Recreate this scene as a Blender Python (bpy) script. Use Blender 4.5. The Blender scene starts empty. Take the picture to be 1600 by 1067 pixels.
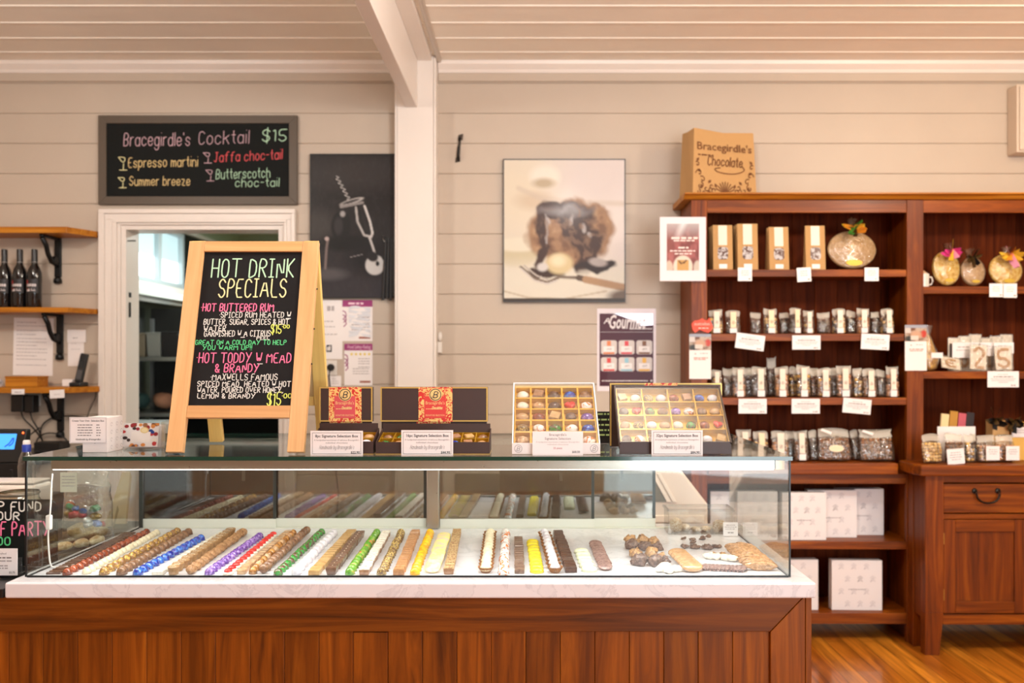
import bpy, math, random
import numpy as np
from mathutils import Vector, Matrix, noise as mnoise

random.seed(7)
SC = bpy.context.scene
COL = SC.collection
PI = math.pi

# ------------------------------------------------------------------ camera, world, lights, exposure
EYE = 1.59            # camera height (m)
FPX = 1280.0          # focal length in pixels of a 1600 px wide frame
VX, VY = 827.0, 560.0 # where the view axis meets the frame
cam_d = bpy.data.cameras.new('camera')
cam = bpy.data.objects.new('camera', cam_d)
COL.objects.link(cam)
cam.location = (0, 0, EYE)
cam.rotation_euler = (PI / 2, 0, 0)
cam_d.sensor_width = 36.0
cam_d.lens = FPX / 1600 * 36
cam_d.shift_x = -(VX - 800) / 1600
cam_d.shift_y = (VY - 533.5) / 1600
cam_d.clip_end = 60
cam_d.dof.use_dof = True
cam_d.dof.focus_distance = 2.66
cam_d.dof.aperture_fstop = 2.0
SC.camera = cam

world = bpy.data.worlds.new('world')
SC.world = world
world.use_nodes = True
world.node_tree.nodes['Background'].inputs[0].default_value = (0.95, 0.97, 1.0, 1)
world.node_tree.nodes['Background'].inputs[1].default_value = 0.9

SC.view_settings.view_transform = 'Standard'
SC.view_settings.look = 'None'
SC.view_settings.gamma = 1.0
SC.view_settings.use_curve_mapping = False
SC.view_settings.exposure = 0.72
SC.cycles.transparent_max_bounces = 40
SC.cycles.max_bounces = 10
SC.cycles.diffuse_bounces = 5
SC.cycles.glossy_bounces = 5
SC.cycles.sample_clamp_indirect = 6.0
SC.cycles.caustics_reflective = False
SC.cycles.caustics_refractive = False


def area(name, loc, rot, sx, sy, watts, color):
    d = bpy.data.lights.new(name, 'AREA')
    d.shape = 'RECTANGLE'
    d.size, d.size_y = sx, sy
    d.energy = watts
    d.color = color
    o = bpy.data.objects.new(name, d)
    COL.objects.link(o)
    o.location = loc
    o.rotation_euler = rot
    return o


def point_light(name, loc, watts, color, radius=0.14):
    d = bpy.data.lights.new(name, 'POINT')
    d.shadow_soft_size = radius
    d.energy = watts
    d.color = color
    o = bpy.data.objects.new(name, d)
    COL.objects.link(o)
    o.location = loc
    return o


point_light('overhead_fill_till', (-2.5, 2.5, 2.95), 43, (1.0, 0.94, 0.86), 0.12)  # added point light without a fixture, lifts the wall and ceiling
point_light('overhead_lamp_counter', (0.35, 2.3, 2.97), 43, (1.0, 0.95, 0.90), 0.12)  # unseen lamp over the counter, no fixture built
point_light('overhead_fill_hutch', (2.7, 2.5, 2.95), 50, (1.0, 0.88, 0.72), 0.12)  # added point light without a fixture, lifts the hutch side
area('front_fill', (2.6, -3.0, 1.6), (math.radians(97), 0, math.radians(24)), 3.2, 2.4, 108, (0.88, 0.95, 1.0))  # added fill light behind the viewer, brightens surfaces facing the camera
area('entry_fill', (-1.6, -0.6, 3.3), (0, 0, 0), 1.6, 0.5, 24, (1.0, 0.94, 0.86))  # added overhead fill out of view, not a built lamp
area('ceiling_lamp_hutch', (2.5, 3.2, 3.32), (math.radians(25), 0, 0), 0.7, 0.3, 8, (1.0, 0.74, 0.44))
area('kitchen_fill', (-1.8, 6.4, 2.80), (0, 0, 0), 1.2, 0.3, 34, (0.93, 1.0, 0.95))  # added light, brightens the kitchen beyond the doorway


def pt(px, py, Y):
    """point at depth Y that the camera sees at (px, py)"""
    return Vector(((px - VX) / FPX * Y, Y, EYE + (VY - py) / FPX * Y))


def gx(px, Y):
    return (px - VX) / FPX * Y


def gz(py, Y):
    return EYE + (VY - py) / FPX * Y


# ------------------------------------------------------------------ materials
MATS = {}


def srgb(r, g, b):
    f = lambda c: (c / 255 / 12.92) if c / 255 <= 0.04045 else ((c / 255 + 0.055) / 1.055) ** 2.4
    return (f(r), f(g), f(b), 1)


def new_mat(name):
    m = bpy.data.materials.new(name)
    m.use_nodes = True
    nt = m.node_tree
    bs = nt.nodes['Principled BSDF']
    MATS[name] = m
    return m, nt, bs


def N(nt, typ, **kw):
    n = nt.nodes.new(typ)
    for k, v in kw.items():
        setattr(n, k, v)
    return n


def pm(name, rgb, rough=0.5, metal=0.0, coat=0.0, emit=0.0, spec=0.5, bump=0.0, bscale=60):
    if name in MATS:
        return MATS[name]
    m, nt, bs = new_mat(name)
    c = srgb(*rgb)
    bs.inputs['Base Color'].default_value = c
    bs.inputs['Roughness'].default_value = rough
    bs.inputs['Metallic'].default_value = metal
    bs.inputs['Coat Weight'].default_value = coat
    bs.inputs['Specular IOR Level'].default_value = spec
    if emit:
        bs.inputs['Emission Color'].default_value = c
        bs.inputs['Emission Strength'].default_value = emit
    tc = N(nt, 'ShaderNodeTexCoord')
    nz = N(nt, 'ShaderNodeTexNoise')
    nz.inputs['Scale'].default_value = bscale
    nz.inputs['Detail'].default_value = 3
    nt.links.new(tc.outputs['Object'], nz.inputs['Vector'])
    mr = N(nt, 'ShaderNodeMapRange')
    mr.inputs['To Min'].default_value = max(0.02, rough - (0.06 if not metal else 0.015))
    mr.inputs['To Max'].default_value = min(1, rough + (0.06 if not metal else 0.015))
    nt.links.new(nz.outputs['Fac'], mr.inputs['Value'])
    nt.links.new(mr.outputs['Result'], bs.inputs['Roughness'])
    if bump:
        bp = N(nt, 'ShaderNodeBump')
        bp.inputs['Strength'].default_value = bump
        bp.inputs['Distance'].default_value = 0.003
        nt.links.new(nz.outputs['Fac'], bp.inputs['Height'])
        nt.links.new(bp.outputs['Normal'], bs.inputs['Normal'])
    return m


def two_tone(name, a, b, scale=60, lo=0.45, hi=0.55, rough=0.3, coat=0.3, dist=0.6, bump=0.0, rnd=True, detail=2.0, c=None):
    """two colours swirled by noise; every object gets its own part of the noise"""
    if name in MATS:
        return MATS[name]
    m, nt, bs = new_mat(name)
    tc = N(nt, 'ShaderNodeTexCoord')
    oi = N(nt, 'ShaderNodeObjectInfo')
    mul = N(nt, 'ShaderNodeMath', operation='MULTIPLY')
    mul.inputs[1].default_value = 37.0 if rnd else 0.0
    nt.links.new(oi.outputs['Random'], mul.inputs[0])
    ad = N(nt, 'ShaderNodeVectorMath', operation='ADD')
    nt.links.new(tc.outputs['Object'], ad.inputs[0])
    nt.links.new(mul.outputs[0], ad.inputs[1])
    nz = N(nt, 'ShaderNodeTexNoise')
    nz.inputs['Scale'].default_value = scale
    nz.inputs['Detail'].default_value = detail
    nz.inputs['Distortion'].default_value = dist
    nt.links.new(ad.outputs[0], nz.inputs['Vector'])
    rp = N(nt, 'ShaderNodeValToRGB')
    rp.color_ramp.elements[0].position = lo
    rp.color_ramp.elements[0].color = srgb(*a)
    rp.color_ramp.elements[1].position = hi
    rp.color_ramp.elements[1].color = srgb(*b)
    if c:
        e = rp.color_ramp.elements.new(min(0.98, hi + 0.08))
        e.color = srgb(*c)
    nt.links.new(nz.outputs['Fac'], rp.inputs['Fac'])
    nt.links.new(rp.outputs['Color'], bs.inputs['Base Color'])
    bs.inputs['Roughness'].default_value = rough
    bs.inputs['Coat Weight'].default_value = coat
    if bump:
        bp = N(nt, 'ShaderNodeBump')
        bp.inputs['Strength'].default_value = bump
        bp.inputs['Distance'].default_value = 0.004
        nt.links.new(nz.outputs['Fac'], bp.inputs['Height'])
        nt.links.new(bp.outputs['Normal'], bs.inputs['Normal'])
    return m


def wood(name, dark, mid, light, axis='Z', rough=0.40, grain=1.0, coat=0.04, var=0.25):
    if name in MATS:
        return MATS[name]
    m, nt, bs = new_mat(name)
    tc = N(nt, 'ShaderNodeTexCoord')
    oi = N(nt, 'ShaderNodeObjectInfo')
    mul = N(nt, 'ShaderNodeMath', operation='MULTIPLY')
    mul.inputs[1].default_value = 53.0
    nt.links.new(oi.outputs['Random'], mul.inputs[0])
    ad = N(nt, 'ShaderNodeVectorMath', operation='ADD')
    nt.links.new(tc.outputs['Object'], ad.inputs[0])
    nt.links.new(mul.outputs[0], ad.inputs[1])
    mp = N(nt, 'ShaderNodeMapping')
    s = {'X': (1.3, 22, 22), 'Y': (22, 1.3, 22), 'Z': (22, 22, 1.3)}[axis]
    mp.inputs['Scale'].default_value = [k * grain for k in s]
    nt.links.new(ad.outputs[0], mp.inputs['Vector'])
    nz = N(nt, 'ShaderNodeTexNoise')
    nz.inputs['Scale'].default_value = 1.0
    nz.inputs['Detail'].default_value = 6
    nz.inputs['Roughness'].default_value = 0.6
    nz.inputs['Distortion'].default_value = 1.2
    nt.links.new(mp.outputs['Vector'], nz.inputs['Vector'])
    rp = N(nt, 'ShaderNodeValToRGB')
    rp.color_ramp.elements[0].position = 0.3
    rp.color_ramp.elements[0].color = srgb(*dark)
    rp.color_ramp.elements[1].position = 0.75
    rp.color_ramp.elements[1].color = srgb(*light)
    e = rp.color_ramp.elements.new(0.52)
    e.color = srgb(*mid)
    nt.links.new(nz.outputs['Fac'], rp.inputs['Fac'])
    hs = N(nt, 'ShaderNodeHueSaturation')
    mr = N(nt, 'ShaderNodeMapRange')
    mr.inputs['To Min'].default_value = 1 - var
    mr.inputs['To Max'].default_value = 1 + var
    nt.links.new(oi.outputs['Random'], mr.inputs['Value'])
    nt.links.new(mr.outputs['Result'], hs.inputs['Value'])
    nt.links.new(rp.outputs['Color'], hs.inputs['Color'])
    nt.links.new(hs.outputs['Color'], bs.inputs['Base Color'])
    bs.inputs['Roughness'].default_value = rough
    bs.inputs['Coat Weight'].default_value = coat
    bs.inputs['Coat Roughness'].default_value = 0.2
    bs.inputs['Specular IOR Level'].default_value = 0.24
    return m


def glassy(name, tint=(0.97, 0.99, 0.98), gain=1.0, base=0.0, rough=0.02, haze=0.0, hazecol=(1, 1, 1), bump=0.0, bscale=40):
    """thin clear sheet: lets the view through and mirrors by Fresnel"""
    if name in MATS:
        return MATS[name]
    m, nt, bs = new_mat(name)
    out = nt.nodes['Material Output']
    tr = N(nt, 'ShaderNodeBsdfTransparent')
    tr.inputs[0].default_value = (*tint, 1)
    gl = N(nt, 'ShaderNodeBsdfGlossy')
    gl.inputs['Roughness'].default_value = rough
    fr = N(nt, 'ShaderNodeLayerWeight')
    fr.inputs['Blend'].default_value = 0.5
    pw = N(nt, 'ShaderNodeMath', operation='POWER')
    pw.inputs[1].default_value = 3.2
    nt.links.new(fr.outputs['Facing'], pw.inputs[0])
    ma = N(nt, 'ShaderNodeMath', operation='MULTIPLY_ADD')
    ma.use_clamp = True
    ma.inputs[1].default_value = 0.85 * gain
    ma.inputs[2].default_value = 0.035 * gain + base
    nt.links.new(pw.outputs[0], ma.inputs[0])
    mx = N(nt, 'ShaderNodeMixShader')
    nt.links.new(ma.outputs[0], mx.inputs[0])
    last = tr
    if haze:
        df = N(nt, 'ShaderNodeBsdfDiffuse')
        df.inputs[0].default_value = (*hazecol, 1)
        m2 = N(nt, 'ShaderNodeMixShader')
        m2.inputs[0].default_value = haze
        nt.links.new(tr.outputs[0], m2.inputs[1])
        nt.links.new(df.outputs[0], m2.inputs[2])
        last = m2
    if bump:
        tc = N(nt, 'ShaderNodeTexCoord')
        nz = N(nt, 'ShaderNodeTexNoise')
        nz.inputs['Scale'].default_value = bscale
        nz.inputs['Detail'].default_value = 2
        nz.inputs['Distortion'].default_value = 1.0
        oi = N(nt, 'ShaderNodeObjectInfo')
        mul = N(nt, 'ShaderNodeMath', operation='MULTIPLY')
        mul.inputs[1].default_value = 31.0
        ad = N(nt, 'ShaderNodeVectorMath', operation='ADD')
        nt.links.new(oi.outputs['Random'], mul.inputs[0])
        nt.links.new(tc.outputs['Object'], ad.inputs[0])
        nt.links.new(mul.outputs[0], ad.inputs[1])
        nt.links.new(ad.outputs[0], nz.inputs['Vector'])
        bp = N(nt, 'ShaderNodeBump')
        bp.inputs['Strength'].default_value = bump
        bp.inputs['Distance'].default_value = 0.01
        nt.links.new(nz.outputs['Fac'], bp.inputs['Height'])
        nt.links.new(bp.outputs['Normal'], gl.inputs['Normal'])
    nt.links.new(last.outputs[0], mx.inputs[1])
    nt.links.new(gl.outputs[0], mx.inputs[2])
    nt.links.new(mx.outputs[0], out.inputs['Surface'])
    nt.nodes.remove(bs)
    return m


def vcol_mat(name, rough=0.3, coat=0.4):
    """printed picture: colour comes from the print stored on the sheet"""
    m, nt, bs = new_mat(name)
    at = N(nt, 'ShaderNodeVertexColor')
    at.layer_name = 'print'
    nt.links.new(at.outputs['Color'], bs.inputs['Base Color'])
    bs.inputs['Roughness'].default_value = rough
    bs.inputs['Coat Weight'].default_value = coat
    bs.inputs['Coat Roughness'].default_value = 0.15
    bs.inputs['Specular IOR Level'].default_value = 0.25
    return m


def marble():
    m, nt, bs = new_mat('white_marble')
    tc = N(nt, 'ShaderNodeTexCoord')
    n1 = N(nt, 'ShaderNodeTexNoise')
    n1.inputs['Scale'].default_value = 5.0
    n1.inputs['Detail'].default_value = 8
    n1.inputs['Roughness'].default_value = 0.62
    n1.inputs['Distortion'].default_value = 2.4
    nt.links.new(tc.outputs['Object'], n1.inputs['Vector'])
    rp = N(nt, 'ShaderNodeValToRGB')
    els = rp.color_ramp.elements
    els[0].position, els[0].color = 0.0, srgb(214, 214, 219)
    els[1].position, els[1].color = 1.0, srgb(222, 222, 227)
    for p, c in ((0.46, (220, 220, 225)), (0.497, (206, 206, 212)), (0.512, (222, 222, 227)), (0.54, (223, 223, 228))):
        e = els.new(p)
        e.color = srgb(*c)
    nt.links.new(n1.outputs['Fac'], rp.inputs['Fac'])
    nt.links.new(rp.outputs['Color'], bs.inputs['Base Color'])
    bs.inputs['Roughness'].default_value = 0.22
    return m


def floor_mat():
    m, nt, bs = new_mat('floor_boards')
    tc = N(nt, 'ShaderNodeTexCoord')
    mp = N(nt, 'ShaderNodeMapping')
    mp.inputs['Rotation'].default_value = (0, 0, PI / 2)
    nt.links.new(tc.outputs['Object'], mp.inputs['Vector'])
    bk = N(nt, 'ShaderNodeTexBrick')
    bk.offset = 0.37
    bk.inputs['Scale'].default_value = 1.0
    bk.inputs['Brick Width'].default_value = 2.3
    bk.inputs['Row Height'].default_value = 0.098
    bk.inputs['Mortar Size'].default_value = 0.0016
    bk.inputs['Mortar Smooth'].default_value = 0.3
    bk.inputs['Color1'].default_value = srgb(172, 92, 20)
    bk.inputs['Color2'].default_value = srgb(226, 150, 50)
    bk.inputs['Mortar'].default_value = srgb(60, 30, 12)
    nt.links.new(mp.outputs['Vector'], bk.inputs['Vector'])
    m2 = N(nt, 'ShaderNodeMapping')
    m2.inputs['Scale'].default_value = (26, 1.6, 1)
    nt.links.new(tc.outputs['Object'], m2.inputs['Vector'])
    nz = N(nt, 'ShaderNodeTexNoise')
    nz.inputs['Scale'].default_value = 1
    nz.inputs['Detail'].default_value = 5
    nz.inputs['Distortion'].default_value = 0.8
    nt.links.new(m2.outputs['Vector'], nz.inputs['Vector'])
    rp = N(nt, 'ShaderNodeValToRGB')
    rp.color_ramp.elements[0].position = 0.3
    rp.color_ramp.elements[0].color = (0.42, 0.33, 0.26, 1)
    rp.color_ramp.elements[1].position = 0.68
    rp.color_ramp.elements[1].color = (1.15, 1.12, 1.05, 1)
    nt.links.new(nz.outputs['Fac'], rp.inputs['Fac'])
    mx = N(nt, 'ShaderNodeMix', data_type='RGBA', blend_type='MULTIPLY')
    mx.inputs[0].default_value = 1.0
    nt.links.new(bk.outputs['Color'], mx.inputs[6])
    nt.links.new(rp.outputs['Color'], mx.inputs[7])
    nt.links.new(mx.outputs[2], bs.inputs['Base Color'])
    bs.inputs['Roughness'].default_value = 0.28
    bs.inputs['Coat Weight'].default_value = 0.3
    return m


def paint(name, rgb, rough=0.5, mottling=0.06):
    m, nt, bs = new_mat(name)
    tc = N(nt, 'ShaderNodeTexCoord')
    nz = N(nt, 'ShaderNodeTexNoise')
    nz.inputs['Scale'].default_value = 3.0
    nz.inputs['Detail'].default_value = 6
    nt.links.new(tc.outputs['Object'], nz.inputs['Vector'])
    mr = N(nt, 'ShaderNodeMapRange')
    mr.inputs['To Min'].default_value = 1 - mottling
    mr.inputs['To Max'].default_value = 1 + mottling
    nt.links.new(nz.outputs['Fac'], mr.inputs['Value'])
    hs = N(nt, 'ShaderNodeHueSaturation')
    hs.inputs['Color'].default_value = srgb(*rgb)
    nt.links.new(mr.outputs['Result'], hs.inputs['Value'])
    nt.links.new(hs.outputs['Color'], bs.inputs['Base Color'])
    bs.inputs['Roughness'].default_value = rough
    return m


WALL = paint('mauve_wall_paint', (188, 173, 157))
CEIL = paint('cream_ceiling_paint', (240, 232, 220))
WHITE = paint('white_gloss_trim', (228, 219, 211), 0.4)
KITW = paint('pale_green_kitchen_paint', (190, 200, 175), 0.5)
MARBLE = marble()
FLOOR = floor_mat()
CW_V = wood('counter_timber_vertical', (80, 38, 7), (122, 63, 11), (152, 86, 20), 'Z', var=0.22)
CW_H = wood('counter_timber_along', (68, 33, 7), (108, 55, 10), (138, 76, 18), 'X', var=0.05)
HW_V = wood('hutch_timber_upright', (76, 32, 5), (114, 52, 8), (146, 76, 14), 'Z', var=0.12)
HW_H = wood('hutch_timber_along', (82, 36, 5), (126, 60, 8), (160, 88, 16), 'X', var=0.12)
HW_B = wood('hutch_back_boards', (70, 26, 9), (94, 38, 13), (114, 50, 18), 'Z', var=0.08, rough=0.6, coat=0.0)
HW_B.node_tree.nodes['Principled BSDF'].inputs['Specular IOR Level'].default_value = 0.06
PINE_V = wood('pine_upright', (200, 150, 98), (216, 170, 118), (226, 186, 136), 'Z', grain=0.7, coat=0.1, var=0.06, rough=0.4)
PINE_H = wood('pine_along', (200, 146, 92), (214, 164, 110), (224, 182, 130), 'X', grain=0.7, coat=0.1, var=0.06, rough=0.4)
PINE_Y = wood('pine_yellow', (206, 170, 96), (224, 190, 112), (234, 204, 132), 'Z', grain=0.7, coat=0.1, var=0.06, rough=0.4)
SHELFW = wood('golden_shelf_timber', (146, 84, 20), (178, 112, 30), (200, 136, 46), 'X', var=0.08)
GLASS = glassy('clear_glass')
DOORGLASS = glassy('sliding_door_glass', tint=(0.66, 0.69, 0.66), gain=1.0, base=0.21)
TOPGLASS = glassy('top_glass', tint=(0.95, 0.98, 0.965), gain=1.0, base=0.02)
GREEN = pm('green_glass_edge', (4, 58, 46), 0.1, coat=0.6)
BLACK = pm('black_plastic', (16, 16, 17), 0.4)
IRON = pm('black_iron', (22, 22, 22), 0.45, 0.4)
CHROME = pm('brushed_steel', (190, 186, 178), 0.28, 1.0)
ALU = pm('pale_aluminium', (222, 224, 214), 0.45, 0.1)
PAPER = pm('white_paper', (236, 230, 228), 0.6)
CARD = pm('white_card', (238, 234, 234), 0.5)
INK = pm('black_ink', (40, 38, 42), 0.6)
GREY = pm('grey_ink', (120, 114, 114), 0.6)
LGREY = pm('pale_grey_ink', (172, 165, 165), 0.6)
REDINK = pm('red_ink', (176, 60, 80), 0.6)
CHALKB = pm('chalkboard_black', (26, 24, 25), 0.75, bump=0.1, spec=0.2)
CHALKB2 = pm('chalkboard_green_black', (18, 20, 19), 0.75, bump=0.1, spec=0.2)
CH_W = pm('white_chalk', (222, 220, 214), 0.9)
CH_G = pm('mint_chalk', (186, 224, 190), 0.9)
CH_C = pm('cream_chalk', (232, 226, 170), 0.9)
CH_P = pm('pink_chalk', (246, 120, 160), 0.9)
CH_E = pm('green_chalk', (96, 214, 140), 0.9)
CH_Y = pm('lime_chalk', (220, 230, 110), 0.9)
CH_D = pm('dusty_pink_chalk', (206, 170, 178), 0.9)
CH_R = pm('red_chalk', (226, 92, 96), 0.9)
CH_O = pm('pale_orange_chalk', (228, 200, 140), 0.9)
GOLD = pm('gold_card', (204, 170, 92), 0.35, 0.3)
GOLDT = pm('gold_tray', (196, 150, 40), 0.3, 0.45)
BROWNC = pm('dark_brown_card', (62, 42, 38), 0.45)
KRAFT = pm('kraft_paper', (188, 148, 98), 0.75, spec=0.2)
KRAFTI = pm('brown_print', (112, 66, 26), 0.7)


# ------------------------------------------------------------------ mesh tools
class MB:
    def __init__(self):
        self.v, self.f, self.m = [], [], []

    def add(self, vs, fs, mi=0, M=None):
        b = len(self.v)
        for p in vs:
            p = Vector(p)
            self.v.append(M @ p if M is not None else p)
        for f in fs:
            self.f.append([b + i for i in f])
            self.m.append(mi)
        return self

    def box(self, x0, x1, y0, y1, z0, z1, mi=0, M=None):
        vs = [(x, y, z) for z in (z0, z1) for y in (y0, y1) for x in (x0, x1)]
        fs = [(0, 2, 3, 1), (4, 5, 7, 6), (0, 1, 5, 4), (2, 6, 7, 3), (0, 4, 6, 2), (1, 3, 7, 5)]
        return self.add(vs, fs, mi, M)

    def hexa(self, b, t, mi=0, M=None):
        """b, t: four bottom and four top corners in order"""
        return self.add(list(b) + list(t), [(3, 2, 1, 0), (4, 5, 6, 7), (0, 1, 5, 4), (1, 2, 6, 5), (2, 3, 7, 6), (3, 0, 4, 7)], mi, M)

    def prism(self, poly, d0, d1, axis='y', mi=0, M=None):
        """extrude a polygon; for axis y poly is (x,z), for x it is (y,z), for z it is (x,y)"""
        n = len(poly)
        mk = {'y': lambda a, b, d: (a, d, b), 'x': lambda a, b, d: (d, a, b), 'z': lambda a, b, d: (a, b, d)}[axis]
        vs = [mk(a, b, d0) for a, b in poly] + [mk(a, b, d1) for a, b in poly]
        fs = [tuple(range(n)), tuple(range(2 * n - 1, n - 1, -1))] + [(i, n + i, n + (i + 1) % n, (i + 1) % n) for i in range(n)]
        return self.add(vs, fs, mi, M)

    def sheet(self, pts, mi=0, M=None):
        return self.add(pts, [tuple(range(len(pts)))], mi, M)

    def lathe(self, prof, n=20, mi=0, M=None, cap0=True, cap1=True, wob=None):
        vs = []
        for k, (r, z) in enumerate(prof):
            for i in range(n):
                a = 2 * PI * i / n
                rr = r * (wob(i, k) if wob else 1)
                vs.append((rr * math.cos(a), rr * math.sin(a), z))
        fs = []
        for k in range(len(prof) - 1):
            for i in range(n):
                j = (i + 1) % n
                fs.append((k * n + i, k * n + j, (k + 1) * n + j, (k + 1) * n + i))
        if cap0:
            fs.append(tuple(range(n - 1, -1, -1)))
        if cap1:
            fs.append(tuple((len(prof) - 1) * n + i for i in range(n)))
        return self.add(vs, fs, mi, M)

    def tube(self, path, r, n=8, mi=0, M=None):
        path = [Vector(p) for p in path]
        vs, k = [], len(path)
        up = Vector((0.13, 0.21, 0.97))
        for i, p in enumerate(path):
            d = (path[min(i + 1, k - 1)] - path[max(i - 1, 0)]).normalized()
            a = d.cross(up)
            if a.length < 0.05:
                a = d.cross(Vector((1, 0, 0)))
            a.normalize()
            b = d.cross(a)
            rr = r[i] if isinstance(r, (list, tuple)) else r
            for j in range(n):
                t = 2 * PI * j / n
                vs.append(p + a * math.cos(t) * rr + b * math.sin(t) * rr)
        fs = []
        for i in range(k - 1):
            for j in range(n):
                q = (j + 1) % n
                fs.append((i * n + j, i * n + q, (i + 1) * n + q, (i + 1) * n + j))
        fs.append(tuple(range(n - 1, -1, -1)))
        fs.append(tuple((k - 1) * n + j for j in range(n)))
        return self.add(vs, fs, mi, M)

    def ball(self, c, rx, ry=None, rz=None, nu=10, nv=6, mi=0, M=None, fn=None):
        ry = rx if ry is None else ry
        rz = rx if rz is None else rz
        c = Vector(c)
        vs = [c + Vector((0, 0, -rz))]
        for k in range(1, nv):
            ph = PI * k / nv - PI / 2
            for i in range(nu):
                a = 2 * PI * i / nu
                vs.append(c + Vector((rx * math.cos(ph) * math.cos(a), ry * math.cos(ph) * math.sin(a), rz * math.sin(ph))))
        vs.append(c + Vector((0, 0, rz)))
        if fn:
            vs = [fn(Vector(p)) for p in vs]
        fs = [(0, 1 + (i + 1) % nu, 1 + i) for i in range(nu)]
        for k in range(nv - 2):
            for i in range(nu):
                j = (i + 1) % nu
                fs.append((1 + k * nu + i, 1 + k * nu + j, 1 + (k + 1) * nu + j, 1 + (k + 1) * nu + i))
        t = len(vs) - 1
        fs += [(t, 1 + (nv - 2) * nu + i, 1 + (nv - 2) * nu + (i + 1) % nu) for i in range(nu)]
        return self.add(vs, fs, mi, M)

    def ribbon(self, strokes, w, y=0.0, mi=0, M=None, caps=True):
        """flat pen strokes in the x-z plane, facing -y"""
        y0 = y
        for si, st in enumerate(strokes):
            y = y0 - 6e-5 * (si % 12)
            st = [Vector((p[0], p[1])) for p in st]
            h = w / 2
            if len(st) > 1:
                L, R = [], []
                for i, p in enumerate(st):
                    d = st[min(i + 1, len(st) - 1)] - st[max(i - 1, 0)]
                    d = d.normalized() if d.length > 1e-9 else Vector((1, 0))
                    nrm = Vector((-d.y, d.x)) * h
                    L.append((p.x + nrm.x, y, p.y + nrm.y))
                    R.append((p.x - nrm.x, y, p.y - nrm.y))
                n = len(st)
                self.add(L + R, [(i, n + i, n + i + 1, i + 1) for i in range(n - 1)], mi, M)
            if caps:
                for p in (st[0], st[-1]) if len(st) > 1 else (st[0],):
                    self.add([(p.x + h * math.cos(a), y - 2.5e-5, p.y + h * math.sin(a)) for a in (k * PI / 3 for k in range(6))], [tuple(range(6))], mi, M)
        return self

    def mesh(self, name, mats, smooth=False):
        me = bpy.data.meshes.new(name)
        me.from_pydata([tuple(p) for p in self.v], [], self.f)
        for m in mats:
            me.materials.append(m)
        if len(mats) > 1:
            me.polygons.foreach_set('material_index', self.m)
        if smooth:
            me.polygons.foreach_set('use_smooth', [True] * len(me.polygons))
        me.update()
        return me


def obj(name, mb, mats, parent=None, loc=None, rot=None, smooth=False, bevel=0.0, seg=2):
    if not isinstance(mats, (list, tuple)):
        mats = [mats]
    me = mb.mesh(name, mats, smooth) if isinstance(mb, MB) else mb
    o = bpy.data.objects.new(name, me)
    COL.objects.link(o)
    if parent is not None:
        o.parent = parent
    if loc is not None:
        o.location = loc
    if rot is not None:
        o.rotation_euler = rot
    if smooth == 'auto':
        try:
            me.set_sharp_from_angle(angle=0.7)
        except Exception:
            pass
    if bevel:
        md = o.modifiers.new('rounded', 'BEVEL')
        md.width = bevel
        md.segments = seg
        md.limit_method = 'ANGLE'
        md.angle_limit = 0.7
    return o


def tag(o, label, cat, group=None, kind=None):
    o['label'] = label
    o['category'] = cat
    if group:
        o['group'] = group
    if kind:
        o['kind'] = kind
    return o


def thing(name, label, cat, loc=(0, 0, 0), rz=0.0, group=None, rot=None):
    o = bpy.data.objects.new(name, None)
    COL.objects.link(o)
    o.empty_display_size = 0.05
    o.location = loc
    o.rotation_euler = rot if rot else (0, 0, rz)
    return tag(o, label, cat, group)


def structure(name, mb, mats, parent=None, label=None, **kw):
    o = obj(name, mb, mats, parent, **kw)
    if parent is None:
        o['kind'] = 'structure'
        o['label'] = label or name
    return o


def copy_tree(o, parent=None):
    c = o.copy()
    COL.objects.link(c)
    c.parent = parent
    for ch in list(o.children):
        copy_tree(ch, c)
    return c


ORD = ['first', 'second', 'third', 'fourth', 'fifth', 'sixth', 'seventh', 'eighth', 'ninth', 'tenth', 'eleventh', 'twelfth', 'thirteenth', 'fourteenth',
       'fifteenth', 'sixteenth', 'seventeenth', 'eighteenth', 'nineteenth', 'twentieth', 'twenty-first', 'twenty-second', 'twenty-third', 'twenty-fourth',
       'twenty-fifth', 'twenty-sixth', 'twenty-seventh', 'twenty-eighth', 'twenty-ninth', 'thirtieth', 'thirty-first', 'thirty-second', 'thirty-third', 'thirty-fourth']

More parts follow.
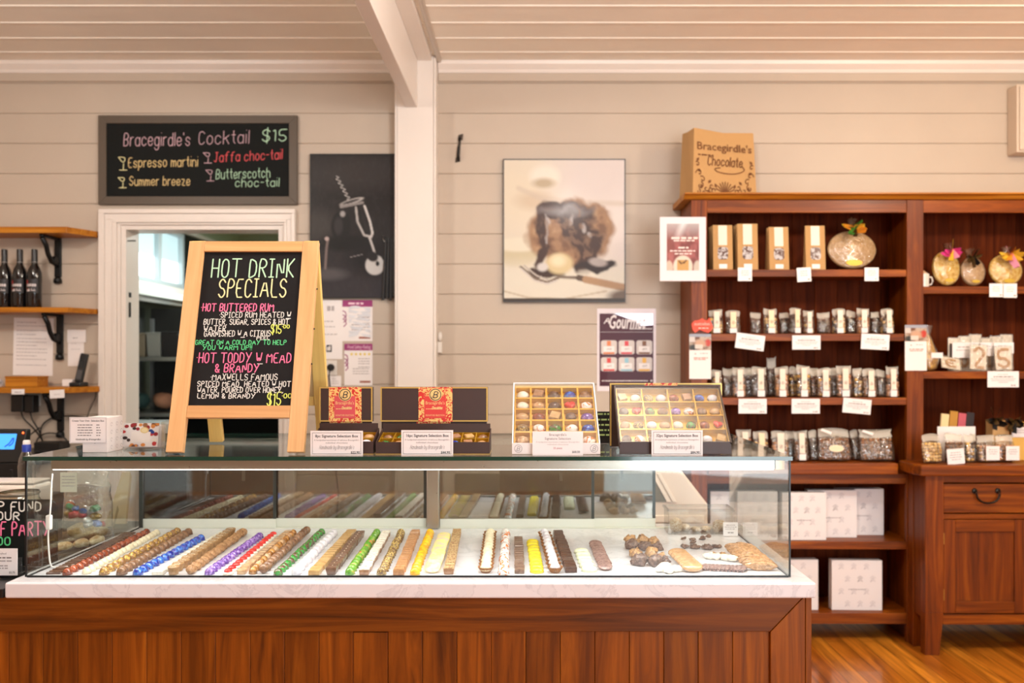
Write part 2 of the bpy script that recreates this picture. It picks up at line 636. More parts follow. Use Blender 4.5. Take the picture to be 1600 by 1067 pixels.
# ------------------------------------------------------------------ pen lettering
GL = {
    'A': '022842 1434', 'B': '02082837362505 2534332202', 'C': '3728180703122233', 'D': '02081837331202', 'E': '38080232 0525', 'F': '380802 0525',
    'G': '37281807031222333525', 'H': '0208 3238 0535', 'I': '0222 0828 1218', 'J': '1838 28231203', 'K': '0208 380532', 'L': '080232', 'M': '0208254842',
    'N': '02083238', 'O': '182837332212030718', 'P': '02082837362505', 'Q': '182837332212030718 2441', 'R': '02082837362505 1532', 'S': '372818070615253433221203',
    'T': '0848 2822', 'U': '080312223338', 'V': '082248', 'W': '0812263248', 'X': '0238 0832', 'Y': '0825 4812', 'Z': '08380232',
    '0': '182837332212030718', '1': '071812', '2': '07182837360232', '3': '083815253433221203', '4': '280434 2622', '5': '38080515253433221203',
    '6': '280503122233342504', '7': '083812', '8': '15060718283736253433221203041525', '9': '351506071828373522', '$': '372818070615253433221203 2921',
    '&': '3206071827260403122234', '.': '02', ',': '1201', "'": '0807', '!': '0804 02', '-': '0525', '*': '05', '|': '0108',
    'a': '3526160503122233 3632', 'b': '0802 0516263533221203', 'c': '3526160503122233', 'd': '3832 3526160503122233', 'e': '04343526160503122233',
    'f': '38281712 0626', 'g': '3526160503122233 3631201001', 'h': '0802 0516263532', 'i': '0602 08', 'j': '161100 18', 'k': '0802 3604 1532', 'l': '0802',
    'm': '0602 05162522 25364542', 'n': '0602 0516263532', 'o': '162635332212030516', 'p': '0600 0516263533221203', 'q': '3630 3526160503122233',
    'r': '0602 051626', 's': '35261605142433221203', 't': '181322 0626', 'u': '0603122233 3632', 'v': '061226', 'w': '0612253246', 'x': '0632 3602',
    'y': '0603122233 3631201001', 'z': '06360232',
    '^': '08354808 3532 1252',   # a cocktail glass
}
GP = {}
for _k, _s in GL.items():
    GP[_k] = [[(int(t[i]), int(t[i + 1]) - 2) for i in range(0, len(t), 2)] for t in _s.split()]


def chaikin(p):
    if len(p) < 3:
        return p
    q = [p[0]]
    for i in range(len(p) - 1):
        a, b = p[i], p[i + 1]
        q.append((a[0] * .75 + b[0] * .25, a[1] * .75 + b[1] * .25))
        q.append((a[0] * .25 + b[0] * .75, a[1] * .25 + b[1] * .75))
    q.append(p[-1])
    return q


def write(text, x, z, width=None, cap=0.03, slant=0.0, wob=0.0, align='l', smooth=1, tilt=0.0):
    """pen strokes of a line of text, baseline at z; width squeezes the line to fit"""
    out, cx = [], 0.0
    for ch in text:
        if ch == ' ':
            cx += 2.6
            continue
        st = GP.get(ch)
        if st is None:
            continue
        w = max(p[0] for s in st for p in s)
        dy = random.uniform(-wob, wob)
        for s in st:
            out.append([(cx + px + slant * py, py + dy) for px, py in s])
        cx += w + 1.5
    total = max(cx - 1.5, 0.1)
    k = cap / 6.0
    sx = width / total if width else k
    x0 = x if align == 'l' else x - total * sx / 2 if align == 'c' else x - total * sx
    res = []
    for s in out:
        for _ in range(smooth):
            s = chaikin(s)
        res.append([(x0 + px * sx, z + py * k + tilt * px * sx) for px, py in s])
    return res


def scribble(x0, x1, z, h, seed=0):
    """print too small to read: a row of word-long dashes"""
    r = random.Random(seed * 977 + int(z * 1e5))
    out, x = [], x0
    while x < x1 - h:
        w = r.uniform(1.2, 4.5) * h
        out.append([(x, z), (min(x + w, x1), z)])
        x += w + h * 0.7
    return out


TEXTM = {}


def type_mesh(text, size, bold=0.0, align='CENTER', shear=0.0):
    """set type as a mesh in the x-z plane facing -y"""
    key = (text, size, bold, align, shear)
    if key in TEXTM:
        return TEXTM[key]
    c = bpy.data.curves.new('type', 'FONT')
    c.body = text
    c.size = size
    c.align_x = align
    c.offset = bold
    c.shear = shear
    c.resolution_u = 2
    c.fill_mode = 'BOTH'
    o = bpy.data.objects.new('type', c)
    COL.objects.link(o)
    bpy.context.view_layer.update()
    me = bpy.data.meshes.new_from_object(o.evaluated_get(bpy.context.evaluated_depsgraph_get()))
    bpy.data.objects.remove(o)
    mb = MB()
    mb.add([(v.co.x, 0, v.co.y) for v in me.vertices], [tuple(p.vertices) for p in me.polygons])
    bpy.data.meshes.remove(me)
    TEXTM[key] = mb
    return mb


def put_type(dst, text, x, z, size, y=0.0, mi=0, bold=0.0, align='CENTER', shear=0.0, width=None, M=None):
    t = type_mesh(text, size, bold, align, shear)
    k = 1.0
    if width:
        xs = [p.x for p in t.v]
        k = width / max(1e-6, max(xs) - min(xs))
    dst.add([(p.x * k + x, y, p.z + z) for p in t.v], t.f, mi, M)


# ------------------------------------------------------------------ printed pictures
class Print:
    """a small canvas; u goes right, v goes down, both 0..1"""

    def __init__(self, nx, ny, col):
        self.nx, self.ny = nx, ny
        self.u, self.v = np.meshgrid(np.linspace(0, 1, nx), np.linspace(0, 1, ny))
        self.a = (ny - 1) / (nx - 1)
        self.c = np.zeros((ny, nx, 3)) + np.array(srgb(*col)[:3])
        self.rs = np.random.RandomState(3)

    def mix(self, mask, col):
        m = np.clip(mask, 0, 1)[..., None]
        self.c = self.c * (1 - m) + np.array(srgb(*col)[:3]) * m

    def blob(self, u, v, ru, rv, col, soft=0.3, rot=0.0, k=1.0):
        du, dv = self.u - u, (self.v - v) * self.a
        c, s = math.cos(rot), math.sin(rot)
        x, y = (du * c + dv * s) / ru, (-du * s + dv * c) / (rv * self.a)
        d = np.sqrt(x * x + y * y)
        self.mix(k * np.clip((1 - d) / max(soft, 1e-3) + 0.5, 0, 1), col)

    def line(self, pts, w, col, soft=0.5, k=1.0):
        best = np.full(self.u.shape, 9.0)
        for (u0, v0), (u1, v1) in zip(pts[:-1], pts[1:]):
            dx, dy = u1 - u0, (v1 - v0) * self.a
            L = dx * dx + dy * dy + 1e-9
            t = np.clip(((self.u - u0) * dx + (self.v - v0) * self.a * dy) / L, 0, 1)
            best = np.minimum(best, np.hypot(self.u - u0 - t * dx, (self.v - v0) * self.a - t * dy))
        self.mix(k * np.clip((w - best) / (w * soft) + 0.5, 0, 1), col)

    def rect(self, u0, v0, u1, v1, col, k=1.0):
        self.mix(k * ((self.u >= u0) & (self.u <= u1) & (self.v >= v0) & (self.v <= v1)), col)

    def fade(self, v0, v1, col, k=1.0, along='v'):
        x = self.v if along == 'v' else self.u
        self.mix(k * np.clip((x - v0) / (v1 - v0), 0, 1), col)

    def noise(self, sc, seed=0):
        r = np.random.RandomState(seed)
        n = np.zeros(self.u.shape)
        for o in range(3):
            g = r.rand(int(sc * 2 ** o) + 3, int(sc * 2 ** o) + 3)
            x, y = np.clip(self.u, 0, 1) * sc * 2 ** o, np.clip(self.v, 0, 1) * sc * 2 ** o
            i, j = x.astype(int), y.astype(int)
            fx, fy = x - i, y - j
            fx, fy = fx * fx * (3 - 2 * fx), fy * fy * (3 - 2 * fy)
            n += (g[j, i] * (1 - fx) * (1 - fy) + g[j, i + 1] * fx * (1 - fy) + g[j + 1, i] * (1 - fx) * fy + g[j + 1, i + 1] * fx * fy) / 2 ** o
        return n / 1.75

    def sheet(self, w, h, y=0.0):
        """MB and colours, lower left corner at the origin, facing -y"""
        mb = MB()
        vs = [(self.u[j, i] * w, y, (1 - self.v[j, i]) * h) for j in range(self.ny) for i in range(self.nx)]
        n = self.nx
        fs = [(j * n + i, (j + 1) * n + i, (j + 1) * n + i + 1, j * n + i + 1) for j in range(self.ny - 1) for i in range(n - 1)]
        mb.add(vs, fs)
        return mb

    def obj(self, name, w, h, mat, parent=None, loc=None, rot=None, y=0.0):
        me = self.sheet(w, h, y).mesh(name, [mat])
        at = me.color_attributes.new('print', 'FLOAT_COLOR', 'POINT')
        flat = np.ones((self.nx * self.ny, 4), dtype=np.float32)
        flat[:, :3] = self.c.reshape(-1, 3) * 0.80
        at.data.foreach_set('color', flat.ravel())
        return obj(name, me, [mat], parent, loc, rot)


PRINT_G = vcol_mat('glossy_print', 0.4, 0.06)
PRINT_M = vcol_mat('matt_print', 0.5, 0.0)

# ------------------------------------------------------------------ the setting
YW = 4.923           # face of the back wall
CZ = 3.367           # ceiling
DX0, DX1, DZ = -2.45, -1.477, 2.39      # doorway to the kitchen
YB = YW + 0.14       # back of the wall

structure('floor', MB().box(-4.4, 4.4, -3.2, 8.6, -0.05, 0), FLOOR, label='varnished orange floorboards')


def boards(x0, x1, z0, z1, y, y2, pitch=0.181, zref=3.062):
    """horizontal wall boards with a small v joint between them"""
    prof = [(y2, z0), (y, z0)]
    k = math.ceil((z0 + 0.01 - zref) / pitch)
    while zref + k * pitch < z1 - 0.01:
        z = zref + k * pitch
        prof += [(y, z - 0.004), (y + 0.007, z - 0.001), (y + 0.007, z + 0.001), (y, z + 0.004)]
        k += 1
    prof += [(y, z1), (y2, z1)]
    n = len(prof)
    mb = MB()
    mb.add([(x0, a, b) for a, b in prof] + [(x1, a, b) for a, b in prof],
           [(i, (i + 1) % n, n + (i + 1) % n, n + i) for i in range(n)] + [tuple(range(n)), tuple(range(2 * n - 1, n - 1, -1))])
    return mb


wb = MB()
for x0, x1, z0 in ((-4.4, DX0, 0), (DX0, DX1, DZ), (DX1, 4.4, 0)):
    b = boards(x0, x1, z0, CZ, YW, YB)
    wb.add(b.v, b.f)
structure('wall_back', wb, WALL, label='mauve painted board wall')
structure('wall_left', MB().box(-4.5, -4.4, -3.2, 8.6, 0, CZ), WALL, label='side wall of the shop by the till')
structure('wall_right', MB().box(4.4, 4.5, -3.2, 8.6, 0, CZ), WALL, label='side wall of the shop by the hutch')


fw_ = MB().box(-4.4, 0.9, -3.3, -3.2, 0, CZ).box(4.3, 4.4, -3.3, -3.2, 0, CZ).box(0.9, 4.3, -3.3, -3.2, 2.9, CZ)  # unseen wall; opening shaped to let light in and place its reflection
structure('wall_front', fw_, WALL, label='unseen shop wall behind the viewer with an opening added for daylight')


def ceiling(x0, x1, off):
    prof = []
    y = -3.2
    k = 0
    prof.append((y, CZ))
    yy = YW - off
    ys = []
    while yy > -3.1:
        ys.append(yy)
        yy -= 0.208
    for yy in reversed(ys):
        prof += [(yy - 0.012, CZ), (yy - 0.009, CZ - 0.004), (yy, CZ - 0.0055), (yy + 0.006, CZ - 0.004), (yy + 0.010, CZ)]
    prof += [(YB, CZ), (YB, CZ + 0.05), (-3.2, CZ + 0.05)]
    n = len(prof)
    return MB().add([(x0, a, b) for a, b in prof] + [(x1, a, b) for a, b in prof],
                    [(i, (i + 1) % n, n + (i + 1) % n, n + i) for i in range(n)] + [tuple(range(n)), tuple(range(2 * n - 1, n - 1, -1))])


structure('ceiling', ceiling(-4.4, 4.4, 0.17), CEIL, label='cream board ceiling')

# cornice, picture rail strip
for i, (x0, x1) in enumerate(((-4.4, -0.79), (-0.545, 4.4))):
    mb = MB().prism([(YW, 3.30), (YW - 0.012, 3.302), (YW - 0.02, 3.32), (YW - 0.045, 3.345), (YW - 0.05, 3.366), (YW, 3.366)], x0, x1, 'x')
    structure('trim_%d' % (i + 1), mb, WHITE, label='white cornice')
    structure('trim_%d' % (i + 3), MB().box(x0, x1, YW - 0.014, YW, 3.252, 3.2995), WALL, label='mauve fascia strip under the cornice')

# post and beam
mb = MB().box(-0.772, -0.563, 4.80, YW - 0.001, 0, CZ - 0.002)
post = structure('column', mb, WHITE, label='cream post on the wall')
structure('post_edge_bead', MB().box(-0.79, -0.773, 4.806, YW - 0.001, 0, CZ - 0.002), WHITE, post, bevel=0.004)
structure('post_edge_bead', MB().box(-0.562, -0.548, 4.806, YW - 0.001, 0, CZ - 0.002), WHITE, post, bevel=0.004)
beam = structure('beam', MB().box(-0.722, -0.655, -3.2, 4.799, 3.06, CZ - 0.002), WHITE, label='white ceiling beam', bevel=0.004)
structure('cover_board', MB().box(-0.654, -0.572, -3.2, 4.799, 3.335, CZ - 0.001), WHITE, beam)
structure('quarter_round', MB().tube([(-0.535, -3.2, CZ - 0.004), (-0.535, 4.87, CZ - 0.004)], 0.016, 10), WHITE, beam, smooth=True)

# casing round the kitchen doorway
cs = MB()
xo0, xo1, zo = -2.573, -1.400, 2.482


def casing_profile(t0, t1, d):
    """frame strip between two rectangles (0 = inner edge of casing, 1 = outer edge)"""
    def rect(t):
        return (DX0 + (xo0 - DX0) * t, DX1 + (xo1 - DX1) * t, DZ + (zo - DZ) * t)
    a, b = rect(t0), rect(t1)
    y = YW - d
    for (p, q) in (((a[0], b[0]), None), ((b[1], a[1]), None)):
        xs = sorted(p)
        cs.box(xs[0], xs[1], y, YW - 0.0005, 0, a[2])
    cs.box(b[0], b[1], y, YW - 0.0005, a[2], b[2])


casing_profile(0.0, 0.14, 0.018)
casing_profile(0.14, 0.34, 0.030)
casing_profile(0.34, 0.72, 0.024)
casing_profile(0.72, 1.0, 0.036)
structure('trim_5', cs, WHITE, label='moulded door casing', bevel=0.003)
jm = MB().box(DX0 + 0.001, DX0 + 0.028, YW - 0.004, YB + 0.02, 0, DZ - 0.001)
jm.box(DX1 - 0.028, DX1 - 0.001, YW - 0.004, YB + 0.02, 0, DZ - 0.001)
jm.box(DX0 + 0.029, DX1 - 0.029, YW - 0.004, YB + 0.02, DZ - 0.026, DZ - 0.001)
jamb = structure('trim_6', jm, WHITE, label='worn door jamb')
structure('strike_plate', MB().box(DX0 + 0.0285, DX0 + 0.030, YW + 0.03, YW + 0.055, 1.84, 1.93), IRON, jamb)
structure('latch_hook', MB().tube([(DX0 + 0.028, YW + 0.02, 2.30), (DX0 + 0.075, YW + 0.02, 2.30)], 0.004, 6), IRON, jamb)
structure('hinge_plate', MB().box(DX0 + 0.0285, DX0 + 0.030, YW + 0.03, YW + 0.06, 1.96, 1.99), IRON, jamb)

# the kitchen beyond
KX = -3.0
structure('wall_kitchen_left', MB().box(KX - 0.1, KX, YB + 0.001, 8.6, 0, 2.19).box(KX - 0.1, KX, YB + 0.001, 8.6, 2.66, 2.9).box(KX - 0.1, KX, 7.09, 8.6, 2.19, 2.66).box(KX - 0.1, KX, YB + 0.001, 5.3, 2.19, 2.66),
          KITW, label='kitchen side wall')
structure('wall_kitchen_back', MB().box(-4.4, 0.2, 8.5, 8.6, 0, 2.9), KITW, label='kitchen end wall')
structure('wall_kitchen_right', MB().box(0.1, 0.2, YB + 0.001, 8.5, 0, 2.9), KITW, label='kitchen inner wall')
structure('ceiling_kitchen', MB().box(-4.4, 0.2, YB + 0.001, 8.6, 2.86, 2.92), KITW, label='pale green kitchen ceiling')
wf = MB()
for y0, y1 in ((5.3, 5.34), (6.60, 6.66), (7.05, 7.09)):
    wf.box(KX - 0.04, KX + 0.015, y0, y1, 2.19, 2.66)
for z0, z1 in ((2.19, 2.225), (2.63, 2.66)):
    wf.box(KX - 0.04, KX + 0.014, 5.3, 7.09, z0, z1)
win = structure('window_1', wf, pm('grey_window_frame', (176, 186, 190), 0.4), label='high kitchen window')
pane_lo = pm('daylight_low', (226, 238, 244), 0.3, emit=1.15)
pane_hi = pm('daylight_high', (160, 182, 186), 0.3, emit=0.75)
for y0, y1 in ((5.34, 6.60), (6.66, 7.05)):
    structure('pane', MB().box(KX - 0.03, KX - 0.024, y0, y1, 2.225, 2.41), pane_lo, win)
    structure('pane', MB().box(KX - 0.03, KX - 0.024, y0, y1, 2.41, 2.63), pane_hi, win)
structure('baseboard_kitchen', MB().box(KX + 0.001, KX + 0.03, YB + 0.03, 7.09, 2.055, 2.185), WHITE, label='white ledge under the kitchen window')
structure('trim_7', MB().box(KX + 0.001, KX + 0.05, YB + 0.03, 8.4, 2.67, 2.70), WHITE, label='white strip above the kitchen window')
structure('trim_8', MB().box(KX + 0.001, KX + 0.02, 7.10, 8.4, 1.7, 2.66), BLACK, label='dark panel beside the kitchen window')

structure('trim_9', MB().box(KX + 0.001, KX + 0.012, YB + 0.03, 8.4, 0, 2.053), pm('charcoal_panel', (40, 42, 40), 0.4), label='charcoal panel added over the wall under the kitchen window')  # dark panel added in front of the green kitchen wall
t = thing('fluorescent_batten', 'white fluorescent batten under the kitchen window ledge', 'light', (KX + 0.16, 6.5, 2.045))
obj('housing', MB().box(-0.13, 0.08, -0.75, 0.75, 0.0, 0.05), pm('batten_white', (226, 228, 224), 0.4), t, bevel=0.006)
obj('tube', MB().tube([(0.02, -0.7, -0.02), (0.02, 0.7, -0.02)], 0.016, 8), pm('tube_white', (240, 242, 240), 0.3), t, smooth=True)

STEEL = pm('kitchen_steel', (176, 180, 178), 0.3, 0.8)
rack = thing('kitchen_rack', 'steel kitchen rack with long shelves seen through the doorway', 'rack', (0, 0, 0))
for z in (0.70, 1.17, 1.57):
    obj('shelf', MB().box(-2.96, -1.1, 5.85, 6.4, z, z + 0.03), STEEL, rack, bevel=0.004)
for x in (-2.95, -1.12):
    for y in (5.86, 6.37):
        obj('upright', MB().box(x, x + 0.025, y, y + 0.025, 0, 1.9), STEEL, rack)
obj('back_panel', MB().box(-2.96, -1.1, 6.41, 6.43, 0.1, 1.98), pm('rack_back', (40, 40, 38), 0.6), rack)
PLB = pm('brown_grey_tub', (150, 140, 120), 0.5)
PLK = pm('charcoal_tub', (42, 42, 44), 0.5)
PLG = pm('pale_grey_tub', (160, 164, 158), 0.5)
for i, (x0, x1, h, m, lab) in enumerate(((-2.94, -2.77, 0.16, PLB, 'beige kitchen tub first on the upper rack shelf'), (-2.76, -2.66, 0.165, PLG, 'pale grey kitchen tub second on the upper rack shelf'),
                                         (-2.65, -2.53, 0.17, PLK, 'charcoal kitchen tub third on the upper rack shelf'), (-2.52, -2.40, 0.15, PLG, 'pale grey kitchen tub fourth on the upper rack shelf'),
                                         (-2.38, -2.2, 0.17, PLK, 'charcoal kitchen tub last on the upper rack shelf'))):
    d = thing('kitchen_tub', lab, 'tub', ((x0 + x1) / 2, 6.0, 1.601), group='tubs on the kitchen rack')
    w = (x1 - x0) / 2
    obj('tub_body', MB().hexa([(-w * .9, -.09, 0), (w * .9, -.09, 0), (w * .9, .09, 0), (-w * .9, .09, 0)], [(-w, -.1, h), (w, -.1, h), (w, .1, h), (-w, .1, h)]), m, d, bevel=0.006)
    obj('rim', MB().box(-w - .004, w + .004, -.104, .104, h, h + .012), m, d, bevel=0.003)
for i, (x, m, lab) in enumerate(((-2.86, (52, 84, 84), 'teal bundle on the lower kitchen rack shelf'), (-2.68, (188, 136, 108), 'pinkish bundle on the lower kitchen rack shelf'), (-2.44, (26, 26, 30), 'black bundle on the lower kitchen rack shelf'))):
    r = random.Random(i)
    mb = MB().ball((0, 0, 0.08), 0.075, 0.10, 0.06, 14, 9, fn=lambda p: p + Vector(mnoise.noise_vector(p * 14)) * 0.015)
    o = obj('cloth_bundle', mb, pm('bundle_%d' % i, m, 0.8), None, (x, 6.02, 1.201), smooth=True)
    tag(o, lab, 'cloth', 'bundles on the kitchen rack')
for i, x in enumerate((-2.82, -2.74, -2.66, -2.58, -2.5)):
    j = thing('glass_jar', 'clear jar on the lowest visible kitchen shelf, %s from the doorway edge' % ORD[i], 'jar', (x, 6.0, 0.731), group='jars on the kitchen rack')
    obj('jar_glass', MB().lathe([(0.03, 0), (0.034, 0.01), (0.034, 0.2), (0.028, 0.22), (0.028, 0.24)], 12), pm('jar_tone', (132, 134, 122), 0.15, coat=0.5), j, smooth=True)
    obj('lid', MB().lathe([(0.03, 0.24), (0.03, 0.26)], 12), BLACK, j)
bn = thing('kitchen_bench', 'pale steel kitchen bench inside the doorway', 'bench', (0, 0, 0))
obj('bench_top', MB().box(-2.95, -1.35, 5.2, 5.7, 0.99, 1.03), STEEL, bn, bevel=0.004)
for x in (-2.93, -1.40):
    for y in (5.22, 5.64):
        obj('leg', MB().box(x, x + 0.04, y, y + 0.04, 0, 0.989), STEEL, bn)
obj('under_panel', MB().box(-2.88, -1.42, 5.65, 5.67, 0.1, 0.98), PLK, bn)
o = obj('storage_box', MB().box(-0.2, 0.2, -0.15, 0.15, 0, 0.14), pm('clear_box_tone', (176, 182, 180), 0.3), None, (-2.55, 5.45, 1.032), bevel=0.012)
tag(o, 'pale plastic storage box on the steel kitchen bench', 'box')

# ------------------------------------------------------------------ counter and display case
ZD, ZT = 0.906, 1.284
CX0, CX1, CY0, CY1 = -1.574, 0.815, 2.56, 3.32
ct = thing('counter', 'timber service counter with vertical boards under the marble slab', 'counter', (0, 2.53, 0))
YC = 2.53
obj('top_rail', MB().prism([(-2.4, 0.748), (0.742, 0.748), (0.845, 0.856), (-2.4, 0.856)], -0.006, 0.03), CW_H, ct, bevel=0.002)
obj('stile', MB().prism([(0.744, 0.0), (0.850, 0.0), (0.850, 0.856), (0.8475, 0.856), (0.744, 0.7475)], -0.006, 0.03), CW_V, ct, bevel=0.002)
for i in range(-6, 22):
    x0 = -1.612 + i * 0.1068
    x1 = min(x0 + 0.1056, 0.742) if i < 21 else 0.7435
    if x1 - x0 < 0.02:
        continue
    raise_ = 0.004 if i == 10 else 0.0
    obj('panel_board', MB().box(x0, x1, 0.008 - raise_, 0.028, 0.0, 0.747 - raise_), CW_V, ct, bevel=0.0015)
obj('side_panel', MB().box(0.852, 0.871, -0.004, 0.80, 0.0, 0.856), CW_V, ct, bevel=0.002)
obj('carcass', MB().box(-2.4, 0.851, 0.031, 0.80, 0.0, 0.854), pm('carcass_dark', (44, 26, 16), 0.7), ct)

slab = obj('marble_slab', MB().prism([(-1.60, 2.497), (0.875, 2.497), (0.875, 3.40), (-1.60, 3.40)], 0.8585, ZD, 'z'), MARBLE, bevel=0.006, seg=3)
tag(slab, 'white veined marble slab lying on the timber counter', 'worktop')

case = thing('display_case', 'low glass display case full of chocolates on the marble slab', 'display case', (0, 0, ZD))
H = ZT - ZD
g = 0.005
SEAL = pm('dark_case_seal', (18, 20, 22), 0.35)
obj('front_pane', MB().box(CX0 + .004, CX1 - .004, CY0, CY0 + g, 0.002, H - 0.013), GLASS, case)
for x in (CX0, CX1 - g):
    obj('side_pane', MB().box(x, x + g, CY0 + g + .001, CY1, 0.002, H - 0.013), GLASS, case)
tp = MB().box(CX0 - .006, CX1 + .006, CY0 - .006, CY1 + .03, H - 0.0125, H)
tp.m = [0, 0, 1, 1, 1, 1]
obj('top_pane', tp, [TOPGLASS, GREEN], case)
for x in (CX0 - .0012, CX1 - .0035):
    obj('corner_seal', MB().box(x, x + .005, CY0 - .002, CY0 + .004, 0.002, H - .014), SEAL, case)
obj('bottom_seal', MB().box(CX0 + .005, CX1 - .005, CY0 - .002, CY0 + .003, 0.0005, 0.0055), SEAL, case)
for x in (CX0 - .001, CX1 - .005):
    obj('side_seal', MB().box(x, x + .006, CY0 + .006, CY1, 0.0005, 0.004), SEAL, case)
lc = obj('light_channel', MB().box(CX0 + .055, CX1 - .035, CY0 + .04, CY0 + .075, H - .046, H - .016), CHROME, case, bevel=0.002)
obj('diffuser', MB().box(CX0 + .06, CX1 - .04, CY0 + .043, CY0 + .072, H - .0485, H - .0462), pm('led_diffuser', (255, 250, 244), 0.5, emit=3.0), lc)
obj('bracket', MB().box(CX1 - .034, CX1 - .006, CY0 + .036, CY0 + .078, H - .046, H - .016), pm('warm_steel', (176, 140, 100), 0.3, 0.9), lc)
led = area('case_led', ((CX0 + CX1) / 2 + 0.01, CY0 + .058, ZD + H - .052), (math.radians(-12), 0, 0), CX1 - CX0 - .12, 0.02, 5.2, (1.0, 0.97, 0.93))
# sliding doors at the back, one slid behind the other at the open end
for i, (x0, x1, y) in enumerate(((CX0 + .004, -1.02, CY1 - .018), (-1.03, -0.415, CY1 - .006), (-0.36, 0.262, CY1 - .018), (-0.12, 0.51, CY1 - .006))):
    d = obj('sliding_door', MB().box(x0, x1, y - .002, y + .002, 0.034, H - .04), DOORGLASS, case)
    obj('bottom_rail', MB().box(x0, x1, y - .006, y + .005, 0.0035, 0.038), ALU, d, bevel=0.001)
    obj('top_rail', MB().box(x0, x1, y - .005, y + .005, H - .041, H - .016), ALU, d, bevel=0.001)
    obj('edge_strip', MB().box(x1 - .012, x1, y - .0028, y + .0028, 0.038, H - .041), pm('door_edge', (46, 56, 54), 0.3), d)
    obj('pull_strip', MB().box(x1 - .14, x1 - .128, y + .003, y + .009, 0.19, 0.30), pm('pull_pale', (206, 202, 192), 0.35), d)
obj('back_track', MB().box(CX0 + .006, CX1 - .006, CY1 - .028, CY1 + .004, 0.0005, 0.0034), ALU, case)
obj('centre_post', MB().box(-0.408, -0.362, CY1 - .04, CY1 - .004, 0.0036, H - .014), CHROME, case, bevel=0.002)
obj('corner_post', MB().box(CX0 + .006, CX0 + .02, CY1 - .03, CY1 - .02, 0.0036, H - .014), pm('door_edge', (46, 56, 54)), case)
# the white lamp cord with its switch
cx = gx(79, 2.64)
cordp = []
for i, (px, py) in enumerate(((82, 740), (80, 760), (79.5, 785), (78, 806), (76, 822), (75, 838), (76, 858), (78, 880), (81, 893))):
    cordp.append(pt(px, py, 2.64 + 0.003 * i) - Vector((0, 0, ZD)))
for i, (px, py) in enumerate(((110, 886), (150, 868), (190, 848))):
    Y = FPX * 0.68 / (py - VY)
    cordp.append(pt(px, py, Y) - Vector((0, 0, ZD)) + Vector((0, 0, 0.0)))
cordp = [Vector((max(p.x, CX0 + .012), p.y, max(p.z, 0.004))) for p in cordp]
cp2 = [tuple(p) for p in cordp]
for _ in range(2):
    cp2 = [cp2[0]] + [tuple(a * (.75 if k == 0 else .25) + b * (.25 if k == 0 else .75) for a, b in zip(cp2[i], cp2[i + 1])) for i in range(len(cp2) - 1) for k in (0, 1)] + [cp2[-1]]
cd = obj('power_cord', MB().tube(cp2, 0.0028, 6), pm('white_cord', (232, 230, 226), 0.4), case, smooth=True)
p = pt(76.5, 815, 2.655) - Vector((0, 0, ZD))
obj('cord_switch', MB().box(p.x - .008, p.x + .009, p.y - .008, p.y + .008, p.z - .026, p.z + .022), pm('white_cord', (232, 230, 226)), cd, bevel=0.004)

# black bench at the end of the counter
bb = thing('side_bench', 'black topped bench beside the end of the marble slab', 'bench', (0, 0, 0))
obj('bench_top', MB().box(-2.9, -1.606, 2.50, 3.55, 0.858, 0.886), pm('black_laminate', (20, 20, 21), 0.3), bb, bevel=0.003)
obj('bench_body', MB().box(-2.88, -2.41, 2.56, 3.5, 0.0, 0.857), pm('carcass_dark', (44, 26, 16)), bb)
obj('support_panel', MB().box(-2.40, -1.64, 3.36, 3.5, 0.0, 0.857), pm('carcass_dark', (44, 26, 16)), bb)

# ------------------------------------------------------------------ cards and signs
def price_card(label, x0, y0, x1, y1, Y, lines, group=None, tilt=0.0, border=True, lean=0.0, name='price_card', th=0.0016, cat='price card'):
    """white card whose corners are seen at the given pixels; lines: (kind, text, z fraction, size fraction, ink)"""
    w, h = (x1 - x0) / FPX * Y, (y1 - y0) / FPX * Y
    c = pt((x0 + x1) / 2, y1, Y)
    o = obj(name, MB().box(-w / 2, w / 2, 0, th, 0, h), CARD, None, c, (-lean, tilt, 0))
    tag(o, label, cat, group)
    if border:
        b = 0.035 * w
        t = 0.006 * w
        mb = MB()
        for (a0, a1, b0, b1) in ((-w / 2 + b, w / 2 - b, b, b + t), (-w / 2 + b, w / 2 - b, h - b - t, h - b), (-w / 2 + b, -w / 2 + b + t, b, h - b), (w / 2 - b - t, w / 2 - b, b, h - b)):
            mb.box(a0, a1, -0.0003, 0, b0, b1)
        obj('border', mb, INK, o)
    by = {}
    for i, (kind, text, zf, sf, ink) in enumerate(lines):
        mb = by.setdefault(ink.name, (MB(), ink))[0]
        z = zf * h
        if kind == 'type':
            put_type(mb, text, 0, z, sf * h, -0.0005, bold=0.0, width=None)
        elif kind == 'bold':
            put_type(mb, text, 0, z, sf * h, -0.0005, bold=0.018 * sf * h, width=0.82 * w if len(text) > 14 else None)
        elif kind == 'price':
            put_type(mb, text, w * 0.44, z, sf * h, -0.0005, bold=0.02 * sf * h, align='RIGHT')
        elif kind == 'small':
            put_type(mb, text, 0, z, sf * h, -0.0005, width=min(0.86 * w, 0.0125 * len(text) * w * 1.6))
        elif kind == 'script':
            mb.ribbon(write(text, 0, z, width=0.66 * w, cap=sf * h, slant=0.35, align='c', smooth=2), 0.0042 * w, -0.0005)
        elif kind == 'dash':
            hw = float(text) * w / 2
            mb.ribbon(scribble(-hw, hw, z, sf * h, i + int(x0)), sf * h, -0.0005, caps=False)
        elif kind == 'dashr':
            mb.ribbon(scribble(w * 0.25, w * 0.43, z, sf * h, i + int(x0)), sf * h, -0.0005, caps=False)
    for n, (mb, ink) in by.items():
        obj('lettering', mb, ink, o)
    return o


